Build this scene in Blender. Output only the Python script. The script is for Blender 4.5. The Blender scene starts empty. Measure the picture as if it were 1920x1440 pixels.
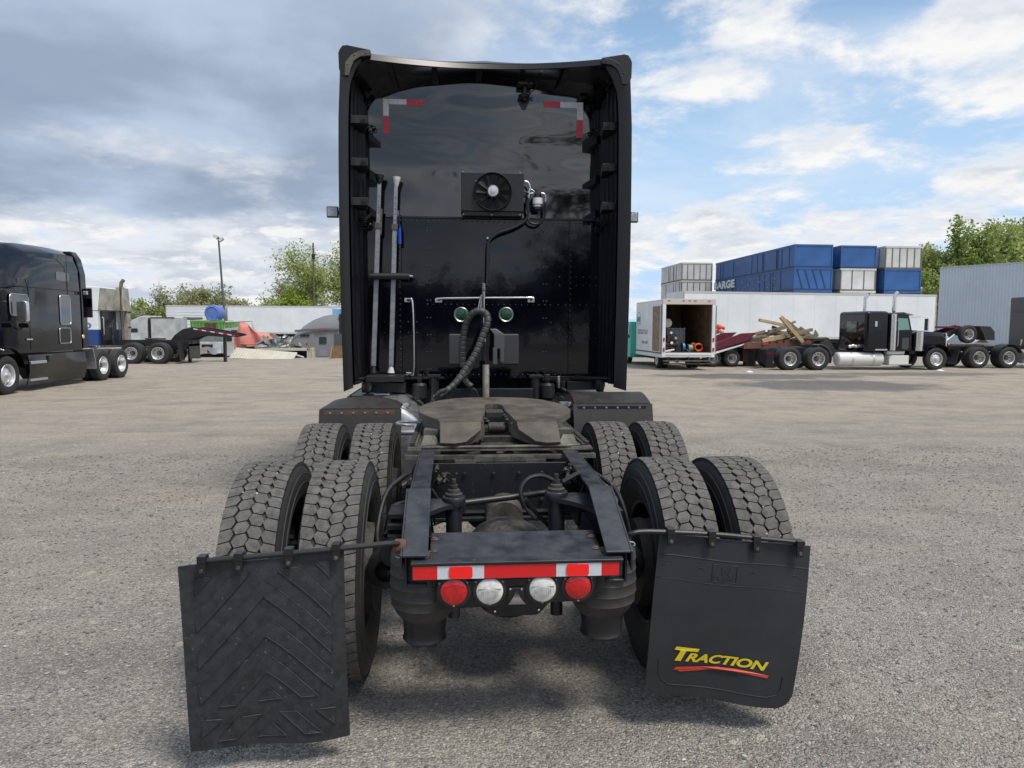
import bpy, math, random
import numpy as np
from mathutils import Vector, Matrix, noise
random.seed(7); rng = np.random.default_rng(7)
R = math.radians
sc = bpy.context.scene
col = sc.collection
# ------------------------------------------------------------------ camera
cam_d = bpy.data.cameras.new('camera'); cam = bpy.data.objects.new('camera', cam_d); col.objects.link(cam)
FPX, YAW, PITCH, ROLL = 1331.0, -.0807, .0797, .0041
CP = Vector((-.2492, -3.3638, 1.6527))
_Y = Matrix(((math.cos(YAW), math.sin(YAW), 0), (-math.sin(YAW), math.cos(YAW), 0), (0, 0, 1)))
_P = Matrix(((1, 0, 0), (0, math.cos(PITCH), -math.sin(PITCH)), (0, math.sin(PITCH), math.cos(PITCH))))
_R = Matrix(((math.cos(ROLL), 0, math.sin(ROLL)), (0, 1, 0), (-math.sin(ROLL), 0, math.cos(ROLL))))
M3 = _R @ _P @ _Y
cam.matrix_world = Matrix.Translation(CP) @ Matrix((M3[0], M3[2], -M3[1])).transposed().to_4x4()
cam_d.sensor_width = 36; cam_d.lens = FPX / 1920 * 36; cam_d.clip_end = 3000; cam_d.clip_start = .05
sc.camera = cam
# ------------------------------------------------------------------ sky
SUN_EL, SUN_ROT = R(60), R(138)
w = bpy.data.worlds.new('World'); sc.world = w; w.use_nodes = True
nt = w.node_tree; nt.nodes.clear()
def N(t, **k):
    n = nt.nodes.new(t)
    for a, b in k.items(): setattr(n, a, b)
    return n
def setin(n, i, v):
    if hasattr(v, 'is_output'): nt.links.new(v, n.inputs[i])
    elif v is not None: n.inputs[i].default_value = v
def math_(op, a, b=None, c=None, clamp=False):
    n = N('ShaderNodeMath', operation=op, use_clamp=clamp)
    setin(n, 0, a)
    if b is not None: setin(n, 1, b)
    if c is not None: setin(n, 2, c)
    return n.outputs[0]
def sstep(x, a, b):
    n = N('ShaderNodeMapRange', interpolation_type='SMOOTHSTEP')
    setin(n, 0, x); n.inputs[1].default_value = a; n.inputs[2].default_value = b
    return n.outputs[0]
def mixc(f, a, b):
    n = N('ShaderNodeMix', data_type='RGBA'); setin(n, 0, f); setin(n, 6, a); setin(n, 7, b)
    return n.outputs[2]
def noise_(v, scale, det=6, rough=.55, dist=0., lac=2.):
    n = N('ShaderNodeTexNoise'); nt.links.new(v, n.inputs['Vector'])
    n.inputs['Scale'].default_value = scale; n.inputs['Detail'].default_value = det
    n.inputs['Roughness'].default_value = rough; n.inputs['Distortion'].default_value = dist
    n.inputs['Lacunarity'].default_value = lac
    return n.outputs['Fac']
def comb(x, y, z):
    n = N('ShaderNodeCombineXYZ'); setin(n, 0, x); setin(n, 1, y); setin(n, 2, z); return n.outputs[0]
tc = N('ShaderNodeTexCoord'); sep = N('ShaderNodeSeparateXYZ'); nt.links.new(tc.outputs['Generated'], sep.inputs[0])
X, Yd, Z = sep.outputs
zc = math_('MAXIMUM', Z, 0.0)
inv = math_('DIVIDE', 1.0, math_('ADD', zc, .20))
px = math_('MULTIPLY', X, inv); py = math_('MULTIPLY', Yd, inv)
def lay(ox, oy, w_, sc_, det, ro, dist=.0):
    return noise_(comb(math_('ADD', px, ox), math_('ADD', py, oy), w_), sc_, det, ro, dist)
sky = N('ShaderNodeTexSky', sky_type='NISHITA'); sky.sun_disc = False; sky.sun_elevation = SUN_EL; sky.sun_rotation = SUN_ROT
sky.altitude = 50; sky.air_density = 1.0; sky.dust_density = 1.2; sky.ozone_density = 1.0
azx = math_('DIVIDE', X, math_('SQRT', math_('ADD', math_('MULTIPLY', X, X), math_('MULTIPLY', Yd, Yd))))
big = lay(3.1, 1.7, 5.2, .7, 3, .5)
n1 = lay(0, 0, .37, 2.3, 10, .60, .12); n2 = lay(.035, .10, .37, 2.3, 10, .60, .12)
wisp = noise_(comb(math_('MULTIPLY', px, 1.0), math_('MULTIPLY', py, 1.4), 7.7), 1.5, 8, .58, .3)
west = sstep(azx, .18, -.10)
low = sstep(zc, .30, .06)
cov = math_('ADD', n1, math_('ADD', math_('MULTIPLY', west, .10), math_('MULTIPLY', low, .105)))
cov = math_('ADD', cov, math_('MULTIPLY', math_('SUBTRACT', big, .5), .30))
alpha = sstep(cov, .47, .62)
thick = sstep(cov, .56, .76)
lit = sstep(math_('SUBTRACT', n1, n2), -.02, .12)
WHITE = (5.9, 6.1, 6.4, 1); GREY = (4.1, 4.5, 5.2, 1); DARK = (2.15, 2.72, 3.65, 1); SOFT = (3.5, 4.3, 5.45, 1)
c = mixc(thick, WHITE, GREY)
c = mixc(math_('MULTIPLY', lit, .80), c, (7.1, 7.0, 6.85, 1))
# a thick grey bank over the west; its ragged lower edge lies some ten degrees above the horizon
warp = math_('MULTIPLY', math_('SUBTRACT', lay(1.3, .4, 9.1, 1.25, 7, .58), .5), .42)
ze = math_('ADD', math_('ADD', zc, warp), math_('MULTIPLY', azx, -.04))
dk = math_('MULTIPLY', sstep(ze, .125, .20), sstep(math_('ADD', azx, math_('MULTIPLY', warp, 1.3)), .20, -.06))
soft = lay(7, 2, 2.0, 1.5, 6, .5, .1)
deep = math_('MULTIPLY', sstep(soft, .64, .42), sstep(zc, .50, .30))
darkc = mixc(deep, SOFT, DARK)
blue = N('ShaderNodeMix', data_type='RGBA', blend_type='MULTIPLY'); blue.inputs[0].default_value = 1
nt.links.new(sky.outputs[0], blue.inputs[6]); blue.inputs[7].default_value = (.97, 1.10, 1.14, 1)
skyc = mixc(sstep(zc, .60, .0), blue.outputs[2], (3.7, 5.2, 7.0, 1))
skyc = mixc(math_('MULTIPLY', sstep(wisp, .38, .76), .62), skyc, (5.3, 5.95, 6.8, 1))
fin = mixc(alpha, skyc, c)
fin = mixc(math_('MULTIPLY', dk, .95), fin, darkc)
bg = N('ShaderNodeBackground'); bg.inputs[1].default_value = .1; nt.links.new(fin, bg.inputs[0])
wo = N('ShaderNodeOutputWorld'); nt.links.new(bg.outputs[0], wo.inputs[0])
# ------------------------------------------------------------------ sun (veiled by cloud) and exposure
sd = bpy.data.lights.new('sun', 'SUN'); sd.energy = 2.3; sd.angle = R(16); sd.color = (1, .94, .85)
so = bpy.data.objects.new('sun', sd); col.objects.link(so)
sdir = Vector((math.sin(SUN_ROT) * math.cos(SUN_EL), math.cos(SUN_ROT) * math.cos(SUN_EL), math.sin(SUN_EL)))
so.rotation_euler = sdir.to_track_quat('Z', 'Y').to_euler()
sc.view_settings.view_transform = 'Standard'; sc.view_settings.look = 'None'
sc.view_settings.exposure = .5; sc.view_settings.gamma = 1; sc.view_settings.use_curve_mapping = False

# ------------------------------------------------------------------ helpers
def tag(o, label=None, cat=None, group=None, kind=None):
    if label: o['label'] = label
    if cat: o['category'] = cat
    if group: o['group'] = group
    if kind: o['kind'] = kind
    return o
def empty(name, loc, rz=0., label=None, cat=None, group=None, parent=None):
    o = bpy.data.objects.new(name, None); col.objects.link(o); o.empty_display_size = .2
    o.location = loc; o.rotation_euler = (0, 0, rz)
    if parent: o.parent = parent
    return tag(o, label, cat, group)
def axes(d, up=(0, 0, 1)):
    d = Vector(d).normalized(); u = Vector(up)
    if abs(d.dot(u)) > .95: u = Vector((1, 0, 0))
    a = d.cross(u).normalized(); return a, d.cross(a).normalized() * -1
REL = [None]
def pieces(v, f):
    par = list(range(len(v)))
    def find(i):
        while par[i] != i: par[i] = par[par[i]]; i = par[i]
        return i
    for q in f:
        a = find(q[0])
        for i in q[1:]:
            b = find(i)
            if b != a: par[b] = a
    roots = {}
    for k, q in enumerate(f): roots.setdefault(find(q[0]), []).append(k)
    isl = list(roots.values()); n = len(isl)
    if n == 1 or n > 400: return [list(range(len(f)))]
    V = np.array(v); lo = np.array([V[sorted({i for k in g for i in f[k]})].min(0) for g in isl]); hi = np.array([V[sorted({i for k in g for i in f[k]})].max(0) for g in isl])
    size = np.linalg.norm(hi - lo, axis=1)
    gap = np.maximum(0, np.maximum(lo[:, None] - hi[None], lo[None] - hi[:, None])); d = np.sqrt((gap ** 2).sum(2))
    near = d <= np.maximum(.02, .5 * np.maximum(size[:, None], size[None]))
    p = list(range(n))
    def fd(i):
        while p[i] != i: i = p[i]
        return i
    for i in range(n):
        for j in range(i):
            if near[i, j]:
                a, b = fd(i), fd(j)
                if a != b: p[a] = b
    out = {}
    for i in range(n): out.setdefault(fd(i), []).extend(isl[i])
    return list(out.values())
class MB:
    def __init__(s): s.v = []; s.f = []; s.m = []; s.uv = None
    def add(s, vs, fs, mi=0):
        b = len(s.v); s.v += [tuple(p) for p in vs]; s.f += [tuple(i + b for i in f) for f in fs]; s.m += [mi] * len(fs); return s
    def box(s, x0, x1, y0, y1, z0, z1, mi=0, T=None):
        vs = [Vector((x, y, z)) for z in (z0, z1) for y in (y0, y1) for x in (x0, x1)]
        if T is not None: vs = [T @ p for p in vs]
        return s.add(vs, [(0, 2, 3, 1), (4, 5, 7, 6), (0, 1, 5, 4), (2, 6, 7, 3), (0, 4, 6, 2), (1, 3, 7, 5)], mi)
    def hexa(s, b, t, mi=0):   # b, t: four points each, counterclockwise seen from t
        return s.add(list(b) + list(t), [(3, 2, 1, 0), (4, 5, 6, 7), (0, 1, 5, 4), (1, 2, 6, 5), (2, 3, 7, 6), (3, 0, 4, 7)], mi)
    def cyl(s, p0, p1, r0, r1=None, n=16, caps=True, mi=0):
        r1 = r0 if r1 is None else r1
        p0, p1 = Vector(p0), Vector(p1); a, b = axes(p1 - p0)
        vs = []
        for p, r in ((p0, r0), (p1, r1)):
            for i in range(n):
                t = 2 * math.pi * i / n; vs.append(p + a * (r * math.cos(t)) + b * (r * math.sin(t)))
        fs = [(i, i + n, (i + 1) % n + n, (i + 1) % n) for i in range(n)]
        if caps: fs += [tuple(range(n)), tuple(range(2 * n - 1, n - 1, -1))]
        return s.add(vs, fs, mi)
    def tube(s, pts, r, n=8, mi=0, smooth=0, caps=True):
        pts = [Vector(p) for p in pts]
        if smooth: pts = spline(pts, smooth)
        rs = r if isinstance(r, (list, tuple)) else [r] * len(pts)
        vs = []; pa = None
        for i, p in enumerate(pts):
            d = (pts[min(i + 1, len(pts) - 1)] - pts[max(i - 1, 0)])
            d = d.normalized() if d.length > 1e-9 else Vector((0, 0, 1))
            if pa is None: a, b = axes(d)
            else:
                a = (pa - d * pa.dot(d))
                a = a.normalized() if a.length > 1e-6 else axes(d)[0]
                b = d.cross(a)
            pa = a
            for k in range(n):
                t = 2 * math.pi * k / n; vs.append(p + a * (rs[i] * math.cos(t)) + b * (rs[i] * math.sin(t)))
        m = len(pts)
        fs = [(i * n + k, i * n + (k + 1) % n, (i + 1) * n + (k + 1) % n, (i + 1) * n + k) for i in range(m - 1) for k in range(n)]
        if caps: fs += [tuple(range(n - 1, -1, -1)), tuple(range((m - 1) * n, m * n))]
        return s.add(vs, fs, mi)
    def prism(s, poly, ax, a, b, mi=0, T=None):
        def P(u, v, t): return {'x': (t, u, v), 'y': (u, t, v), 'z': (u, v, t)}[ax]
        n = len(poly); vs = [Vector(P(u, v, a)) for u, v in poly] + [Vector(P(u, v, b)) for u, v in poly]
        if T is not None: vs = [T @ p for p in vs]
        fs = [tuple(range(n)), tuple(range(2 * n - 1, n - 1, -1))] + [(i, i + n, (i + 1) % n + n, (i + 1) % n) for i in range(n)]
        return s.add(vs, fs, mi)
    def lathe(s, prof, o=(0, 0, 0), ax='x', n=32, mi=0, sgn=1):
        vs = []
        for h, r in prof:
            for i in range(n):
                t = 2 * math.pi * i / n; c_, s_ = r * math.cos(t), r * math.sin(t)
                p = {'x': (h * sgn, c_, s_), 'y': (c_, h * sgn, s_), 'z': (c_, s_, h * sgn)}[ax]
                vs.append((p[0] + o[0], p[1] + o[1], p[2] + o[2]))
        m = len(prof)
        fs = [(j * n + i, j * n + (i + 1) % n, (j + 1) * n + (i + 1) % n, (j + 1) * n + i) for j in range(m - 1) for i in range(n)]
        return s.add(vs, fs, mi)
    def sheet(s, fn, nu, nv, mi=0, thick=None):
        vs = [fn(i / nu, j / nv) for j in range(nv + 1) for i in range(nu + 1)]
        fs = [(j * (nu + 1) + i, j * (nu + 1) + i + 1, (j + 1) * (nu + 1) + i + 1, (j + 1) * (nu + 1) + i) for j in range(nv) for i in range(nu)]
        s.add(vs, fs, mi)
        if thick is not None:
            t = Vector(thick); nn = len(vs)
            s.add([Vector(p) + t for p in vs], [f[::-1] for f in fs], mi)
            rim = [i for i in range(nu + 1)] + [(j + 1) * (nu + 1) - 1 for j in range(1, nv + 1)] + [nv * (nu + 1) + i for i in range(nu - 1, -1, -1)] + [j * (nu + 1) for j in range(nv - 1, 0, -1)]
            pts = [vs[i] for i in rim]; q = len(pts)
            s.add(pts + [Vector(p) + t for p in pts], [(i, i + q, (i + 1) % q + q, (i + 1) % q) for i in range(q)], mi)
        return s
    def mesh(s, name, smooth=35, fixn=True):
        me = bpy.data.meshes.new(name); me.from_pydata(s.v, [], s.f)
        me.polygons.foreach_set('material_index', s.m)
        if fixn:
            import bmesh
            bm = bmesh.new(); bm.from_mesh(me); bmesh.ops.recalc_face_normals(bm, faces=bm.faces); bm.to_mesh(me); bm.free()
        me.update()
        if smooth:
            me.shade_smooth(); me.set_sharp_from_angle(angle=R(smooth))
        return me
    def build(s, name, mat, parent=None, bevel=0, smooth=35, fixn=True, split=True):
        if REL[0] is not None:
            s.v = [tuple(REL[0] @ Vector(p)) for p in s.v]
        if split and parent is not None:
            pcs = pieces(s.v, s.f)
            if len(pcs) > 1:
                old = REL[0]; REL[0] = None; first = None
                for fs_ in pcs:
                    ids = sorted({i for k in fs_ for i in s.f[k]}); mp = {i: j for j, i in enumerate(ids)}
                    q = MB(); q.v = [s.v[i] for i in ids]; q.f = [tuple(mp[i] for i in s.f[k]) for k in fs_]; q.m = [s.m[k] for k in fs_]
                    o = q.build(name, mat, parent, bevel, smooth, fixn, split=False); first = first or o
                REL[0] = old; return first
        me = s.mesh(name, smooth, fixn)
        for m in (mat if isinstance(mat, (list, tuple)) else [mat]): me.materials.append(m)
        return link(name, me, parent, bevel)
def link(name, me, parent=None, bevel=0):
    o = bpy.data.objects.new(name, me); col.objects.link(o)
    if parent: o.parent = parent
    if bevel:
        b = o.modifiers.new('bevel', 'BEVEL'); b.width = bevel; b.segments = 2; b.limit_method = 'ANGLE'; b.angle_limit = R(40)
        b.harden_normals = True
    return o
def spline(pts, k=6):
    pts = [Vector(p) for p in pts]; out = []
    for i in range(len(pts) - 1):
        p0, p1, p2, p3 = pts[max(i - 1, 0)], pts[i], pts[i + 1], pts[min(i + 2, len(pts) - 1)]
        for j in range(k):
            t = j / k
            out.append(.5 * ((2 * p1) + (p2 - p0) * t + (2 * p0 - 5 * p1 + 4 * p2 - p3) * t * t + (3 * p1 - p0 - 3 * p2 + p3) * t ** 3))
    out.append(pts[-1]); return out
def children(o): return [c_ for c_ in o.children]
def copy_tree(o, parent=None):
    c_ = o.copy(); col.objects.link(c_); c_.parent = parent
    for ch in children(o): copy_tree(ch, c_)
    return c_
def text_tris(s, size=1., bold=0., shear=0., spacing=1.):
    cu = bpy.data.curves.new('t', 'FONT'); cu.body = s; cu.size = size; cu.offset = bold; cu.shear = shear; cu.space_character = spacing
    cu.resolution_u = 4
    ob = bpy.data.objects.new('t', cu); col.objects.link(ob)
    dg = bpy.context.evaluated_depsgraph_get(); dg.update()
    me = bpy.data.meshes.new_from_object(ob.evaluated_get(dg))
    vs = [v.co.copy() for v in me.vertices]; fs = [tuple(p.vertices) for p in me.polygons]
    bpy.data.objects.remove(ob); bpy.data.meshes.remove(me); bpy.data.curves.remove(cu)
    x0 = min(v.x for v in vs); x1 = max(v.x for v in vs); y0 = min(v.y for v in vs); y1 = max(v.y for v in vs)
    return [((v.x - x0) / (x1 - x0), (v.y - y0) / (y1 - y0)) for v in vs], fs, (x1 - x0, y1 - y0)
def text_on(mb, s, o, du, dv, mi=0, **k):   # o: lower left corner, du / dv: vectors along the whole width and height
    uv, fs, _ = text_tris(s, **k); o, du, dv = Vector(o), Vector(du), Vector(dv)
    mb.add([o + du * u + dv * v for u, v in uv], fs, mi)
# ------------------------------------------------------------------ materials
MAT = {}
def pbr(name, color, rough=.5, metal=0., spec=.5, coat=0., var=0., vscale=8., dark=None, bump=0., bscale=60., dust=0., dustc=(.23, .2, .17), rvar=0., objc=True, wave=None):
    if name in MAT: return MAT[name]
    m = bpy.data.materials.new(name); m.use_nodes = True; t = m.node_tree; b = t.nodes['Principled BSDF']
    b.inputs['Roughness'].default_value = rough; b.inputs['Metallic'].default_value = metal
    b.inputs['Specular IOR Level'].default_value = spec; b.inputs['Coat Weight'].default_value = coat; b.inputs['Coat Roughness'].default_value = .04
    b.inputs['Base Color'].default_value = (*color, 1)
    tcn = t.nodes.new('ShaderNodeTexCoord'); out = None
    def nz(sc_, det=5, ro=.6, vec=None):
        n = t.nodes.new('ShaderNodeTexNoise'); t.links.new(vec or tcn.outputs['Object'], n.inputs['Vector'])
        n.inputs['Scale'].default_value = sc_; n.inputs['Detail'].default_value = det; n.inputs['Roughness'].default_value = ro
        return n.outputs['Fac']
    def ramp(f, a, b_):
        n = t.nodes.new('ShaderNodeMapRange'); t.links.new(f, n.inputs[0]); n.inputs[1].default_value = a; n.inputs[2].default_value = b_; return n.outputs[0]
    def mx(f, a, b_):
        n = t.nodes.new('ShaderNodeMix'); n.data_type = 'RGBA'
        for i, v in ((0, f), (6, a), (7, b_)):
            if hasattr(v, 'is_output'): t.links.new(v, n.inputs[i])
            else: n.inputs[i].default_value = v if i == 0 else (*v[:3], 1)
        return n.outputs[2]
    if var or dark:
        d = dark or tuple(max(0, x * (1 - var)) for x in color)
        out = mx(ramp(nz(vscale), .35, .68), d, color)
    if dust:
        g = t.nodes.new('ShaderNodeNewGeometry'); sp = t.nodes.new('ShaderNodeSeparateXYZ'); t.links.new(g.outputs['Normal'], sp.inputs[0])
        up = ramp(sp.outputs[2], .15, 1.0)
        mu = t.nodes.new('ShaderNodeMath'); mu.operation = 'MULTIPLY'; t.links.new(ramp(nz(vscale * 1.7, 8, .65), .3, .75), mu.inputs[0])
        ad = t.nodes.new('ShaderNodeMath'); ad.operation = 'MULTIPLY_ADD'; t.links.new(up, ad.inputs[0]); ad.inputs[1].default_value = .8; ad.inputs[2].default_value = .2
        t.links.new(ad.outputs[0], mu.inputs[1])
        m2 = t.nodes.new('ShaderNodeMath'); m2.operation = 'MULTIPLY'; t.links.new(mu.outputs[0], m2.inputs[0]); m2.inputs[1].default_value = dust
        out = mx(m2.outputs[0], out or color, dustc)
        rr = t.nodes.new('ShaderNodeMapRange'); t.links.new(m2.outputs[0], rr.inputs[0]); rr.inputs[3].default_value = rough; rr.inputs[4].default_value = min(1, rough + .5)
        t.links.new(rr.outputs[0], b.inputs['Roughness'])
    elif rvar:
        rr = t.nodes.new('ShaderNodeMapRange'); t.links.new(nz(vscale * 2), rr.inputs[0]); rr.inputs[1].default_value = .3; rr.inputs[2].default_value = .7
        rr.inputs[3].default_value = rough; rr.inputs[4].default_value = rough + rvar; t.links.new(rr.outputs[0], b.inputs['Roughness'])
    if out is not None: t.links.new(out, b.inputs['Base Color'])
    if bump:
        bn = t.nodes.new('ShaderNodeBump'); bn.inputs['Strength'].default_value = 1; bn.inputs['Distance'].default_value = bump
        t.links.new(nz(bscale, 6), bn.inputs['Height']); t.links.new(bn.outputs[0], b.inputs['Normal'])
    MAT[name] = m; return m
gloss = pbr('gloss_black_paint', (.004, .0045, .007), .07, coat=.0, spec=.55, bump=.0006, bscale=2.2)
panel_up = pbr('gloss_black_panel', (.006, .0065, .009), .045, spec=.75, coat=1.0)
panel_lo = pbr('gloss_black_panel_low', (.0022, .003, .007), .05, spec=.5, bump=.0015, bscale=1.3)
plastic = pbr('black_plastic', (.011, .011, .013), .40, spec=.5, dust=.10, vscale=4, bump=.0004, bscale=150)
edge_rub = pbr('fairing_edge', (.006, .006, .007), .36, dust=.04, vscale=5)
inner = pbr('fairing_inner', (.007, .007, .010), .28, var=.3, dust=.05)
frame_m = pbr('frame_paint', (.012, .0145, .021), .30, dust=.42, vscale=7, dustc=(.13, .13, .135), spec=.5)
frame_dk = pbr('frame_paint_dark', (.007, .009, .014), .4, dust=.4, vscale=9, dustc=(.09, .08, .07))
rubber = pbr('tyre_rubber', (.028, .028, .029), .6, var=.35, vscale=14, dust=.35, dustc=(.12, .115, .105), bump=.0006, bscale=300)
rubber_sm = pbr('smooth_rubber', (.016, .016, .018), .5, var=.3, vscale=9, dust=.5, dustc=(.10, .095, .085))
flap_m = pbr('mudflap_rubber', (.020, .022, .026), .48, var=.3, vscale=6, dust=.25, dustc=(.09, .09, .09), bump=.0005, bscale=240)
flap_old = pbr('mudflap_rubber_worn', (.030, .033, .038), .52, dark=(.012, .013, .016), vscale=26, dust=.45, dustc=(.12, .12, .12), bump=.0010, bscale=90)
grease = pbr('greasy_plate', (.125, .105, .083), .48, dark=(.055, .046, .038), vscale=5, bump=.002, bscale=18, rvar=.3)
greasedk = pbr('greasy_dark', (.03, .028, .026), .6, dark=(.012, .012, .012), vscale=18, dust=.5, dustc=(.14, .12, .1), bump=.004, bscale=40)
dirtym = pbr('dirty_metal', (.16, .15, .13), .55, metal=.3, dark=(.05, .045, .04), vscale=12, bump=.002, bscale=50)
chrome = pbr('chrome', (.72, .72, .73), .16, metal=1., rvar=.12, vscale=6)
alum = pbr('aluminium', (.62, .63, .65), .33, metal=1., rvar=.2, vscale=9)
galv = pbr('galvanised_steel', (.36, .38, .41), .5, metal=.55, dark=(.22, .23, .25), vscale=20)
rust = pbr('rusty_steel', (.17, .065, .03), .8, dark=(.06, .045, .04), vscale=16, bump=.002, bscale=60)
black = pbr('matt_black', (.008, .008, .009), .6)
cable = pbr('cable_black', (.012, .012, .013), .4)
whitep = pbr('white_paint', (.76, .78, .80), .4, var=.12, vscale=1.3)
red_r = pbr('red_reflector', (.62, .008, .012), .22, coat=.5)
red_b = pbr('bright_red_reflector', (.92, .01, .008), .18, coat=.6)
red_f = pbr('faded_red_tape', (.75, .07, .09), .5, var=.3, vscale=40)
wht_r = pbr('white_reflector', (.62, .65, .70), .3, var=.12, vscale=160, coat=.3)
wht_f = pbr('faded_white_tape', (.80, .83, .84), .5, var=.15, vscale=40)
green_l = pbr('green_lens', (.006, .075, .028), .12, coat=.6, var=.4, vscale=70)
def chips(m, c_=(.17, .17, .165), th=.70, sc_=38.):
    t = m.node_tree; b = t.nodes['Principled BSDF']; lk = b.inputs['Base Color'].links; tcn = t.nodes.new('ShaderNodeTexCoord')
    n = t.nodes.new('ShaderNodeTexNoise'); t.links.new(tcn.outputs['Object'], n.inputs['Vector']); n.inputs['Scale'].default_value = sc_; n.inputs['Detail'].default_value = 4; n.inputs['Roughness'].default_value = .7
    q = t.nodes.new('ShaderNodeMapRange'); t.links.new(n.outputs['Fac'], q.inputs[0]); q.inputs[1].default_value = th; q.inputs[2].default_value = th + .02
    x = t.nodes.new('ShaderNodeMix'); x.data_type = 'RGBA'; t.links.new(q.outputs[0], x.inputs[0]); x.inputs[7].default_value = (*c_, 1)
    if lk: t.links.new(lk[0].from_socket, x.inputs[6])
    else: x.inputs[6].default_value = b.inputs['Base Color'].default_value
    t.links.new(x.outputs[2], b.inputs['Base Color'])
chips(frame_m); chips(flap_old, (.10, .10, .10), .66, 55.); chips(flap_m, (.07, .07, .07), .70, 60.); chips(frame_dk, (.12, .11, .09), .66, 30.); chips(rubber_sm, (.10, .095, .085), .68, 40.); chips(rubber, (.12, .115, .105), .70, 60.)
def glassmat(name, c_, rough=.05, a=.0):
    m = pbr(name, c_, rough, spec=.8, coat=.6); return m
dglass = glassmat('dark_glass', (.03, .04, .043))
# ------------------------------------------------------------------ ground
def gz(x, y):
    def ss(t): t = max(0., min(1., t)); return t * t * (3 - 2 * t)
    return -.11 * ss((y - 6) / 9) - .03 * ss((x - 4) / 8) * ss((y - 8) / 12) + .012 * (noise.noise((x * .21, y * .21, 3)) if abs(x) + abs(y) < 120 else 0) * ss((abs(y - 1) + abs(x) - 4) / 4)
def ground():
    m = bpy.data.materials.new('gravel'); m.use_nodes = True; t = m.node_tree; b = t.nodes['Principled BSDF']
    b.inputs['Roughness'].default_value = .9; b.inputs['Specular IOR Level'].default_value = .25
    tcn = t.nodes.new('ShaderNodeTexCoord'); O = tcn.outputs['Object']
    def mp(s):
        n = t.nodes.new('ShaderNodeMapping'); t.links.new(O, n.inputs[0]); n.inputs['Scale'].default_value = s; return n.outputs[0]
    def nz(v, s, d=5, ro=.6, dist=0.):
        n = t.nodes.new('ShaderNodeTexNoise'); t.links.new(v, n.inputs['Vector']); n.inputs['Scale'].default_value = s; n.inputs['Detail'].default_value = d; n.inputs['Roughness'].default_value = ro
        n.inputs['Distortion'].default_value = dist; return n.outputs['Fac']
    def mr(f, a, b_, c_=0., d=1., sm=False):
        n = t.nodes.new('ShaderNodeMapRange'); t.links.new(f, n.inputs[0])
        if sm: n.interpolation_type = 'SMOOTHSTEP'
        for i, v in enumerate((a, b_, c_, d)): n.inputs[i + 1].default_value = v
        return n.outputs[0]
    def mx(f, a, b_, bt='MIX'):
        n = t.nodes.new('ShaderNodeMix'); n.data_type = 'RGBA'; n.blend_type = bt
        for i, v in ((0, f), (6, a), (7, b_)):
            if hasattr(v, 'is_output'): t.links.new(v, n.inputs[i])
            else: n.inputs[i].default_value = v if i == 0 else (*v, 1)
        return n.outputs[2]
    def ma(op, a, b_=None, c_=None):
        n = t.nodes.new('ShaderNodeMath'); n.operation = op
        for i, v in enumerate((a, b_, c_)):
            if v is None: continue
            if hasattr(v, 'is_output'): t.links.new(v, n.inputs[i])
            else: n.inputs[i].default_value = v
        return n.outputs[0]
    def vor(s, feat='F1'):
        n = t.nodes.new('ShaderNodeTexVoronoi'); n.feature = feat; t.links.new(O, n.inputs['Vector']); n.inputs['Scale'].default_value = s; n.inputs['Randomness'].default_value = 1; return n
    sp = t.nodes.new('ShaderNodeSeparateXYZ'); t.links.new(O, sp.inputs[0])
    # broad tone: grey crushed stone near, tan dust farther out, streaks along the driving lanes
    lane = nz(mp((.10, .55, 1)), 1.0, 6, .6, .6); lane2 = nz(mp((.5, 3.2, 1)), 1.0, 5, .65, .4)
    patch = nz(O, .22, 6, .6, .3)
    tan = mr(ma('ADD', ma('MULTIPLY', sp.outputs[1], .030), ma('MULTIPLY', lane, 1.1)), .50, 1.0, sm=True)
    tan = ma('MULTIPLY', tan, mr(sp.outputs[1], 60, 22))
    base = mx(tan, (.37, .344, .308), (.49, .418, .332))
    base = mx(ma('MULTIPLY', mr(lane2, .42, .75), .45), base, mx(.5, base, (.17, .16, .15)))
    base = mx(mr(nz(O, 1.1, 7, .65, .5), .46, .70), base, mx(.55, base, (.20, .185, .165)))
    base = mx(mr(nz(mp((.35, .8, 1)), .8, 8, .68, 1.0), .50, .66), base, mx(.45, base, (.24, .225, .205)))
    base = mx(mr(patch, .55, .72), base, mx(.45, base, (.50, .42, .33)))
    # faint curved tyre tracks
    def track(cx, cy, w_, seed, k_):
        dx = ma('SUBTRACT', sp.outputs[0], cx); dy = ma('SUBTRACT', sp.outputs[1], cy); d = ma('SQRT', ma('ADD', ma('MULTIPLY', dx, dx), ma('MULTIPLY', dy, dy)))
        d = ma('ADD', d, ma('MULTIPLY', nz(O, .35, 3, .5), 1.2)); f = ma('PINGPONG', d, w_); f = mr(f, w_ * .80, w_ * .97, sm=True)
        return ma('MULTIPLY', f, ma('MULTIPLY', mr(nz(mp((1, 1, seed)), .16, 4, .6), .46, .62, sm=True), k_))
    base = mx(track(-22, 34, 1.15, 1.0, .42), base, mx(.5, base, (.19, .18, .165)))
    base = mx(track(38, -12, 1.5, 3.0, .40), base, mx(.5, base, (.50, .44, .36)))
    base = mx(track(6, 70, 1.3, 5.0, .40), base, mx(.5, base, (.20, .19, .17)))
    # stones
    v1 = vor(98.); v2 = vor(205.); v3 = vor(26.)
    def rnd(v, i=0):
        s2 = t.nodes.new('ShaderNodeSeparateColor'); t.links.new(v.outputs['Color'], s2.inputs[0]); return s2.outputs[i]
    sel = mr(nz(O, 9., 3, .6), .45, .6)
    st = ma('ADD', ma('MULTIPLY', rnd(v1), .6), ma('MULTIPLY', rnd(v2), .4))
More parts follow.
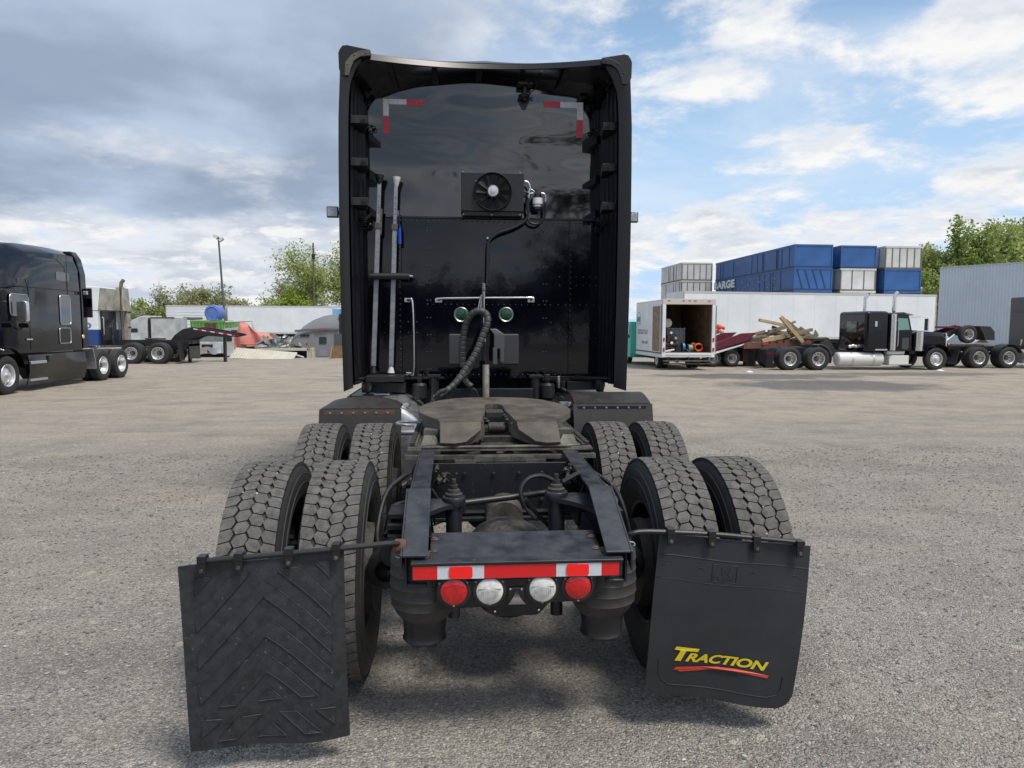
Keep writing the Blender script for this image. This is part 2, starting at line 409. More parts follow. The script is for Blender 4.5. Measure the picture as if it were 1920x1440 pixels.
    c_ = mx(1., base, mx(mr(st, .2, .85), (.60, .60, .60), (1.29, 1.28, 1.26)), 'MULTIPLY')
    c_ = mx(mr(rnd(v1, 1), .965, .975), c_, (.50, .49, .47))
    c_ = mx(mr(rnd(v3, 1), .985, .99), c_, (.46, .42, .36))
    # colour darkens in the crevices between stones
    cr = mr(v1.outputs['Distance'], .45, .95)
    c_ = mx(ma('MULTIPLY', cr, .42), c_, (.10, .095, .088))
    # damp oily stains
    def stain(cx, cy, rx, ry, seed):
        dx = ma('DIVIDE', ma('SUBTRACT', sp.outputs[0], cx), rx); dy = ma('DIVIDE', ma('SUBTRACT', sp.outputs[1], cy), ry)
        d = ma('ADD', ma('MULTIPLY', dx, dx), ma('MULTIPLY', dy, dy))
        return mr(ma('ADD', d, ma('MULTIPLY', nz(mp((1, .8, seed)), 1.1, 5, .6), 1.6)), 1.75, 1.15, sm=True)
    s_ = ma('MAXIMUM', stain(11.6, 18.2, 4.2, 2.6, 1.3), stain(11.0, 22.3, 4.6, 1.8, 2.1))
    s_ = ma('MAXIMUM', s_, ma('MULTIPLY', stain(18.0, 23.5, 5.0, 1.4, .7), .8))
    c_ = mx(ma('MULTIPLY', s_, .72), c_, (.085, .083, .085))
    t.links.new(c_, b.inputs['Base Color'])
    t.links.new(mr(s_, 0, 1, .9, .6), b.inputs['Roughness'])
    h = ma('SUBTRACT', ma('MULTIPLY', nz(O, 40., 4, .6), .6), ma('MULTIPLY', v1.outputs['Distance'], 1.0))
    h = ma('SUBTRACT', h, ma('MULTIPLY', v2.outputs['Distance'], .35))
    b1 = t.nodes.new('ShaderNodeBump'); b1.inputs['Distance'].default_value = .011; t.links.new(h, b1.inputs['Height'])
    b2 = t.nodes.new('ShaderNodeBump'); b2.inputs['Distance'].default_value = .04; t.links.new(nz(mp((.9, 1.5, 1)), 2.0, 5, .6), b2.inputs['Height']); t.links.new(b1.outputs[0], b2.inputs['Normal'])
    t.links.new(b2.outputs[0], b.inputs['Normal'])
    def ticks():
        a = [i * .5 for i in range(-24, 25)] + [12 + 2 * i for i in range(1, 20)] + [-12 - 2 * i for i in range(1, 20)] + [80, 120, 200, 400, 900, -80, -120, -200, -400, -900]
        return sorted(set(a))
    xs = ticks(); ys = ticks(); n = len(xs)
    vs = [(x, y, gz(x, y)) for y in ys for x in xs]
    fs = [(j * n + i, j * n + i + 1, (j + 1) * n + i + 1, (j + 1) * n + i) for j in range(n - 1) for i in range(n - 1)]
    mb = MB(); mb.add(vs, fs); tag(mb.build('gravel_ground', m, smooth=80, fixn=False), kind='structure')
    # loose stones on the surface close to the camera
    pm = bpy.data.materials.new('loose_stone'); pm.use_nodes = True; t2 = pm.node_tree; b_ = t2.nodes['Principled BSDF']; b_.inputs['Roughness'].default_value = .85
    g = t2.nodes.new('ShaderNodeNewGeometry'); rp = t2.nodes.new('ShaderNodeValToRGB'); t2.links.new(g.outputs['Random Per Island'], rp.inputs[0])
    e = rp.color_ramp.elements; e[0].color = (.10, .10, .10, 1); e[1].color = (.52, .50, .48, 1)
    e2 = rp.color_ramp.elements.new(.6); e2.color = (.22, .212, .205, 1); e3 = rp.color_ramp.elements.new(.93); e3.color = (.33, .31, .28, 1)
    t2.links.new(rp.outputs[0], b_.inputs['Base Color'])
    K = 26000
    y = -2.5 + 8.5 * rng.random(K) ** 1.5; half = (y + 3.4) * .80 + .3; x = -.25 + .08 * (y + 3.4) + (rng.random(K) * 2 - 1) * half
    sz = .0022 + .0075 * rng.random(K) ** 4.5 + .001 * (y + 3)
    base_ = np.array([(1, 0, 0), (0, 1, 0), (-1, 0, 0), (0, -1, 0), (.1, 0, .8), (0, .1, -.6), (.7, .7, .25), (-.7, .65, .2), (-.65, -.7, .3), (.7, -.7, .2)])
    fc = np.array([(0, 6, 4), (6, 1, 4), (1, 7, 4), (7, 2, 4), (2, 8, 4), (8, 3, 4), (3, 9, 4), (9, 0, 4), (6, 0, 5), (1, 6, 5), (7, 1, 5), (2, 7, 5), (8, 2, 5), (3, 8, 5), (9, 3, 5), (0, 9, 5)])
    V = base_[None] * (1 + .35 * (rng.random((K, 10, 3)) - .5)); a = rng.random(K) * 6.283; ca, sa = np.cos(a), np.sin(a)
    V = V * (np.array([1, .75, .6]) * sz[:, None])[:, None, :]
    V2 = np.stack([V[..., 0] * ca[:, None] - V[..., 1] * sa[:, None], V[..., 0] * sa[:, None] + V[..., 1] * ca[:, None], V[..., 2]], -1)
    V2 += np.stack([x, y, np.array([gz(a_, b__) for a_, b__ in zip(x, y)]) + sz * .22], -1)[:, None, :]
    F = (fc[None] + (np.arange(K) * 10)[:, None, None]).reshape(-1, 3)
    me = bpy.data.meshes.new('loose_gravel'); me.from_pydata(V2.reshape(-1, 3), [], F); me.materials.append(pm)
    tag(link('loose_gravel', me), 'small loose grey stones scattered over the gravel yard', 'gravel', kind='stuff')
ground()
# ================================================================== the truck in the foreground
def W(px, py, Y):           # the point of the plane y = Y that the photograph shows at (px, py)
    d_ = M3.transposed() @ Vector(((px - 960) / FPX, 1, (720 - py) / FPX))
    return CP + d_ * ((Y - CP.y) / d_.y)
truck = empty('semi_truck', (0, 0, 0), 0, 'large black sleeper truck in the foreground seen from behind, two mud flaps at its tail', 'truck')
CX = .03
# ---- wheels
TR = .508
def tyre_mesh():
    mb = MB()
    prof = [(-.098, .287), (-.112, .30), (-.128, .345), (-.138, .39), (-.136, .43), (-.128, .458), (-.121, .476), (-.112, .4935), (-.10, .4945), (.10, .4945), (.112, .4935), (.121, .476), (.128, .458), (.136, .43), (.138, .39), (.128, .345), (.112, .30), (.098, .287)]
    mb.lathe(prof, n=72)
    for s in (-1, 1):                       # raised rings on the sidewall
        for r, x in ((.352, .1285), (.405, .1385), (.448, .1315)):
            mb.lathe([((x - .002) * s, r - .003), ((x + .0022) * s, r), ((x - .002) * s, r + .003)], n=60)
    me = mb.mesh('tyre', 40); me.materials.append(rubber); return me
def tread_mesh():
    mb = MB(); uvs = []
    nb = 58; dth = 2 * math.pi / nb; cols = (-.0845, -.0285, .0285, .0845)
    def P(x, th, r): return (x, r * math.sin(th), r * math.cos(th))
    for ci, xc in enumerate(cols):
        for k in range(nb):
            th0 = (k + (.5 if ci % 2 else 0) + .12 * (ci - 1.5)) * dth; h = .455 * dth
            sl = .12 * dth * (1 if ci < 2 else -1)
            if ci in (1, 2): poly = [(-.0185, h), (.0185, h), (.0325, 0), (.0185, -h), (-.0185, -h), (-.0325, 0)]
            elif ci == 0: poly = [(-.0315, h), (.0145, h), (.0285, 0), (.0145, -h), (-.0315, -h), (-.0330, 0)]
            else: poly = [(-.0145, h), (.0315, h), (.0330, 0), (.0315, -h), (-.0145, -h), (-.0285, 0)]
            top = []; bot = []
            for x, t_ in poly:
                t2 = th0 + t_ + sl * (x / .03); crown = .508 - .0022 * ((xc + x) / .11) ** 2
                if abs(xc + x) > .112: crown -= .003
                top.append(P(xc + x * .985, t2, crown)); bot.append(P(xc + x * 1.03, t2, .488))
            cen = [P(xc, th0, .5085)]
            n = len(poly); b = len(mb.v)
            mb.v += top + bot + cen
            for i in range(n):
                j = (i + 1) % n
                mb.f.append((b + i, b + j, b + 2 * n)); mb.f.append((b + i, b + n + i, b + n + j, b + j)); mb.m += [0, 0]
    me = bpy.data.meshes.new('tyre_tread'); me.from_pydata(mb.v, [], mb.f)
    import bmesh
    bm = bmesh.new(); bm.from_mesh(me); bmesh.ops.recalc_face_normals(bm, faces=bm.faces); bm.to_mesh(me); bm.free()
    uvl = me.uv_layers.new(name='uv')
    for lp in me.loops:
        x, y, z = me.vertices[lp.vertex_index].co; uvl.data[lp.index].uv = (x * 10, math.atan2(y, z) * 5.08 if abs(math.atan2(y, z)) < 3.1 else 15.9)
    return me
tm = bpy.data.materials.new('tread_dusty'); tm.use_nodes = True; t_ = tm.node_tree; b_ = t_.nodes['Principled BSDF']; b_.inputs['Roughness'].default_value = .85
def treadmat():
    t = t_; b = b_
    tc_ = t.nodes.new('ShaderNodeTexCoord'); sp = t.nodes.new('ShaderNodeSeparateXYZ'); t.links.new(tc_.outputs['Object'], sp.inputs[0])
    def ma(op, a, c=None, d=None):
        n = t.nodes.new('ShaderNodeMath'); n.operation = op
        for i, v in enumerate((a, c, d)):
            if v is None: continue
            if hasattr(v, 'is_output'): t.links.new(v, n.inputs[i])
            else: n.inputs[i].default_value = v
        return n.outputs[0]
    rr = ma('SQRT', ma('ADD', ma('MULTIPLY', sp.outputs[1], sp.outputs[1]), ma('MULTIPLY', sp.outputs[2], sp.outputs[2])))
    top = ma('GREATER_THAN', rr, .5025)
    uv = t.nodes.new('ShaderNodeUVMap'); uv.uv_map = 'uv'
    wv = t.nodes.new('ShaderNodeTexWave'); wv.bands_direction = 'Y'; wv.inputs['Scale'].default_value = 14.5; wv.inputs['Distortion'].default_value = 2.2; wv.inputs['Detail'].default_value = 1; wv.inputs['Detail Scale'].default_value = 9
    t.links.new(uv.outputs[0], wv.inputs['Vector'])
    sipe = ma('GREATER_THAN', wv.outputs['Fac'], .93)
    n1_ = t.nodes.new('ShaderNodeTexNoise'); t.links.new(tc_.outputs['Object'], n1_.inputs['Vector']); n1_.inputs['Scale'].default_value = 26; n1_.inputs['Detail'].default_value = 8; n1_.inputs['Roughness'].default_value = .7
    n2_ = t.nodes.new('ShaderNodeTexNoise'); t.links.new(tc_.outputs['Object'], n2_.inputs['Vector']); n2_.inputs['Scale'].default_value = 4; n2_.inputs['Detail'].default_value = 4
    cr = t.nodes.new('ShaderNodeValToRGB'); t.links.new(n1_.outputs['Fac'], cr.inputs[0]); e = cr.color_ramp.elements
    e[0].position = .32; e[0].color = (.065, .062, .058, 1); e[1].position = .72; e[1].color = (.27, .255, .232, 1)
    m1 = t.nodes.new('ShaderNodeMix'); m1.data_type = 'RGBA'; t.links.new(ma('MULTIPLY', n2_.outputs['Fac'], .55), m1.inputs[0]); t.links.new(cr.outputs[0], m1.inputs[6]); m1.inputs[7].default_value = (.115, .108, .10, 1)
    m0 = t.nodes.new('ShaderNodeMix'); m0.data_type = 'RGBA'; t.links.new(sipe, m0.inputs[0]); t.links.new(m1.outputs[2], m0.inputs[6]); m0.inputs[7].default_value = (.045, .044, .042, 1)
    m2 = t.nodes.new('ShaderNodeMix'); m2.data_type = 'RGBA'; t.links.new(top, m2.inputs[0]); m2.inputs[6].default_value = (.022, .022, .022, 1); t.links.new(m0.outputs[2], m2.inputs[7])
    t.links.new(m2.outputs[2], b.inputs['Base Color'])
    bn = t.nodes.new('ShaderNodeBump'); bn.inputs['Distance'].default_value = .002; t.links.new(ma('SUBTRACT', n1_.outputs['Fac'], ma('MULTIPLY', sipe, 1.5)), bn.inputs['Height']); t.links.new(bn.outputs[0], b.inputs['Normal'])
treadmat()
def stones_mesh():
    mb = MB(); rj = random.Random(4)
    for k in range(22):
        th = rj.random() * 2 * math.pi; x = rj.choice((-.056, 0, .056)) + rj.gauss(0, .008); r_ = .004 + .004 * rj.random(); c0 = Vector((x, .504 * math.sin(th), .504 * math.cos(th)))
        mb.lathe([(-r_, .0001), (-r_ * .3, r_ * .9), (r_ * .5, r_ * .8), (r_, .0001)], tuple(c0), 'x', 5)
    me = mb.mesh('stones_in_tread', 0); me.materials.append(pbr('tread_stone', (.5, .48, .44), .8)); return me
stone_me = stones_mesh()
tread_me = tread_mesh(); tread_me.materials.append(tm); tyre_me = tyre_mesh()
steel_w = pbr('black_steel_wheel', (.014, .014, .016), .38, dust=.4, vscale=10, dustc=(.08, .07, .06))
def rim_mesh():   # dish side at +x (outboard for an inner dual)
    mb = MB()
    mb.lathe([(-.104, .300), (-.108, .294), (-.100, .283), (-.06, .270), (.03, .262), (.085, .262), (.10, .283), (.108, .294), (.104, .300)], n=48)
    mb.lathe([(.03, .262), (.055, .24), (.062, .19), (.060, .13), (.060, .0001)], n=48)
    for i in range(10):
        a = i * math.pi / 5; mb.cyl((.052, .143 * math.cos(a), .143 * math.sin(a)), (.085, .143 * math.cos(a), .143 * math.sin(a)), .016, n=6)
        mb.cyl((.03, .143 * math.cos(a), .143 * math.sin(a)), (.055, .143 * math.cos(a), .143 * math.sin(a)), .016, n=6)
    me = mb.mesh('wheel', 35); me.materials.append(steel_w); return me
rim_me = rim_mesh()
drum = MB().lathe([(-.17, .0001), (-.17, .085), (-.15, .10), (-.15, .205), (-.10, .212), (-.10, .204), (-.04, .204), (.055, .20)], n=40)
drum_me = drum.mesh('brake_drum', 30); drum_me.materials.append(greasedk)
for Y0 in (0, 1.338):
    for s in (-1, 1):
        for k, xx in enumerate((.774, 1.104)):
            face = s if k == 0 else -s         # the two dishes stand back to back
            wh = link('wheel', rim_me, truck); wh.location = (s * xx, Y0, TR); wh.rotation_euler = (0, 0, 0 if face > 0 else math.pi)
            ty = link('tyre', tyre_me, wh); td = link('tyre_tread', tread_me, wh); td.rotation_euler = (rng.random() * .1, 0, 0)
            sm_ = tag(link('stones_in_tread', stone_me, wh), kind='stuff'); sm_.rotation_euler = (rng.random() * 6, 0, 0)
            if k == 0: link('brake_drum', drum_me, wh)
for s in (-1, 1):   # steer axle
    wh = link('wheel', rim_me, truck); wh.location = (s * 1.02, 7.0, TR); wh.rotation_euler = (0, 0, 0 if s < 0 else math.pi)
    link('tyre', tyre_me, wh); link('tyre_tread', tread_me, wh)
# ---- frame rails: the top runs level, then drops towards the tail
FX = -.012
for s in (-1, 1):
    mb = MB(); xo = FX + s * .43; xi = FX + s * .345; xm = FX + s * .420
    top = [(-.715, .792), (-.37, .957), (.45, .985), (8.2, .985)]; bot = [(-.715, .665), (-.42, .70), (.2, .70), (8.2, .70)]
    for (ya, za), (yb, zb), (yc, zc_), (yd, zd) in zip(top, top[1:], bot, bot[1:]):
        lo, hi = sorted((xo, xm)); mb.hexa([(lo, yc, zc_), (hi, yc, zc_), (hi, yd, zd), (lo, yd, zd)], [(lo, ya, za), (hi, ya, za), (hi, yb, zb), (lo, yb, zb)])
        lo, hi = sorted((xm, xi))
        mb.hexa([(lo, ya, za - .012), (hi, ya, za - .012), (hi, yb, zb - .012), (lo, yb, zb - .012)], [(lo, ya, za), (hi, ya, za), (hi, yb, zb), (lo, yb, zb)])
        mb.hexa([(lo, yc, zc_), (hi, yc, zc_), (hi, yd, zd), (lo, yd, zd)], [(lo, yc, zc_ + .012), (hi, yc, zc_ + .012), (hi, yd, zd + .012), (lo, yd, zd + .012)])
    mb.build('frame_rail', frame_m, truck, bevel=.004)
    # cover plate of the sloping tail, a bit proud of the rail
    mb = MB(); lo, hi = sorted((xo + s * .006, xi - s * .006))
    mb.hexa([(lo, -.745, .790), (hi, -.745, .790), (hi, -.365, .960), (lo, -.365, .960)], [(lo, -.745, .799), (hi, -.745, .799), (hi, -.365, .969), (lo, -.365, .969)])
    lo, hi = sorted((xo + s * .006, xo + s * .014))
    mb.hexa([(lo, -.745, .72), (hi, -.745, .72), (hi, -.365, .88), (lo, -.365, .88)], [(lo, -.745, .799), (hi, -.745, .799), (hi, -.365, .969), (lo, -.365, .969)])
    mb.build('rail_cover', frame_m, truck, bevel=.003)
rust_l = pbr('light_rust', (.20, .12, .075), .8, dark=(.05, .045, .045), vscale=60)
# rear cross member with lip
mb = MB()
mb.hexa([(FX - .335, -.715, .770), (FX + .335, -.715, .770), (FX + .335, -.50, .806), (FX - .335, -.50, .806)], [(FX - .335, -.715, .778), (FX + .335, -.715, .778), (FX + .335, -.50, .814), (FX - .335, -.50, .814)])
mb.hexa([(FX - .403, -.765, .765), (FX + .403, -.765, .765), (FX + .403, -.715, .768), (FX - .403, -.715, .768)], [(FX - .403, -.765, .775), (FX + .403, -.765, .775), (FX + .403, -.715, .780), (FX - .403, -.715, .780)])
mb.box(FX - .40, FX + .40, -.757, -.749, .706, .765)
cm = mb.build('rear_crossmember', frame_m, truck, bevel=.003)
mb = MB()
for px, py in ((815, 1007), (813, 1038), (1110, 995), (1117, 1026)):
    p = W(px, py, -.56 if py < 1015 else -.66); z = .778 + (p.y + .715) / .215 * .036
    mb = MB(); mb.lathe([(0, .016), (.0015, .0155), (.0018, .011), (.007, .0095), (.008, .004), (.003, .003)], (p.x, p.y, z), 'z', 14); mb.build('bolt', rust_l, cm)
# reflective tape and its two rectangular reflectors
Yt = -.7585
x_of = lambda px: W(px, 1070, Yt).x
tz0, tz1 = .710, .7605
segs = [(774, 820, red_r), (820, 908, wht_r), (908, 1043, red_r), (1043, 1128, wht_r), (1128, 1161, red_r)]
for a, b, m_ in segs: MB().box(x_of(a), x_of(b) - .0006, Yt, Yt + .0015, tz0, tz1).build('reflective_tape', m_, cm)
for a, b in ((842, 886), (1062, 1104)):
    x0, x1 = x_of(a), x_of(b); r = .010; poly = []
    for cx_, cz_, a0 in ((x1 - r, tz1 - .002 - r, 0), (x0 + r, tz1 - .002 - r, 90), (x0 + r, tz0 + .002 + r, 180), (x1 - r, tz0 + .002 + r, 270)):
        poly += [(cx_ + r * math.cos(R(a0 + t)), cz_ + r * math.sin(R(a0 + t))) for t in (0, 30, 60, 90)]
    MB().prism(poly, 'y', Yt - .005, Yt - .0005).build('reflector', red_b, cm, bevel=.001)
# light bar
Yl = -.735
xz = lambda px, py: (W(px, py, Yl).x, W(px, py, Yl).z)
poly = [xz(820, 1092), xz(1118, 1078), xz(1118, 1125), (xz(1030, 1130)[0], xz(1030, 1130)[1]), xz(1012, 1150), xz(1005, 1153), xz(934, 1156), xz(922, 1152), xz(908, 1138), xz(818, 1144)]
lb = MB().prism(poly, 'y', Yl, Yl + .006).build('light_bar', gloss, truck, bevel=.002)
lens_w = pbr('clear_lens', (.78, .77, .74), .12, coat=.6, var=.35, vscale=45); lens_r = pbr('red_lens', (.62, .008, .010), .10, coat=.7, var=.45, vscale=55)
for px, py, m_, r in ((851, 1108, lens_r, .052), (918, 1107, lens_w, .052), (1017, 1102, lens_w, .052), (1083, 1098, lens_r, .051)):
    p = W(px, py, Yl)
    la = MB().lathe([(0, .0635), (-.006, .0635), (-.010, .0545), (-.008, .052)], tuple(p), 'y', 36).build('tail_light', rubber_sm, lb)
    MB().lathe([(-.006, r), (-.012, r * .97), (-.019, r * .75), (-.022, r * .4), (-.0225, .0001)], tuple(p), 'y', 40).build('tail_light_lens', m_, lb)
    if m_ is lens_w:
        mb = MB()
        for k in range(-4, 5):
            h = math.sqrt(max(0, .034 ** 2 - (k * .0075) ** 2)); mb.box(p.x + k * .0075 - .0006, p.x + k * .0075 + .0006, p.y - .0245, p.y - .022, p.z - h * .9, p.z + h * .35)
        mb.box(p.x - .043, p.x + .043, p.y - .022, p.y - .0185, p.z + .012, p.z + .014)
        mb.build('lens_ribs', alum, lb)
mb = MB()
for px, py in ((824, 1094), (876, 1092), (892, 1091), (943, 1090), (992, 1087), (1043, 1086), (1060, 1085), (1109, 1083), (851, 1136), (918, 1133), (1017, 1129), (1084, 1126), (957, 1105), (978, 1105), (928, 1147), (1010, 1144)):
    p = W(px, py, Yl - .009); mb.lathe([(.003, .0045), (-.002, .0042), (-.0045, .002), (-.0045, .0001)], tuple(p), 'y', 10)
mb.build('screws', galv, lb)
p = W(968, 1112, Yl - .01); mb = MB()   # small licence lamp bracket with its flared horn shape
mb.box(p.x - .03, p.x + .03, p.y, p.y + .008, p.z - .03, p.z + .02)
mb.sheet(lambda u, v: (p.x + (u - .5) * (.012 + .055 * v ** 2.2), p.y - .006 - .03 * v * v, p.z + .012 - .042 * v), 6, 8, thick=(0, .004, 0))
mb.build('licence_lamp_bracket', plastic, lb, bevel=.0015)
# ---- air springs behind the axle
bag_m = pbr('air_bag_rubber', (.020, .020, .021), .55, dark=(.045, .042, .038), vscale=11, dust=.5, dustc=(.13, .125, .115), bump=.001, bscale=60)
for s, xc in ((-1, -.372), (1, .350)):
    ab = MB().lathe([(.790, .09), (.782, .118), (.76, .132), (.735, .133), (.7305, .1355), (.726, .133), (.69, .134), (.6865, .1365), (.682, .134), (.645, .136), (.6405, .1385), (.636, .136), (.60, .137), (.5965, .139), (.592, .136), (.56, .132), (.5565, .1335), (.552, .128), (.525, .116), (.505, .100), (.495, .09), (.495, .0001)], (xc, -.57, 0), 'z', 48).build('air_spring', bag_m, truck)
    MB().lathe([(.52, .078), (.50, .088), (.47, .086), (.44, .083), (.42, .085), (.412, .089), (.405, .084), (.405, .0001)], (xc, -.57, 0), 'z', 36).build('spring_piston', plastic, ab)
    MB().box(xc - .05, xc + .05, -.62, -.50, .385, .407).build('piston_bolt_plate', frame_dk, ab, bevel=.004)
def chalk(pts):
    out = []
    for px, py in pts:
        Y = -.62
        for _ in range(30):
            q = W(px, py, Y); dx = q.x + .372; Y = -.57 - math.sqrt(max(1e-6, .131 ** 2 - min(dx * dx, .0170)))
        out.append(W(px, py, Y - .001))
    return out
mb = MB()
for st in (((741, 1031), (748, 1027), (751, 1032), (746, 1036), (752, 1040), (748, 1046), (741, 1043)), ((754, 1030), (756, 1040), (752, 1050)), ((743, 1069), (749, 1066), (752, 1070), (747, 1074), (753, 1079), (749, 1086), (742, 1083)), ((756, 1068), (755, 1078), (750, 1090))):
    mb.tube(chalk(st), .0014, 5, smooth=3)
mb.build('chalk_mark', pbr('chalk', (.6, .6, .58), .9), bpy.data.objects['air_spring'])
# ---- running gear between the rails
mb = MB()
mb.box(FX - .418, FX + .418, .25, .262, .70, .955); mb.box(FX - .40, FX + .40, .20, .25, .70, .712); mb.box(FX - .40, FX + .40, .17, .25, .67, .69)
for x in (-.2, -.05, .08, .2):
    for z in (.76, .90): mb.cyl((x, .25, z), (x, .235, z), .011, n=6)
mb.build('crossmember', frame_dk, truck, bevel=.003)
for Y0 in (0., 1.338):
    ax_ = MB()
    ax_.cyl((-.62, Y0, TR), (.62, Y0, TR), .075, n=20)
    ax_.lathe([(-.26, .08), (-.2, .12), (-.13, .19), (-.05, .225), (.05, .225), (.13, .19), (.2, .12), (.26, .08)], (-.0, Y0, TR), 'x', 32)
    ax_.build('drive_axle', greasedk, truck)
MB().lathe([(0, .20), (.05, .195), (.10, .17), (.13, .12), (.145, .06), (.147, .0001)], (-.0, -.16, TR + .01), 'y', 36, sgn=-1).build('differential_cover', frame_dk, truck)
mb = MB(); mb.cyl((-.0, .18, TR + .06), (-.0, .9, TR + .15), .085, .06, n=20); mb.cyl((0, .12, TR + .18), (0, .34, TR + .20), .095, .10, n=20); mb.build('propeller_shaft', dirtym, truck)
p0, p1 = W(862, 944, -.12), W(1040, 922, .0)
mb = MB(); mb.cyl(p0, p1, .016, n=12); mb.cyl(p0 + Vector((0, -.03, -.015)), p0 + Vector((0, .03, -.015)), .03, n=14); mb.cyl(p1 + Vector((0, -.03, 0)), p1 + Vector((0, .03, 0)), .03, n=14); mb.build('track_rod', plastic, truck)
for s, (px, py) in ((-1, (851, 930)), (1, (1043, 920))):       # hanger horns with the shock absorbers
    c0 = W(px, py, -.18); xr = FX + s * .418; mb = MB()
    mb.sheet(lambda u, v: (c0.x + (xr - c0.x) * u, c0.y + (.10 + .07 * u) * (v - .5) * 2 * (.5 + .5 * u), c0.z - .012 - .05 * u * u + .05 * u * math.cos((v - .5) * 3) - .015), 10, 8, thick=(0, 0, -.02))
    mb.hexa([(min(c0.x, xr), c0.y - .012, c0.z - .10), (max(c0.x, xr), c0.y - .012, c0.z - .10), (max(c0.x, xr), c0.y + .012, c0.z - .10), (min(c0.x, xr), c0.y + .012, c0.z - .10)],
            [(min(c0.x, xr), c0.y - .012, c0.z - .02), (max(c0.x, xr), c0.y - .012, c0.z - .02), (max(c0.x, xr), c0.y + .012, c0.z - .02), (min(c0.x, xr), c0.y + .012, c0.z - .02)])
    mb.lathe([(-.04, .052), (-.012, .055), (.0, .05), (.002, .0001)], tuple(c0), 'z', 24)
    hb = mb.build('shock_hanger', frame_m, truck, bevel=.003)
    mb = MB(); mb.lathe([(.0, .040), (.012, .040), (.018, .030), (.030, .028), (.034, .018), (.052, .018), (.052, .011), (.078, .010), (.080, .0001)], tuple(c0), 'z', 16); mb.build('top_bolt', greasedk, hb)
    mb = MB(); mb.cyl(c0 + Vector((0, 0, -.03)), (c0.x + s * .0, c0.y - .02, c0.z - .24), .037, n=18); mb.cyl((c0.x, c0.y - .02, c0.z - .22), (c0.x, c0.y - .04, .34), .028, n=14); mb.build('shock_absorber', frame_dk, truck)
for pts, r, m_ in (([(1008, 975), (985, 950), (977, 920), (990, 898), (1015, 892), (1040, 903), (1052, 910)], .011, cable), ([(985, 935), (1000, 955), (1025, 982), (1040, 1000)], .010, cable), ([(1096, 905), (1090, 930), (1084, 985)], .009, cable),
                   ([(806, 912), (845, 972)], .007, plastic), ([(804, 925), (816, 985)], .006, cable), ([(805, 945), (812, 1000)], .005, cable), ([(812, 985), (835, 977), (842, 990)], .006, cable), ([(1052, 905), (1070, 895), (1085, 888), (1092, 898)], .012, cable)):
    mb = MB(); mb.tube([W(a, b, -.16 + .02 * i) for i, (a, b) in enumerate(pts)], r, 8, smooth=6); mb.build('air_hose', m_, truck)
mb = MB()
for px, py in ((846, 968), (848, 978), (845, 988), (850, 996)): p = W(px, py, -.2); mb.lathe([(-.012, .008), (-.004, .014), (.004, .009), (.012, .012), (.018, .004)], tuple(p), 'z', 8)
p = W(863, 955, -.2); mb.cyl(p, p - Vector((0, 0, .2)), .003, n=6)
mb.build('levelling_valve', galv, truck)
mb = MB()
for i in range(26):
    p = W(1060 + rng.random() * 40, 880 + rng.random() * 30, .02 + rng.random() * .15); q = p + Vector((rng.random() * .08 - .04, .05, rng.random() * .06 - .03)); mb.tube([p, (p + q) / 2 + Vector((0, 0, .015)), q], .007, 6)
for i in range(12):
    p = W(818 + rng.random() * 14, 870 + rng.random() * 40, .08 + rng.random() * .1); q = p + Vector((rng.random() * .06 - .03, .05, rng.random() * .08 - .04)); mb.tube([p, (p + q) / 2 + Vector((0, 0, .015)), q], .007, 6)
mb.build('valve_cluster', greasedk, truck)
for s in (-1, 1):         # suspension arms outboard of the rails
    mb = MB(); xo = FX + s * .45
    for Y0 in (0, 1.338):
        mb.tube([(xo + s * .03, Y0 + .75, .62), (xo + s * .07, Y0 + .4, .66), (xo + s * .06, Y0, .60), (xo - s * .02, Y0 - .5, .40)], .014, 8, smooth=4)
        mb.box(min(xo, xo + s * .11), max(xo, xo + s * .11), Y0 - .07, Y0 + .10, .44, .62)
    mb.tube([(xo + s * .02, .30, .90), (xo + s * .12, .12, .84), (xo + s * .15, -.06, .70), (xo + s * .12, -.2, .62)], .013, 8, smooth=5)
    mb.tube([(xo + s * .02, .05, .80), (xo + s * .08, -.02, .79), (xo + s * .10, -.15, .70)], .018, 8, smooth=5)
    for k in range(6): mb.box(min(xo + s * .01, xo + s * .09), max(xo + s * .01, xo + s * .09), -.28 + .02 * k, -.10 + .02 * k, .56 + .045 * k, .585 + .045 * k)
    mb.cyl((xo + s * .06, -.3, .66), (xo + s * .06, -.12, .66), .055, n=16)
    mb.build('suspension_arm', frame_dk, truck, bevel=.003)
    mb = MB(); mb.lathe([(0, .05), (.01, .085), (.07, .09), (.08, .082), (.15, .09), (.16, .05)], (FX + s * .54, -.28, .58), 'y', 20); mb.build('brake_chamber', plastic, truck)
# ---- fifth wheel
def fz(y): return 1.118 + (y - .62) * .052
half = [(0, 1.56), (.13, 1.55), (.25, 1.51), (.35, 1.43), (.43, 1.30), (.468, 1.17), (.475, 1.06), (.462, .95), (.40, .80), (.345, .70), (.335, .64), (.10, .64), (.075, .90), (.062, 1.02), (.060, 1.20), (.035, 1.255), (0, 1.27)]
outl = half + [(-x, y) for x, y in half[-2:0:-1]]
import mathutils
def plate_top(mb, t0, t1):
    n = len(outl); mb.add([(x, y, fz(y) - t0) for x, y in outl] + [(x, y, fz(y) - t1) for x, y in outl], [(i, i + n, (i + 1) % n + n, (i + 1) % n) for i in range(n)])
    tri = mathutils.geometry.tessellate_polygon([[Vector((x, y, 0)) for x, y in outl]])
    mb.add([(x, y, fz(y) - t0) for x, y in outl], [tuple(t) for t in tri]); mb.add([(x, y, fz(y) - t1) for x, y in outl], [tuple(t)[::-1] for t in tri])
mb = MB(); plate_top(mb, 0, .035)
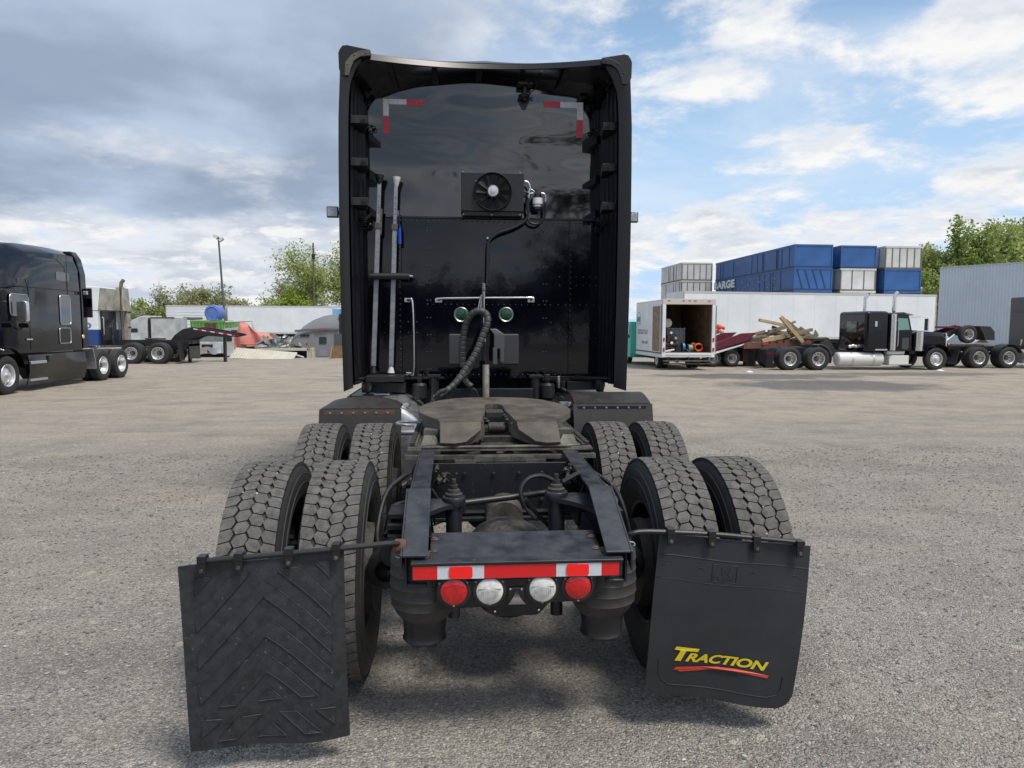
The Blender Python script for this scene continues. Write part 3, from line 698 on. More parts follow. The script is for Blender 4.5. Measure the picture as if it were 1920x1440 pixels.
for s in (-1, 1):
    a, b, c_, d_ = (.335, .63), (.20, .63), (.34, .455), (.235, .43)
    hi = [(s * .335, .641, fz(.64)), (s * .10, .641, fz(.64)), (s * .105, .555, 1.086), (s * .19, .447, 1.036), (s * .25, .43, 1.030), (s * .33, .445, 1.030)]
    lo = [(x, y + .03, z - .03) for x, y, z in hi]; n_ = len(hi)
    mb.add(hi + lo, [tuple(range(n_)), tuple(range(2 * n_ - 1, n_ - 1, -1))] + [(i, i + n_, (i + 1) % n_ + n_, (i + 1) % n_) for i in range(n_)])
    mb.add([(s * .10, .641, fz(.64) - .001), (s * .118, .56, 1.087), (s * .22, .445, 1.034), (s * .19, .50, 1.0), (s * .085, .60, 1.03), (s * .07, .88, 1.04), (s * .075, .90, fz(.9) - .03)], [(0, 1, 2, 3, 4, 5, 6)])
    # side skirt under the plate edge
    mb.sheet(lambda u, v: (s * (.335 + .12 * math.sin(u * 1.5)) , .64 + u * .5, fz(.64 + u * .5) - .034 - v * .075 * (1 - .3 * u)), 8, 2, thick=(-s * .012, 0, 0))
fw = mb.build('fifth_wheel', grease, truck, bevel=.006)
mb = MB(); mb.box(-.085, .085, .66, .70, .985, 1.03); mb.box(-.11, .11, .60, .78, .975, .995); mb.box(-.33, .33, .55, 1.2, .94, .955); mb.box(-.056, .056, 1.03, 1.19, fz(1.1) - .055, fz(1.1) - .018); mb.cyl((-.05, .86, 1.05), (.05, .86, 1.05), .035, n=12); mb.box(-.075, .075, .93, 1.2, 1.01, 1.045)
for k in range(40): x = rng.random() * .26 - .13; y = .72 + rng.random() * .3; mb.lathe([(0, .014), (.006, .010), (.009, .0001)], (x, y, fz(y) - .03 + rng.random() * .01), 'z', 6) if abs(x) > .05 else None
mb.build('locking_jaw', greasedk, fw, bevel=.003)
mb = MB(); mb.tube([(-.50, .98, 1.05), (-.56, .96, 1.06), (-.60, 1.0, 1.06), (-.60, 1.06, 1.06), (-.55, 1.10, 1.06), (-.46, 1.08, 1.055)], .009, 8, smooth=4); mb.build('release_handle', galv, fw)
# slide base
for s in (-1, 1):
    mb = MB(); mb.box(min(s * .345, s * .505), max(s * .345, s * .505), .47, 1.66, .987, 1.0); mb.box(min(s * .455, s * .47), max(s * .455, s * .47), .50, 1.66, 1.0, 1.012)
    sr = mb.build('slide_rail', dirtym, truck, bevel=.002)
    mb = MB()
    for k in range(15): mb.box(min(s * .470, s * .497), max(s * .470, s * .497), .51 + k * .075, .55 + k * .075, 1.0, 1.022)
    mb.build('rack_teeth', greasedk, sr, bevel=.003)
    mb = MB()
    for k in range(11): mb.box(min(s * .34, s * .425), max(s * .34, s * .425), .62 + k * .027, .629 + k * .027, 1.0, 1.075 - .002 * k)
    mb.box(min(s * .325, s * .44), max(s * .325, s * .44), .60, .95, .998, 1.008)
    mb.hexa([(s * .33, .55, 1.0), (s * .44, .55, 1.0), (s * .44, .60, 1.0), (s * .33, .60, 1.0)], [(s * .36, .585, 1.05), (s * .42, .585, 1.05), (s * .42, .60, 1.05), (s * .36, .60, 1.05)])
    mb.prism([(.95, 1.0), (1.25, 1.0), (1.17, 1.09), (1.03, 1.09)], 'x', min(s * .36, s * .44), max(s * .36, s * .44))
    mb.build('pivot_bracket', dirtym, sr, bevel=.002)
mb = MB()
mb.box(-.507, .507, .44, .50, .985, .993)
mb.box(-.515, -.40, .41, .462, .945, .968); mb.box(.40, .515, .41, .462, .945, .968)
mb.box(-.398, .398, .405, .44, .945, .966); mb.box(-.15, .17, .39, .404, .935, .962)
mb.tube([(-.42, .455, .998), (-.36, .46, 1.003), (.2, .462, 1.004), (.36, .468, 1.006), (.44, .50, 1.004)], .010, 8, smooth=4)
for x in (-.19, .19): mb.box(x - .06, x + .05, .385, .42, .925, .945); mb.cyl((x, .40, .93), (x, .40, .89), .012, n=6)
mb.build('slide_crossbar', dirtym, truck, bevel=.003)
mb = MB(); mb.box(-.33, .33, .62, .66, .955, .99); mb.box(-.33, .33, 1.5, 1.54, .955, .99); mb.box(-.10, -.02, .5, .75, .93, .985); mb.cyl((.05, .5, .95), (.05, .9, .95), .03, n=12); mb.build('slide_lock', greasedk, truck, bevel=.003)
# ---- mud flaps
def flap_quad(tl, tr, bl, br, Ys):
    P = [W(*q, y) for q, y in zip((tl, tr, bl, br), Ys)]
    def f(u, v, off=0., bow=0.):
        p = (P[0] * (1 - u) + P[1] * u) * (1 - v) + (P[2] * (1 - u) + P[3] * u) * v
        p = p + Vector((0, -off - bow * math.sin(v * math.pi) + .012 * math.sin(u * 5 + 1) * v + .010 * math.sin(u * 9 + v * 4), 0)); return p
    return f
fl = flap_quad((333, 1063), (644, 1034), (357, 1411), (656, 1379), (-.83, -.76, -.80, -.72))
def fzoom(x, y):        # a point of the enlarged photograph of this flap -> (u, v) on it
    u = .5
    for _ in range(8):
        yt = 660 - 30 * u; yb = 1380 - 70 * u; v = (y - yt) / (yb - yt); xl = 70 + 48 * v; xr = 715 + 20 * v; u = (x - xl) / (xr - xl)
    return u, v
mb = MB(); mb.sheet(lambda u, v: fl(u, v, 0, .012), 14, 18, thick=(0, .009, 0)); lf = mb.build('mud_flap', flap_old, truck, smooth=50)
lf['label'] = 'worn mud flap with raised chevrons'
shapes = [[(130, 710), (195, 705), (132, 770)], [(258, 708), (348, 690), (140, 912), (137, 842)], [(402, 712), (668, 918), (670, 985), (402, 775), (148, 1052), (146, 982)],
          [(455, 685), (530, 678), (668, 790), (668, 855)], [(600, 668), (660, 665), (662, 722)], [(412, 852), (676, 1052), (678, 1118), (408, 922), (158, 1186), (152, 1125)],
          [(412, 990), (615, 1143), (548, 1153), (412, 1060), (290, 1187), (226, 1192)], [(422, 1125), (470, 1163), (372, 1175)], [(165, 1248), (242, 1243), (163, 1318)],
          [(300, 1240), (386, 1228), (290, 1328), (222, 1333)], [(425, 1258), (486, 1303), (370, 1318)], [(462, 1215), (528, 1207), (630, 1283), (562, 1290)], [(607, 1195), (682, 1188), (684, 1255)]]
def inset_plate(mb, poly, h, fn):
    cx_ = sum(p[0] for p in poly) / len(poly); cy_ = sum(p[1] for p in poly) / len(poly)
    n = len(poly); tri = mathutils.geometry.tessellate_polygon([[Vector((*p, 0)) for p in poly]])
    def sub(p, q, k): return [(p[0] + (q[0] - p[0]) * i / k, p[1] + (q[1] - p[1]) * i / k) for i in range(k)]
    ring = []
    for i in range(n): ring += sub(poly[i], poly[(i + 1) % n], 5)
    tri = mathutils.geometry.tessellate_polygon([[Vector((*p, 0)) for p in ring]]); n = len(ring)
    uv = [fzoom(*p) for p in ring]
    mb.add([fn(u, v, h, .012) for u, v in uv], [tuple(t) for t in tri]); mb.tube([fn(u, v, h, .012) for u, v in uv + uv[:1]], .0016, 5); mb.add([fn(u, v, h, .012) for u, v in uv] + [fn(u, v, -.002, .012) for u, v in uv], [(i, (i + 1) % n, (i + 1) % n + n, i + n) for i in range(n)])
for sh in shapes:
    mb = MB(); inset_plate(mb, sh, .0042, fl); mb.build('raised_chevron', flap_old, lf, smooth=20, split=False)
fr = flap_quad((1237, 1001), (1521, 1025), (1209, 1300), (1482, 1328), (-.62, -.62, -.64, -.66))
def frmesh():
    mb = MB(); ring = []; r = .09
    for (cu, cv, a0) in ((r, 1 - r, 180), (1 - r, 1 - r, 270)):
        ring += [(cu + r * math.cos(R(a0 + t)), cv - r * math.sin(R(a0 + t))) for t in range(0, 91, 15)]
    us = sorted(set([0, 1] + [i / 14 for i in range(15)]))
    # rows of a grid whose lower rows narrow to round the corners
    vs_ = [i / 18 * .90 for i in range(19)] + [.90 + .1 * math.sin(R(t)) for t in (15, 30, 45, 60, 75, 90)]
    def f(i, j):
        v = vs_[j]; k = 0 if v <= .90 else .12 * (1 - math.sqrt(max(0, 1 - ((v - .90) / .10) ** 2)))
        u = k + (1 - 2 * k) * i / 14; return fr(u, v, 0, .006)
    mb.sheet(lambda a, b: f(round(a * 14), round(b * (len(vs_) - 1))), 14, len(vs_) - 1, thick=(0, .010, 0)); return mb
rf = frmesh().build('mud_flap', flap_m, truck, smooth=50); rf['label'] = 'smooth black mud flap with yellow lettering'
def ridge(pts, r=.0018, parent=rf, f=fr, name='raised_line', m_=flap_m):
    mb = MB(); pq = [(a[0] + (b[0] - a[0]) * k / 8, a[1] + (b[1] - a[1]) * k / 8) for a, b in zip(pts, pts[1:]) for k in range(8)] + [pts[-1]]; mb.tube([f(u, v, .0014, .006) for u, v in pq], r, 6); mb.build(name, m_, parent)
ridge([(.01, .125), (.25, .128), (.5, .13), (.75, .132), (.99, .135)])
ridge([(.01, .27), (.3, .275), (.7, .278), (.99, .28)], .001)
ridge([(.07, .78), (.075, .86), (.10, .90), (.15, .925), (.5, .93), (.8, .932), (.87, .915), (.90, .88), (.905, .80)])
mb = MB()
for a, b in (((.36, .155), (.52, .155)), ((.52, .155), (.52, .26)), ((.52, .26), (.36, .26)), ((.36, .26), (.36, .155))): mb.tube([fr(*a, .0012, .006), fr(*b, .0012, .006)], .0016, 6)
for uu in (.06, .29, .63, .92): mb.tube([fr(uu - .02, .185, .001, .006), fr(uu + .02, .185, .001, .006)], .0022, 6)
def flap_text(mb, s, u0, u1, v0, v1, off, dv=0., **k):
    uv, fs, _ = text_tris(s, **k); mb.add([fr(u0 + (u1 - u0) * a, v1 + (v0 - v1) * b + dv * a, off, .006) for a, b in uv], fs)
flap_text(mb, 'N', .42, .48, .17, .215, .0022, bold=.02); flap_text(mb, 'FLEX', .37, .51, .225, .25, .0022, bold=.01)
mb.build('embossed_mark', flap_m, rf, smooth=0)
yel = pbr('yellow_print', (.62, .47, .015), .5, var=.12, vscale=30); redp = pbr('red_print', (.52, .045, .018), .5, var=.1, vscale=30)
def bigtxt():
    mb = MB()
    def uvp(px, py):     # photograph pixel -> flap (u, v)
        u = .5; v = .5
        for _ in range(10):
            xl = 1237 - 28 * v; xr = 1521 - 39 * v; u = (px - xl) / (xr - xl); yt = 1001 + 24 * u; yb = 1300 + 28 * u; v = (py - yt) / (yb - yt)
        return u, v
    def poly(pts):
        q = [uvp(*p) for p in pts]; tri = mathutils.geometry.tessellate_polygon([[Vector((*p, 0)) for p in q]]); mb.add([fr(u, v, .0042, .006) for u, v in q], [tuple(t) for t in tri])
    Z = lambda x, y: (1240 + x / 8.727, 1190 + y / 8.727)
    poly([Z(232, 168), Z(608, 212), Z(578, 262), Z(390, 243), Z(296, 408), Z(200, 400), Z(300, 232), Z(200, 218)])
    # the small capitals follow a slanted baseline
    uv, fs, _ = text_tris('RACTION', bold=.035, shear=.30, spacing=.98)
    o = Vector(Z(370, 415)); du = Vector(Z(1690, 556)) - o; dv = Vector(Z(440, 262)) - o; sh = 1
    q = [uvp(*(o + du * a * 1.0 + (Vector((3.0, -17.0))) * b)) for a, b in uv]
    mb.add([fr(u, v, .0042, .006) for u, v in q], fs)
    mb.build('yellow_lettering', yel, rf, smooth=0, fixn=False)
    mb2 = MB()
    for pts in ([Z(225, 505), Z(600, 505), Z(900, 518), Z(1200, 545), Z(1450, 578), Z(1710, 622), Z(1680, 665), Z(1450, 628), Z(1150, 590), Z(850, 562), Z(560, 552), Z(180, 555)], [Z(240, 560), Z(560, 553), Z(760, 562), Z(600, 572), Z(290, 583)]):
        q = [uvp(*p) for p in pts]; tri = mathutils.geometry.tessellate_polygon([[Vector((*p, 0)) for p in q]]); mb2.add([fr(u, v, .0042, .006) for u, v in q], [tuple(t) for t in tri])
    mb2.build('red_underline', redp, rf, smooth=0, fixn=False)
bigtxt()
def hanger(pts, Ys, brackets, Yb, name='flap_hanger'):
    mb = MB(); mb.tube([W(px, py, y) for (px, py), y in zip(pts, Ys)], .0105, 10, smooth=4)
    h = mb.build(name, plastic, truck)
    for i, (px, py) in enumerate(brackets):
        y = Yb[i] - .014; p = W(px, py, y); mb = MB()
        mb.box(p.x - .014, p.x + .014, p.y - .006, p.y + .004, p.z - .058, p.z + .004); mb.box(p.x - .015, p.x + .015, p.y - .009, p.y + .03, p.z - .014, p.z + .012)
        b = mb.build('clip', plastic, h, bevel=.002)
        mb = MB(); mb.lathe([(0, .008), (-.006, .0075), (-.007, .0001)], (p.x, p.y - .006, p.z - .040), 'y', 6); mb.build('bolts', dirtym, h)
hanger([(762, 1022), (735, 1019), (700, 1022), (640, 1028), (560, 1036), (470, 1044), (370, 1053)], (-.66, -.72, -.74, -.765, -.79, -.81, -.835), [(378, 1049), (447, 1043), (541, 1034), (630, 1025)], (-.83, -.815, -.79, -.765))
hanger([(1160, 1012), (1182, 1002), (1200, 997), (1240, 997), (1330, 1001), (1420, 1009), (1508, 1018)], (-.60, -.63, -.63, -.63, -.63, -.63, -.63), [(1258, 996), (1335, 1001), (1419, 1010), (1500, 1019)], (-.63, -.63, -.63, -.63))
mb = MB(); p = W(752, 1024, -.68); mb.lathe([(-.03, .02), (-.02, .028), (.01, .028), (.02, .02)], tuple(p), 'x', 16); p = W(645, 1027, -.77); mb.build('hanger_mount', rust, truck)
mb = MB(); mb.tube([W(a, b, -.60) for a, b in ((1176, 1020), (1182, 1024), (1190, 1022), (1188, 1017), (1180, 1016))], .003, 6, smooth=4); mb.build('wire_loop', wht_f, truck)
fend_m = pbr('fender_plastic', (.016, .0145, .0135), .5, var=.3, vscale=7, dust=.28, dustc=(.11, .095, .08))
chips(fend_m, (.07, .06, .05), .68, 30.)
# ---- fenders in front of the drive tyres
for s in (-1, 1):
    x0, x1 = (-1.245, -.645) if s < 0 else (.645, 1.255)
    zt = 1.045 if s < 0 else 1.075
    mb = MB()
    mb.sheet(lambda u, v: (x0 + (x1 - x0) * u, 1.93 - .06 * v - .05 * math.sin(v * 2.2), zt - v * .55), 10, 12, thick=(0, .008, 0))
    mb.sheet(lambda u, v: (x0 + (x1 - x0) * (.02 + .96 * u), 1.935 + .30 * v, zt + .005 + .06 * math.sin(v * 1.6) * (math.sin(u * math.pi) ** .5 if s < 0 else 1) ), 12, 6, thick=(0, 0, -.008))
    fd = mb.build('quarter_fender', fend_m, truck, smooth=50)
    mb = MB(); mb.box(x0 + .035, x1 - .05, 1.918, 1.928, zt - .045, zt - .012); mb.build('clamp_strip', rust if s < 0 else frame_dk, fd, bevel=.002)
    mb = MB()
    for k in range(6): mb.lathe([(0, .009), (-.005, .007), (-.006, .0001)], (x0 + .08 + k * (x1 - x0 - .18) / 5, 1.918, zt - .028), 'y', 8)
    mb.build('rivets', galv, fd)
    mb = MB(); mb.cyl((s * .40, 1.98, .86), (s * .66, 1.98, .86), .022, n=12); mb.cyl((s * .43, 1.98, .86), (s * .52, 1.98, .86), .04, n=14); mb.build('fender_mount', plastic if s > 0 else galv, fd)
# ---- tanks and skirts below the sleeper
for s in (-1, 1):
    m_ = alum if s < 0 else pbr('black_tank', (.012, .012, .014), .25)
    tk = MB().lathe([(2.22, .0001), (2.22, .27), (2.235, .315), (2.26, .335), (2.27, .34), (3.9, .34), (3.95, .3), (3.95, .0001)], (s * .80, 0, .70), 'y', 40).build('fuel_tank', m_, truck, smooth=30)
    MB().lathe([(0, .05), (.02, .052), (.035, .05), (.036, .0001)], (s * .66, 2.42, 1.005), 'z', 18).build('filler_cap', alum, tk)
    mb = MB(); mb.box(*sorted((s * .86, s * 1.20)), 3.05, 5.9, 1.00, 1.035); mb.sheet(lambda u, v: (s * (1.20 + .02 * math.sin(v * 2)), 3.0 + 3.0 * u, 1.035 - .72 * v), 6, 6, thick=(-s * .02, 0, 0)); mb.box(*sorted((s * .88, s * 1.19)), 3.05, 3.07, .62, 1.0)
    mb.build('side_skirt', plastic, truck, bevel=.004)
    MB().box(*sorted((s * .84, s * .98)), 3.12, 3.5, 1.037, 1.046).build('lit_step_top', whitep, truck)  # thin white sheet paints the bright light on the dark step's top
# ---- sleeper, cab and hood body
def zroof(x): return 3.905 - .05 * (x / 1.1) ** 2
prof = [(3.42, 1.17), (3.42, 3.90), (4.6, 3.93), (5.4, 3.82), (6.1, 3.45), (6.5, 2.95), (7.0, 2.15), (7.3, 1.95), (8.2, 1.70), (8.45, 1.45), (8.5, .55), (7.7, .55), (7.5, 1.0), (6.6, 1.0), (6.4, .75), (5.6, .75), (5.3, 1.17)]
body = MB().prism([(y, z) for y, z in prof], 'x', CX - 1.10, CX + 1.10).build('cab_body', gloss, truck, bevel=.05)
# upper back panel: a big, slightly bulged sheet whose dents warp what it mirrors
def pan(u, v):
    x = -1.10 + 2.2 * u; z = 2.665 + 1.26 * v
    lean = .012 * math.sin(v * 3.14)
    b = .022 * math.sin(u * math.pi) * math.sin(min(1, v * 1.1) * math.pi)
    wv = noise.noise((x * 1.15 + .5 * math.sin(z * 2), z * 2.9, 4)) * .0095 * min(1, v * 2.2) + noise.noise((x * 2.3, z * 6.0, 9)) * .0024 * min(1, v * 2)
    return (CX + x, 3.365 - .045 * v * v - b * .7 - wv, z)
mb = MB(); mb.sheet(pan, 90, 90); up = mb.build('upper_back_panel', panel_up, truck, smooth=180, fixn=False)
mb = MB()
mb.box(CX - 1.115, CX - .77, 3.345, 3.36, 1.17, 2.655); mb.box(CX - .767, CX + .797, 3.3455, 3.36, 1.17, 2.655); mb.box(CX + .80, CX + 1.13, 3.345, 3.36, 1.17, 2.655)
lp_ = mb.build('lower_back_panel', panel_lo, truck, bevel=.002)
MB().box(CX - .86, CX + 1.06, 3.335, 3.35, 2.657, 2.672).build('panel_seam', plastic, truck)
mb = MB(); Yr = 3.345
def rv(x, z, r=.0075): mb.lathe([(0, r), (-.004, r * .75), (-.0065, .0001)], (x, Yr, z), 'y', 8)
for k in range(38): rv(-.80 + k * .051, 2.63)
for k in range(30): rv(-.75 + k * .052, 1.205)
for k in range(28): rv(CX + .815, 1.24 + k * .052); rv(-.755, 1.24 + k * .052)
for k in range(22): rv(-.50 + k * .055, 1.865, .005)
for x in (-.49, .60):
    for k in range(9): rv(x - .013, 2.54 - k * .16); rv(x + .017, 2.54 - k * .16)
for zz in (2.13, 2.05, 1.63, 1.55):
    for x in (.74, .90, .965, 1.03, 1.09): rv(x, zz)
for zz in (1.70, 1.60):
    for x in (-.90, -.68, -.60, .66): rv(x, zz)
for x in (.73, .80, .94, 1.0, 1.07): rv(x, 1.867)
tag(mb.build('rivets', pbr('black_rivet', (.035, .035, .04), .3, spec=.7), lp_, split=False), kind='stuff')
# bottom edge and its mounts
mb = MB(); mb.box(CX - 1.12, CX - .38, 3.30, 3.345, 1.165, 1.185); mb.box(CX + .55, CX + 1.13, 3.30, 3.345, 1.15, 1.19); mb.box(-1.10, -.70, 3.2, 3.34, 1.05, 1.14); mb.box(.80, 1.13, 3.2, 3.34, 1.07, 1.15)
mb.box(-1.04, -.70, 3.02, 3.32, 1.165, 1.215)
mb.build('bottom_sill', plastic, truck, bevel=.004)
for s, px in ((-1, 787), (1, 1026)):
    p = W(px, 728, 3.1); mb = MB(); mb.lathe([(-.10, .055), (-.085, .07), (.03, .07), (.05, .05)], tuple(p), 'z', 20); mb.cyl(p + Vector((0, -.04, .10)), p + Vector((0, .04, .10)), .028, n=14); mb.box(p.x - .02, p.x + .02, p.y - .02, p.y + .02, p.z + .04, p.z + .13)
    mb.cyl((p.x + (.13 if s < 0 else -.11), 3.1, p.z - .25), (p.x + (.13 if s < 0 else -.11), 3.1, p.z + .10), .042, n=16)
    mb.box(p.x + (.07 if s < 0 else -.17), p.x + (.19 if s < 0 else -.05), 3.05, 3.15, p.z + .10, p.z + .125)
    mb.build('cab_mount', plastic, truck, bevel=.003)
mb = MB(); mb.box(-.34, .46, 3.0, 3.06, .98, 1.10); mb.box(-.6, .62, 3.5, 3.56, .9, 1.05); mb.box(-.42, .42, 2.4, 2.5, .72, .95); mb.box(-.42, .42, 4.4, 4.5, .72, 1.1)
mb.build('front_crossmember', frame_dk, truck, bevel=.004)
p = W(1047, 716, 3.2); mb = MB(); mb.lathe([(-.06, .012), (-.05, .018), (-.01, .016), (.0, .02), (.05, .018), (.055, .012)], tuple(p), 'z', 12); mb.build('hose_fitting', alum, truck)
# ---- side extenders and roof trailing edge
YE = 2.75
def xo_(s, z):      # outer edge, slightly waisted
    t = (z - 1.1) / 2.85
    return CX + s * (1.222 + .016 * math.sin(t * math.pi) - .02 * max(0, t - .8) / .2) if True else 0
for s in (-1, 1):
    bw = .075 if s < 0 else .105
    mb = MB()
    mb.sheet(lambda u, v: (xo_(s, 1.11 + 2.78 * v) - s * .085 * u ** 1.5, YE + .66 * u, (1.11 + .055 * u) + (2.78 - .10 * u) * v), 6, 24, thick=(-s * .02, 0, 0))
    se = mb.build('side_extender', gloss, truck, smooth=50)
    # rear edge band, angled, and its inner lip
    mb = MB()
    def band(u, v):
        z = 1.10 + .03 * u + 2.72 * v; k = max(0, (v - .90) / .10); bend = .10 * k * k * u
        return (xo_(s, z) - s * (bw * u + bend), YE - .004 + .035 * u * u, z + .02 * k)
    mb.sheet(band, 3, 30, thick=(0, .02, 0)); mb.build('edge_trim', edge_rub, se, smooth=50)
    # inner liner with pressed folds
    mb = MB()
    def lin(u, v):
        z = 1.15 + 2.60 * v; xa = xo_(s, z) - s * (bw + .0); xb = CX + s * 1.105
        f = .018 * (abs(((u * 4.0) % 1) - .5) * 2) ** 3
        return (xa + (xb - xa) * u - s * f, YE + .03 + .57 * u, z)
    mb.sheet(lin, 32, 20); mb.build('liner', inner, se, smooth=30, fixn=False)
    for zz in (3.40, 3.05, 2.72):
        if s > 0: zz -= .0
        mb = MB(); xa = xo_(s, zz) - s * (bw + .004); xb = CX + s * 1.01; x0, x1 = sorted((xa, xb)); xc = CX + s * 1.07; f0, f1 = sorted((xa, xc))
        mb.hexa([(x0, YE + .12, zz - .035), (x1, YE + .12, zz - .035), (f1, YE + .50, zz - .02), (f0, YE + .50, zz - .02)], [(x0, YE + .12, zz + .03), (x1, YE + .12, zz + .03), (f1, YE + .50, zz + .055), (f0, YE + .50, zz + .055)])
        br = mb.build('extender_bracket', pbr('bracket_black', (.024, .024, .027), .4), se, bevel=.003)
        xh = xb - s * .02; mb = MB(); mb.box(*sorted((xb + s * .008, xb + s * .06)), YE + .112, YE + .118, zz - .025, zz + .02)
        for q in range(2): mb.cyl((xb + s * (.022 + .02 * q), YE + .11, zz - .004), (xb + s * (.022 + .02 * q), YE + .10, zz - .004), .006, n=8)
        mb.build('bracket_slots', black, br)
    # corner brace
    zz = 3.70; mb = MB(); a = Vector((CX + s * 1.04, YE + .25, 3.63)); b = Vector((CX + s * .97 if 0 else CX + s * 1.10, YE + .08, 3.80))
    a = W(692, 168, YE + .45) if s < 0 else W(1118, 180, YE + .45); b = W(665, 138, YE + .12) if s < 0 else W(1142, 150, YE + .12)
    mb.tube([a, b], .036, 4); mb.build('corner_brace', plastic, se, bevel=.004)
    # stay rod with its small foot on the panel
    q0, q1, q2 = ((650, 222), (698, 236), (688, 243)) if s < 0 else ((1155, 230), (1108, 243), (1120, 250))
    mb = MB(); mb.tube([W(*q0, 2.86), W(*q1, 3.26)], .006, 6); mb.tube([W(*q1, 3.26), W(*q2, 3.3)], .008, 6); pp = W(*q1, 3.27); mb.lathe([(-.02, .012), (0, .02), (.03, .02)], (pp.x + .01, 3.29, pp.z - .012), 'y', 10); mb.build('stay_rod', plastic, se)
    # bottom closing plate and gasket lumps
    mb = MB(); mb.box(*sorted((CX + s * 1.10, CX + s * 1.20)), 2.85, 3.3, 1.16, 1.175); mb.sheet(lambda u, v: (CX + s * (1.18 - .36 * u), 2.95 + .3 * u, 1.19 - .02 * u + .015 * v), 6, 2, thick=(0, .1, 0)); mb.lathe([(-.07, .01), (-.05, .035), (0, .05), (.05, .045)], (CX + s * 1.06, 3.1, 1.12), 'z', 14)
    mb.build('lower_gusset', plastic, se)
    # wiring at the seam
    mb = MB()
    for k in range(4):
        x_ = CX + s * 1.10; mb.tube([(x_ + s * .07, 3.0, 2.66 - .01 * k), (x_ - s * .02, 3.15, 2.60 + .02 * k), (x_ - s * .06, 3.25, 2.67 - .02 * k), (x_ - s * .03, 3.3, 2.55 + .03 * k), (x_ + s * .05, 3.05, 2.52 + .02 * k)], .006, 6, smooth=5)
    mb.lathe([(0, .03), (-.02, .034), (-.04, .02)], (CX + s * 1.06, 3.33, 2.57), 'y', 12); mb.build('wiring', cable, se)
    # work light
    p = W(623, 397, 2.86) if s < 0 else W(1187, 407, 3.0); mb = MB(); mb.box(p.x - .048, p.x + .048, p.y, p.y + .05, p.z - .045, p.z + .045)
    for k in range(5): mb.box(p.x - .044, p.x + .044, p.y + .05, p.y + .07, p.z - .04 + k * .019, p.z - .033 + k * .019)
    mb.box(*sorted((p.x + (-s) * .045, p.x + (-s) * .085)), p.y + .01, p.y + .04, p.z - .02, p.z + .012)
    wl = mb.build('work_light', plastic, se, bevel=.006)
    mb = MB(); mb.box(p.x - .041, p.x + .041, p.y - .004, p.y, p.z - .038, p.z + .038); mb.build('light_glass', pbr('lamp_glass', (.42, .44, .45), .15, metal=.3, var=.4, vscale=60, coat=.5), se, bevel=.003)
# roof trailing edge: a band that dips in the middle, the dark underside, raised corner caps
def yr(x):
    t = (x - CX) / 1.0; return YE + .02 + .30 * max(0, 1 - t * t)
_rim = []
for k in range(25):
    ppx = 684 + k * (1122 - 684) / 24; q = (ppx - 903) / 219.
    tpy = 118 - 1.5 * q * 1.0 - 14.5 * q * q + 6.5 * q * 1.0; bpy_ = tpy + 10.5 + 2 * abs(q)
    x_ = CX + q * .985; _rim.append((x_, W(ppx, tpy, yr(x_)).z, W(ppx, bpy_, yr(x_)).z))
def rimz(x, j): return float(np.interp(x, [p[0] for p in _rim], [p[j] for p in _rim]))
def zr(x): return rimz(x, 2)
mb = MB(); mb.sheet(lambda u, v: (CX - .985 + 1.97 * u, yr(CX - .985 + 1.97 * u) + .02 * v, rimz(CX - .985 + 1.97 * u, 2) * (1 - v) + rimz(CX - .985 + 1.97 * u, 1) * v), 40, 2, thick=(0, .02, 0)); re_ = mb.build('roof_edge_trim', edge_rub, truck, smooth=50)
mb = MB()
def under(u, v):
    x = CX - 1.12 + 2.24 * u; t = (x - CX) / 1.1
    y0 = yr(x) + .02; ze = zr(max(CX - .98, min(CX + .98, x))) - .06 * max(0, abs(t) - .93) / .07; zb = 3.945 - .07 * t * t - .10 * max(0, abs(t) - .88) * 2
    return (x, y0 + (3.44 - y0) * v, ze + .004 + (zb - ze) * v + .06 * math.sin(v * 3.14) * (1 - abs(t)))
mb.sheet(under, 40, 8); mb.sheet(lambda u, v: Vector(under(u, v)) + Vector((0, 0, .05)), 40, 8)
mb.build('roof_extender', inner, truck, smooth=50, fixn=False, split=False)
for k, x in enumerate((-.8, -.42, -.03, .36, .74)):
    mb = MB(); ya_ = yr(x); mb.prism([(ya_ + .05, zr(x) + .01), (3.40, 3.93), (3.40, 3.885), (3.33, 3.885), (ya_ + .15, zr(x) - .01)], 'x', x - .025, x + .025); mb.build('roof_rib', plastic, truck, bevel=.004)
for s in (-1, 1):
    cap = [(.965, 3.925), (.965, 4.0), (1.155, 4.035), (1.19, 4.03), (1.212, 4.0), (1.225, 3.93), (1.222, 3.80), (1.20, 3.74), (1.185, 3.74), (1.15, 3.74), (1.125, 3.80), (1.10, 3.855), (1.05, 3.892), (.965, 3.905)]
    if s < 0: cap = [(x, z - .005) for x, z in cap]
    cap = [(x, z - .03 - .045 * min(1, max(0, (z - 3.92) / .08))) for x, z in cap]
    mb = MB(); pl = [(CX + s * x, z) for x, z in cap]; mb.prism(pl, 'y', YE - .006, YE + .16)
    cc = mb.build('corner_cap', pbr('cap_black', (.004, .004, .005), .45), truck, bevel=.006)
    mb = MB(); inn = [(CX + s * x, z - .03) for x, z in ((.965, 3.905), (.965, 3.95), (1.05, 3.94), (1.12, 3.905), (1.17, 3.84), (1.175, 3.74), (1.14, 3.74), (1.12, 3.81), (1.095, 3.862), (1.045, 3.895))]
    mb.prism(inn, 'y', YE - .014, YE - .0065)
    for x, z in ((1.00, 3.922), (1.095, 3.905), (1.15, 3.83)): mb.lathe([(0, .009), (-.004, .007), (-.005, .0001)], (CX + s * x, YE - .014, z - .03), 'y', 8)
    mb.build('cap_bracket', grease if s < 0 else edge_rub, cc, bevel=.002)
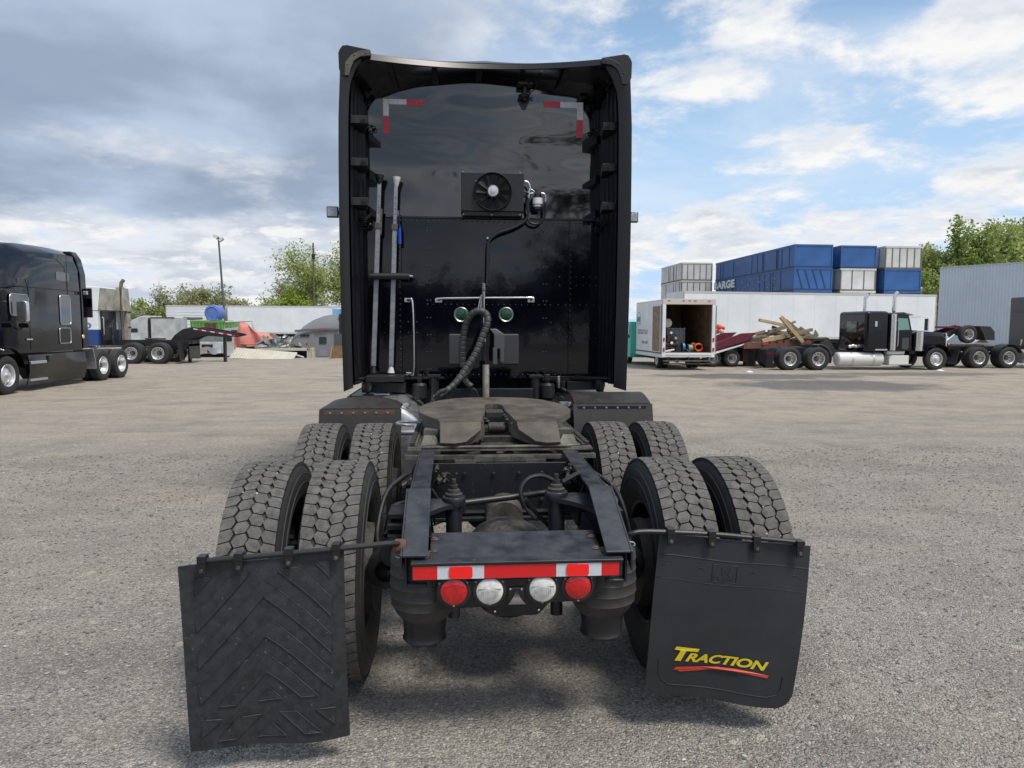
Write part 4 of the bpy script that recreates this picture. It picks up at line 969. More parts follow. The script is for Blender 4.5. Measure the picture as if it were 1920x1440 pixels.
# latch hanging under the roof edge
mb = MB(); p = W(984, 170, 3.27); mb.box(p.x - .065, p.x + .065, 3.2, 3.30, p.z + .035, p.z + .06); mb.box(p.x - .014, p.x + .014, 3.25, 3.31, p.z - .09, p.z + .04)
mb.lathe([(-.02, .03), (0, .055), (.025, .05), (.03, .02)], (p.x - .005, 3.28, p.z - .06), 'z', 14); mb.prism([(p.x - .06, p.z - .07), (p.x + .05, p.z - .07), (p.x + .015, p.z - .15), (p.x - .02, p.z - .15)], 'y', 3.315, 3.325)
mb.tube([W(992, 178, 3.25), W(1003, 165, 3.2), W(1016, 133, 2.95)], .006, 6); mb.tube([W(985, 160, 3.25), W(1014, 135, 2.95)], .007, 6)
mb.build('roof_latch', plastic, truck, bevel=.002)
# ---- conspicuity tape corners on the upper panel
def tp(a, b, c_, d, m_):
    x0, x1 = sorted((W(a, b, 3.33).x, W(c_, d, 3.33).x)); z0, z1 = sorted((W(a, b, 3.33).z, W(c_, d, 3.33).z))
    def f(u, v):
        x = x0 + (x1 - x0) * u; z = z0 + (z1 - z0) * v; q = pan((x - CX + 1.10) / 2.2, (z - 2.665) / 1.26); return (x, q[1] - .0025, z)
    MB().sheet(f, 8, 8).build('reflective_tape', m_, up, smooth=60, fixn=False)
tp(718, 185, 729, 217, wht_f); tp(729.3, 185, 762, 196, wht_f); tp(762.3, 186, 794, 198, red_f); tp(718, 217.3, 729, 250, red_f)
tp(1019, 190, 1050, 202, red_f); tp(1050.3, 191, 1082, 203, wht_f); tp(1082.3, 192, 1093, 225, wht_f); tp(1081.5, 225.3, 1092.5, 258, red_f)
# ---- fan cooler
a, b = W(865, 323, 3.2), W(982, 401, 3.2); mb = MB(); mb.box(a.x, b.x, 3.20, 3.30, b.z + .02, a.z); mb.box(a.x + .01, b.x - .01, 3.22, 3.34, b.z - .02, b.z + .02)
cool = mb.build('cooler_box', plastic, truck, bevel=.003)
fc_ = W(924, 360, 3.2); mb = MB()
for k in range(9):
    r = .045 + k * .0145; mb.lathe([(.0, r - .0012), (-.0025, r), (.0, r + .0012), (.0025, r), (.0, r - .0012)], (fc_.x, 3.172 + (.010 if k > 7 else 0), fc_.z), 'y', 40)
for k in range(12):
    a_ = k * math.pi / 6 + .1; mb.tube([(fc_.x + .04 * math.cos(a_), 3.170, fc_.z + .04 * math.sin(a_)), (fc_.x + .165 * math.cos(a_), 3.176, fc_.z + .165 * math.sin(a_))], .0022, 5)
mb.lathe([(3.172, .163), (3.165, .168), (3.172, .174), (3.20, .174)], (fc_.x, 0, fc_.z), 'y', 48)
mb.build('fan_guard', black, cool)
mb = MB(); mb.lathe([(0, .162), (.001, .0001)], (fc_.x, 3.197, fc_.z), 'y', 40)
for k in range(10):
    a_ = k * math.pi / 5; T = Matrix.Translation((fc_.x, 3.188, fc_.z)) @ Matrix.Rotation(a_, 4, 'Y') @ Matrix.Rotation(.5, 4, 'X'); mb.box(.04, .150, -.002, .001, -.022, .022, T=T)
mb.build('fan_blades', black, cool)
MB().lathe([(0, .058), (-.02, .056), (-.032, .046), (-.034, .022), (-.042, .020), (-.043, .0001)], (fc_.x, 3.172, fc_.z), 'y', 24).build('fan_motor', alum, cool)
mb = MB()
for px, py in ((893, 340), (954, 341), (893, 377), (954, 378), (868, 322), (975, 324), (869, 402), (922, 403), (975, 403)): q = W(px, py, 3.19); mb.lathe([(0, .007), (-.005, .006), (-.006, .0001)], tuple(q), 'y', 8)
mb.build('cooler_bolts', galv, cool)
p = W(1008, 379, 3.2)
ft = MB().lathe([(-.075, .0001), (-.075, .034), (-.07, .044), (.045, .044), (.05, .036), (.075, .03), (.085, .0001)], tuple(p), 'z', 24).build('fuel_filter', pbr('filter_black', (.01, .01, .01), .2), truck)
MB().lathe([(-.02, .0447), (.035, .0447)], tuple(p), 'z', 24).build('filter_label', whitep, ft); MB().lathe([(-.045, .045), (-.028, .046)], tuple(p), 'z', 24).build('filter_band', alum, ft)
for pts, r, m_ in (([(983, 340), (990, 342), (994, 352), (991, 362)], .009, alum), ([(991, 372), (993, 364), (1000, 362)], .008, alum), ([(1014, 362), (1021, 364), (1023, 372), (1022, 380)], .008, alum), ([(1022, 378), (1023, 395), (1018, 412), (1008, 420), (996, 418), (990, 412)], .011, cable),
                   ([(990, 372), (989, 390), (991, 400), (984, 415), (960, 428), (935, 437), (920, 448), (915, 462), (914, 500), (913, 535)], .014, cable), ([(915, 462), (918, 485), (914, 510), (919, 528)], .006, cable),
                   ([(936, 365), (950, 373), (958, 374), (966, 366), (985, 360), (995, 365)], .006, cable), ([(1003, 360), (998, 356), (992, 354)], .004, alum), ([(995, 398), (990, 410)], .007, galv)):
    mb = MB(); mb.tube([W(x, y, 3.22) for x, y in pts], r, 8, smooth=6); mb.build('conduit', m_, truck)
q = W(914, 447, 3.3); MB().lathe([(0, .012), (-.02, .010), (-.021, .0001)], tuple(q), 'y', 10).build('hook', chrome, truck)
# ---- bars, lamps, boxes on the lower panel
p0, p1 = W(822, 563, 3.28), W(997, 563, 3.28); mb = MB()
mb.tube([p0 + Vector((0, .05, -.0)), p0 + Vector((.01, 0, .008)), p0 + Vector((.06, -.02, .017)), p1 + Vector((-.06, -.02, .022)), p1 + Vector((-.01, 0, .013)), p1 + Vector((0, .05, 0))], .0115, 12, smooth=5)
gb = mb.build('grab_bar', chrome, truck)
for q in (p0, p1): MB().box(q.x - .035, q.x + .035, 3.325, 3.345, q.z - .022, q.z + .022).build('bar_foot', chrome, gb, bevel=.008)
p0, p1 = W(769, 562, 3.28), W(772, 702, 3.28); mb = MB(); mb.tube([p0 + Vector((-.03, .04, .0)), p0 + Vector((.0, .0, -.01)), p0 + Vector((.025, -.02, -.06)), p1 + Vector((.025, -.02, .07)), p1 + Vector((0, 0, .01)), p1 + Vector((-.03, .04, -.01))], .011, 12, smooth=5)
gb = mb.build('grab_bar', chrome, truck)
for q in (p0, p1): MB().box(q.x - .06, q.x + .02, 3.325, 3.345, q.z - .02, q.z + .02).build('bar_foot', chrome, gb, bevel=.008)
for px, py in ((865, 590), (949, 590)):
    q = W(px, py, 3.335); ring = MB().lathe([(.01, .072), (-.006, .070), (-.012, .064), (-.006, .056), (0, .055)], tuple(q), 'y', 40).build('green_lamp', alum, truck)
    MB().lathe([(.0, .056), (-.006, .054), (-.012, .035), (-.014, .0001)], tuple(q), 'y', 36).build('green_lamp_lens', green_l, ring)
for a_, b__ in (((841, 626), (873, 684)), ((939, 626), (973, 684))):
    a, b = W(*a_, 3.28), W(*b__, 3.28); MB().box(a.x, b.x, 3.28, 3.346, b.z, a.z).build('plastic_cover', pbr('grey_plastic', (.045, .045, .05), .5, bump=.0004, bscale=200), truck, bevel=.014)
# ---- pogo stick with the air lines
q = W(911, 715, 2.95); mb = MB(); mb.cyl((q.x, 2.95, 1.0), (q.x, 2.95, W(911, 684, 2.95).z), .030, n=20)
pg = mb.build('pogo_tube', pbr('worn_cream_metal', (.42, .40, .34), .5, metal=.2, dark=(.2, .19, .16), vscale=18), truck)
mb = MB(); mb.tube([(q.x, 2.95, W(911, 686, 2.95).z), W(909, 640, 2.95), W(907, 580, 2.95), W(907, 548, 2.95)], .011, 10); mb.build('pogo_rod', chrome, pg)
mb = MB()
zz0 = W(907, 548, 2.95)
for k in range(60): pass
mb.tube([zz0 + Vector((.014 * math.cos(k * .9), .014 * math.sin(k * .9), -.05 + .0022 * k)) for k in range(60)], .003, 5)
mb.lathe([(-.02, .013), (.02, .012), (.022, .0001)], tuple(zz0 + Vector((0, 0, .05))), 'z', 10); mb.build('spring', galv, pg)
mb = MB(); gx = W(930, 650, 3.0)
mb.box(gx.x - .02, gx.x + .075, 2.97, 3.02, gx.z - .02, gx.z + .11); mb.box(gx.x - .03, gx.x + .01, 2.97, 3.03, gx.z - .16, gx.z - .01); mb.box(gx.x + .035, gx.x + .07, 2.97, 3.03, gx.z - .14, gx.z - .01)
mb.hexa([(gx.x - .02, 2.97, gx.z + .11), (gx.x + .075, 2.97, gx.z + .11), (gx.x + .075, 3.02, gx.z + .11), (gx.x - .02, 3.02, gx.z + .11)], [(gx.x - .06, 2.98, gx.z + .16), (gx.x + .0, 2.98, gx.z + .16), (gx.x + .0, 3.01, gx.z + .16), (gx.x - .06, 3.01, gx.z + .16)])
mb.build('coupling_holder', pbr('cast_grey', (.10, .105, .105), .45, metal=.4), truck, bevel=.006)
def hose(pts, Ys, r, m_, wrap=True, name='wrapped_hose'):
    P = spline([W(x, y, yy) for (x, y), yy in zip(pts, Ys)], 40)
    L = 0; rs = []; out = []; pp = None; acc = 0
    D = []
    for a_, b__ in zip(P, P[1:]): D.append((b__ - a_).length)
    tot = sum(D); n = int(tot / .006); cur = 0; i = 0
    for k in range(n):
        t = k * .006
        while i < len(D) - 1 and cur + D[i] < t: cur += D[i]; i += 1
        out.append(P[i].lerp(P[i + 1], min(1, (t - cur) / max(D[i], 1e-9)))); rs.append(r * .92 if (not wrap or k % 8) else r * .76)
    mb = MB(); mb.tube(out, rs, 12); mb.build(name, m_, truck, smooth=60)
hose_m = pbr('hose_wrap', (.05, .052, .055), .5, var=.3, vscale=14, dust=.3)
hose([(820, 745), (838, 734), (856, 716), (876, 688), (893, 660), (905, 630), (914, 606), (912, 590), (900, 583), (886, 588), (875, 604), (869, 630), (867, 660), (868, 690)], [2.72, 2.75, 2.78, 2.82, 2.85, 2.87, 2.88, 2.9, 2.9, 2.92, 2.95, 2.98, 3.0, 3.02], .034, hose_m)
hose([(812, 748), (830, 738), (850, 722), (868, 704), (880, 690), (892, 664), (900, 640)], [2.66, 2.7, 2.76, 2.8, 2.86, 2.92, 2.94], .030, hose_m)
hose([(868, 692), (871, 708), (876, 718), (886, 726)], [3.02, 3.0, 2.98, 2.96], .030, hose_m)
hose([(886, 726), (893, 734), (898, 745)], [2.96, 2.95, 2.94], .006, cable, False, 'cable')
for k in range(4):
    hose([(903 + k, 552), (900 + k, 562), (898 + 2 * k, 572), (895 + 2 * k, 585)], [2.93, 2.92, 2.91, 2.9], .006, cable if k % 2 else galv, False, 'cable')
hose([(818, 742), (826, 735), (840, 730)], [2.64, 2.62, 2.6], .022, hose_m)
# ---- holder for the cargo bars, then the two bars themselves
a, b = W(694, 518, 3.16), W(768, 518, 3.16); mb = MB(); mb.cyl((a.x, 3.16, a.z), (b.x, 3.16, b.z), .030, n=16); mb.box(a.x + .02, a.x + .06, 3.16, 3.35, a.z - .01, a.z + .01); mb.box(b.x - .06, b.x - .02, 3.16, 3.35, a.z - .01, a.z + .01)
bh = mb.build('bar_holder', plastic, truck); MB().lathe([(0, .012), (.03, .010), (.032, .0001)], (b.x, 3.16, b.z), 'x', 10).build('end_bolt', galv, bh)
def cargo_bar(t, bt, capm, label, handle):
    p1, p0 = W(*t, 3.215), W(*bt, 3.215); r = empty('cargo_bar', p0, 0, label, 'cargo bar', 'cargo bars standing in the rack'); L = p1 - p0
    d = L.normalized(); T = Matrix.Translation((0, 0, 0)) @ Vector((0, 0, 1)).rotation_difference(d).to_matrix().to_4x4(); h = L.length
    mb = MB(); mb.box(-.021, .021, -.021, .021, .06, h * .74, T=T); mb.build('lower_tube', galv, r, bevel=.004)
    mb = MB(); mb.box(-.017, .017, -.017, .017, h * .74, h - .08, T=T); mb.build('upper_tube', galv, r, bevel=.003)
    mb = MB(); mb.cyl(T @ Vector((0, 0, h - .09)), T @ Vector((0, 0, h - .03)), .019, .036, n=16); mb.cyl(T @ Vector((0, 0, h - .03)), T @ Vector((0, 0, h - .005)), .036, .039, n=16); mb.build('foot_pad', capm, r)
    mb = MB(); mb.cyl(T @ Vector((0, 0, .06)), T @ Vector((0, 0, .0)), .018, .034, n=14); mb.build('foot_pad', capm, r)
    mb = MB()
    for k in range(5): mb.cyl(T @ Vector((.0, -.0172, h * .78 + k * .05)), T @ Vector((.0, -.0178, h * .78 + k * .05)), .005, n=8)
    mb.build('pin_holes', black, r)
    mb = MB(); mb.box(-.028, .028, -.028, .028, h * .73, h * .76, T=T); mb.box(.018, .034, -.012, .012, h * .70, h * .83, T=T); mb.build('ratchet', dirtym, r, bevel=.003)
    if handle: mb = MB(); mb.tube([T @ Vector((.03, -.02, h * .80)), T @ Vector((.045, -.03, h * .74)), T @ Vector((.05, -.03, h * .66))], [.012, .014, .016], 8); mb.build('blue_handle', pbr('blue_plastic', (.01, .06, .42), .35), r)
cargo_bar((712, 327), (700, 699), pbr('pad_black', (.01, .01, .01), .6), 'grey steel cargo bar with black foot pads, the left one in the rack', False)
cargo_bar((743, 331), (733, 699), pbr('pad_white', (.6, .6, .6), .5), 'grey steel cargo bar with white foot pads and a blue handle', True)
# ================================================================== background vehicles and yard
def begin(root):
    REL[0] = (Matrix.Translation(root.location) @ root.rotation_euler.to_matrix().to_4x4()).inverted(); return root
def end(): REL[0] = None
def SX(px, py, X):      # the point of the plane x = X that the photograph shows at (px, py)
    d_ = M3.transposed() @ Vector(((px - 960) / FPX, 1, (720 - py) / FPX))
    return CP + d_ * ((X - CP.x) / d_.x)
GB = -.12
fw_rubber = pbr('far_rubber', (.022, .022, .023), .75, var=.3, vscale=6, dust=.4, dustc=(.11, .105, .1))
alu_far = pbr('far_aluminium', (.68, .68, .69), .32, metal=.75, rvar=.2)
hub_m = pbr('dusty_hub', (.12, .085, .06), .7, var=.4)
_fm = {}
def fwheel(parent, loc, ang, r=.5, w=.28, kind='dual', rim=None):
    """ang: direction (about z) of the outboard side; 0 = +x"""
    rim = rim or alu_far; key = (round(r, 3), w, kind, rim.name)
    if key not in _fm:
        k = r / .5
        ty = MB().lathe([(-.5 * w + .03, .28 * k), (-.5 * w, .36 * k), (-.5 * w, .44 * k), (-.5 * w + .03, .49 * k), (-.05, r), (.05, r), (.5 * w - .03, .49 * k), (.5 * w, .44 * k), (.5 * w, .36 * k), (.5 * w - .03, .28 * k), (.5 * w - .04, .27 * k), (-.5 * w + .04, .27 * k), (-.5 * w + .03, .28 * k)], n=36)
        gm = ty.mesh('tyre', 40); gm.materials.append(fw_rubber)
        q = MB()
        if kind == 'dual': q.lathe([(.5 * w - .02, .292 * k), (.5 * w - .01, .285 * k), (.5 * w - .03, .265 * k), (-.02, .25 * k), (-.06, .225 * k), (-.065, .14 * k), (-.06, .0001)], n=32)
        else: q.lathe([(.5 * w - .02, .292 * k), (.5 * w - .01, .285 * k), (.5 * w - .03, .265 * k), (.02, .25 * k), (.04, .235 * k), (.09, .15 * k), (.095, .0001)], n=32)
        rm = q.mesh('wheel', 35); rm.materials.append(rim)
        x0 = -.062 if kind == 'dual' else .055
        h = MB()
        for i in range(10):
            a = i * math.pi / 5; c_, s_ = math.cos(a), math.sin(a)
            xx = x0 if kind == 'dual' else .06; h.cyl((xx - .01, .19 * k * c_, .19 * k * s_), (xx + .006, .19 * k * c_, .19 * k * s_), .025 * k, n=8)
        hm = h.mesh('hand_holes', 0); hm.materials.append(black)
        g = MB(); xb = x0
        g.lathe([(xb, .115 * k), (xb + .03, .11 * k), (xb + .04, .075 * k), (xb + .11, .07 * k), (xb + .12, .0001)], n=20)
        for i in range(10):
            a = i * math.pi / 5 + .3; g.cyl((xb, .13 * k * math.cos(a), .13 * k * math.sin(a)), (xb + .03, .13 * k * math.cos(a), .13 * k * math.sin(a)), .014, n=6)
        gh = g.mesh('hub', 35); gh.materials.append(hub_m if kind == 'dual' else alu_far)
        _fm[key] = (rm, gm, hm, gh)
    rm, gm, hm, gh = _fm[key]
    o = link('wheel', rm, parent); loc = Vector(loc)
    o.location = (REL[0] @ loc) if REL[0] is not None else loc
    o.rotation_euler = (rng.random() * 0, 0, ang - (parent.rotation_euler.z if REL[0] is not None else 0))
    link('tyre', gm, o); tag(link('hand_holes', hm, o), kind='stuff'); link('hub', gh, o); return o
def duals(root, x, y, nx, ny, z, r=.5, half=1.2, far=True):
    """a dual wheel set whose near outer face points along (nx, ny); x, y: centre of the axle"""
    a = math.atan2(ny, nx)
    for s in ((1, -1) if far else (1,)):
        d = Vector((nx, ny, 0)) * s
        fwheel(root, Vector((x, y, z)) + d * (half - .14), a if s > 0 else a + math.pi, r); o = fwheel(root, Vector((x, y, z)) + d * (half - .47), a + math.pi if s > 0 else a, r)
def loft(mb, st, cap=True, mi=0):
    n = len(st[0]); b = [tuple(p) for r_ in st for p in r_]; m = len(st)
    fs = [(j * n + i, j * n + (i + 1) % n, (j + 1) * n + (i + 1) % n, (j + 1) * n + i) for j in range(m - 1) for i in range(n)]
    if cap: fs += [tuple(range(n - 1, -1, -1)), tuple(range((m - 1) * n, m * n))]
    return mb.add(b, fs, mi)
def rrect(cx, cy, w, h, r, n=4):
    out = []
    for sx, sy, a0 in ((1, 1, 0), (-1, 1, 90), (-1, -1, 180), (1, -1, 270)):
        out += [(cx + sx * (w / 2 - r) + r * math.cos(R(a0 + 90 * t / n)), cy + sy * (h / 2 - r) + r * math.sin(R(a0 + 90 * t / n))) for t in range(n + 1)]
    return out
# ---- black aero sleeper truck at the left edge, nose towards the camera
bt = begin(empty('semi_truck', (-12.75, 21, GB), 0, 'glossy black aerodynamic sleeper truck cut off by the left edge, chrome mirror', 'truck'))
aero = pbr('aero_black', (.003, .0033, .0045), .06, spec=.6, bump=.004, bscale=.9)
aero_low = pbr('aero_black_low', (.006, .0075, .010), .12, spec=.6, dust=.08, vscale=2)
def sec(y, zt, hw, zb=.92, sh=.0):
    """cross section at y: top height zt, half width hw"""
    s_ = zt - zb; half_ = [(hw, zb), (hw, zb + .35 * s_), (hw * .995, zb + .60 * s_), (hw * .97, zb + .80 * s_ - sh), (hw * .86, zb + .93 * s_ - sh * .7), (hw * .6, zb + .985 * s_), (0, zt)]
    return [(-12.75 + x, y, z) for x, z in half_] + [(-12.75 - x, y, z) for x, z in half_[-2::-1]]
mb = MB(); loft(mb, [sec(19.25, 3.93, 1.19), sec(18.6, 3.94, 1.20), sec(17.8, 3.93, 1.20, sh=.05), sec(17.0, 3.90, 1.2, sh=.2), sec(16.2, 3.80, 1.19, sh=.45), sec(15.6, 3.60, 1.17, sh=.6), sec(15.1, 3.2, 1.12, sh=.55), sec(14.7, 2.6, 1.05, sh=.25), sec(14.4, 2.0, 1.0), sec(13.6, 1.8, .95), sec(12.3, 1.5, .85)])
bb = mb.build('cab_body', aero, bt, smooth=40)
mb = MB(); loft(mb, [[(-12.75 + a, y, b) for a, b in (( 1.21, .95), (1.215, 2.2), (1.20, 3.2), (1.10, 3.65), (.95, 3.88), (-.95, 3.88), (-1.10, 3.65), (-1.20, 3.2), (-1.215, 2.2), (-1.21, .95))] for y in (19.3, 19.62)]); mb.build('side_extender', aero, bt, bevel=.02)
MB().box(-11.555, -11.548, 18.55, 18.57, 1.0, 3.75).build('body_seam', black, bb)
MB().box(-11.552, -11.546, 14.9, 19.25, 2.66, 2.68).build('body_seam', black, bb)
MB().box(-11.552, -11.546, 16.62, 16.64, 1.0, 2.9).build('body_seam', black, bb)
def sidewin(y0, y1, z0, z1, r, name, X=-11.545, fr=True, parent=None, slant=0):
    pl = rrect((y0 + y1) / 2, (z0 + z1) / 2, y1 - y0, z1 - z0, r); pl = [(y, z + slant * (y - y0)) for y, z in pl]
    o = MB().prism([(y, z) for y, z in pl], 'x', X, X + .012).build(name, dglass if 'hatch' not in name else aero, parent or bb)
    if fr:
        mb = MB(); mb.tube([(X + .014, y, z) for y, z in pl + pl[:1]], .010, 6); mb.build(name + '_frame', alum, o)
    return o
p, q = SX(111, 553, -11.54), SX(133, 610, -11.54); sidewin(p.y, q.y, q.z + .03, p.z, .08, 'window')
p, q = SX(111, 615, -11.54), SX(133, 643, -11.54); sidewin(p.y, q.y, q.z, p.z, .06, 'hatch')
p, q = SX(102, 512, -11.6), SX(127, 528, -11.6); sidewin(p.y, q.y, q.z, p.z + .05, .06, 'window', -11.575, False)
p, q = SX(17, 550, -11.54), SX(54, 592, -11.54); sidewin(p.y, q.y, q.z, p.z, .1, 'door_window', -11.548, True)
p, q = SX(35, 522, -11.54), SX(58, 543, -11.54); sidewin(p.y, q.y, q.z, p.z, .05, 'quarter_window', -11.60, False, slant=.25)
p = SX(55, 636, -11.54); MB().box(-11.545, -11.52, p.y - .14, p.y + .14, p.z - .025, p.z + .015).build('door_handle', chrome, bb, bevel=.008)
p = SX(45, 584, -11.3); mb = MB(); mb.prism(rrect(-11.33, p.z, .26, .55, .07), 'y', p.y - .05, p.y + .08); mi_ = mb.build('mirror', chrome, bt, bevel=.02)
MB().tube([(-11.35, p.y, p.z - .3), (-11.5, p.y + .2, p.z - .45), (-11.62, p.y + .1, p.z - .45)], .02, 8).build('mirror_arm', plastic, mi_)
MB().box(-11.45, -11.2, p.y - .02, p.y + .08, p.z - .42, p.z - .30).build('lower_mirror', aero, mi_, bevel=.02)
p = SX(24, 515, -11.75); MB().tube([(-11.85, p.y, p.z - .65), (-11.85, p.y, p.z)], .008, 6).build('aerial', black, bt)
# skirt with bright steps
mb = MB()
def skt(u, v):
    y = 16.5 + 2.95 * u; z = .86 - .80 * v; return (-11.57 + .05 * math.sin(v * 3.14) - .08 * v + .03 * math.sin(u * 6 + v * 2), y, z)
mb.sheet(skt, 20, 8, thick=(-.03, 0, 0)); sk = mb.build('side_skirt', aero_low, bt, smooth=60)
mb = MB(); mb.box(-11.75, -11.50, 16.52, 17.25, .62, .70); mb.build('step', alum, sk, bevel=.01); mb = MB(); mb.box(-11.75, -11.52, 16.5, 17.3, .16, .22); mb.build('step', alum, sk, bevel=.01)
MB().box(-11.55, -11.50, 17.32, 17.4, .66, .82).build('skirt_latch', black, sk)
mb = MB(); mb.sheet(lambda u, v: (-11.50 - .3 * v, 15.62 + .62 * math.cos(R(10 + 175 * u)) * (1 + .12 * v), .42 + .66 * math.sin(R(10 + 175 * u)) * (1 + .05 * v)), 20, 4, thick=(-.1, 0, .03)); mb.build('wheel_arch', aero, bt, smooth=60)
mb = MB(); loft(mb, [[(-12.75 + a, y, z) for a, z in ((1.15, .35), (1.17, .9), (1.0, zt), (-1.0, zt), (-1.17, .9), (-1.15, .35))] for y, zt in ((14.75, 1.2), (13.9, 1.5), (12.4, 1.3))]); mb.build('hood_side', aero, bt, bevel=.03)
fwheel(bt, (-11.70, 15.62, GB + .5), 0, .5, .3, 'steer'); fwheel(bt, (-13.75, 15.62, GB + .5), math.pi, .5, .3, 'steer')
for y in (20.5, 21.75): duals(bt, -12.72, y, 1, 0, GB + .5, .5)
MB().box(-13.15, -12.35, 15, 22.4, .6, .85).build('frame_rails', frame_dk, bt)
mb = MB(); mb.sheet(lambda u, v: (-11.48 - .6 * v, 19.55 + .36 * math.sin(u * 1.57) , .96 - 1.0 * max(0, u - .35) * (u > .35)), 12, 2, thick=(0, -.02, -.015)); mb.box(-12.0, -11.5, 19.2, 19.6, .93, .965); mb.build('bright_fender', alum, bt)
p = SX(156, 549, -11.5); MB().box(p.x, p.x + .12, p.y - .03, p.y + .05, p.z - .06, p.z + .05).build('work_light', alum, bt, bevel=.01)
MB().lathe([(0, .06), (.02, .05), (.022, .0001)], (-11.54, 19.3, 1.32), 'x', 14).build('marker_lamp', lens_w, bt)
for zz in (1.9, 2.2): MB().box(-11.56, -11.40, 19.62, 19.68, zz, zz + .6).build('rear_trim', plastic, bt, bevel=.02)
end()
# ---- white and blue sleeper tractor behind it, facing left
wt = begin(empty('semi_truck', (-15.2, 31.9, GB), 0, 'white and blue sleeper tractor without trailer, upright exhaust stack on its open back', 'truck'))
bluep = pbr('dark_blue_paint', (.012, .05, .20), .25, coat=.3); cream = pbr('dirty_cream', (.42, .41, .36), .6, dark=(.22, .21, .17), vscale=2.5)
mb = MB(); mb.prism([(-16.55, 1.45), (-16.55, 2.35), (-16.42, 3.42), (-17.6, 3.50), (-19.2, 3.4), (-20.2, 2.6), (-20.4, 1.9), (-22.3, 1.7), (-22.4, 1.45)], 'y', 30.7, 33.05); cb = mb.build('cab_body', whitep, wt, bevel=.04)
MB().prism([(-16.555, .75), (-16.555, 1.447), (-22.3, 1.447), (-22.3, .75)], 'y', 30.705, 33.045).build('lower_body', bluep, wt, bevel=.02)
MB().box(-17.02, -17.0, 30.69, 30.70, .75, 3.4).build('body_seam', black, cb); MB().box(-20, -16.5, 30.69, 30.70, 2.33, 2.35).build('body_seam', black, cb)
MB().box(-16.54, -16.46, 30.95, 32.3, .78, 2.32).build('back_panel', plastic, wt)
MB().box(-16.56, -16.40, 30.76, 32.4, 2.36, 3.38).build('upper_back', cream, wt, bevel=.02)
mb = MB(); mb.prism([(32.72, .95), (33.02, .95), (33.02, 2.3), (33.0, 2.9), (32.9, 3.45), (32.3, 3.5), (32.3, 2.35), (32.72, 2.35)], 'x', -16.45, -16.1); mb.build('side_extender', cream, wt, bevel=.03)
for zz in (1.55, 2.28): MB().box(-16.09, -16.08, 32.7, 33.03, zz, zz + .06).build('extender_bracket', black, wt)
mb = MB(); mb.tube([(-16.2, 32.35, .8), (-16.2, 32.35, 2.35)], .11, 12); mb.tube([(-16.2, 32.35, 2.3), (-16.2, 32.35, 3.5), (-16.18, 32.35, 3.7), (-16.06, 32.35, 3.85)], .085, 12); mb.build('exhaust_stack', pbr('dull_stack', (.25, .21, .17), .5, metal=.5, var=.3), wt)
MB().tube([(-16.42, 30.86, 1.2), (-16.36, 30.86, 1.25), (-16.36, 30.86, 2.0), (-16.42, 30.86, 2.05)], .02, 8).build('grab_bar', alum, wt)
for k in range(3): MB().tube([(-16.35, 31.8, 1.95), (-16.25, 31.6 - .2 * k, 1.6), (-16.2, 31.3 + .1 * k, 1.1), (-16.1, 31.2 + .3 * k, .8)], .025, 8, smooth=6).build('air_hose', cable, wt)
for x in (-16.0, -14.05) if False else (-15.15, -13.95): duals(wt, x, 31.9, 0, -1, GB + .5, .5)
MB().box(-20, -12.7, 31.45, 31.55, .72, .98).build('frame_rail', frame_dk, wt); MB().box(-20, -12.7, 32.25, 32.35, .72, .98).build('frame_rail', frame_dk, wt)
mb = MB(); mb.lathe([(0, .45), (.05, .46), (.07, .42), (.08, .0001)], (-14.5, 31.9, 1.0), 'z', 24); mb.build('fifth_wheel', greasedk, wt)
MB().box(-13.2, -12.7, 31.2, 32.6, .70, .95).build('tail_crossmember', frame_dk, wt)
for y in (30.85, 32.95):
    mb = MB(); mb.sheet(lambda u, v: (-12.95 + .5 * (v - .5) * .2, y - .3 + .6 * u, .9 - .85 * v), 3, 4, thick=(.012, 0, 0)); mb.build('mud_flap', rubber_sm, wt)
MB().box(-12.72, -12.70, 31.2, 32.6, .1, .8).build('mud_flap', plastic, wt)
MB().box(-16.5, -15.8, 30.75, 33.0, .66, .74).build('deck_plate', dirtym, wt)
mb = MB(); mb.lathe([(-18.4, .0001), (-18.4, .3), (-16.9, .3), (-16.9, .0001)], (0, 31.05, .42), 'x', 24); mb.build('fuel_tank', alum, wt)
mb = MB(); c0 = SX(158, 604, -17.4); text_on(mb, 'IO', (-17.45, 30.695, 1.50), (.62, 0, 0), (0, 0, .30), bold=.02); mb.build('blue_lettering', pbr('blue_print', (.01, .14, .42), .4), cb, smooth=0, fixn=False, split=False)
end()
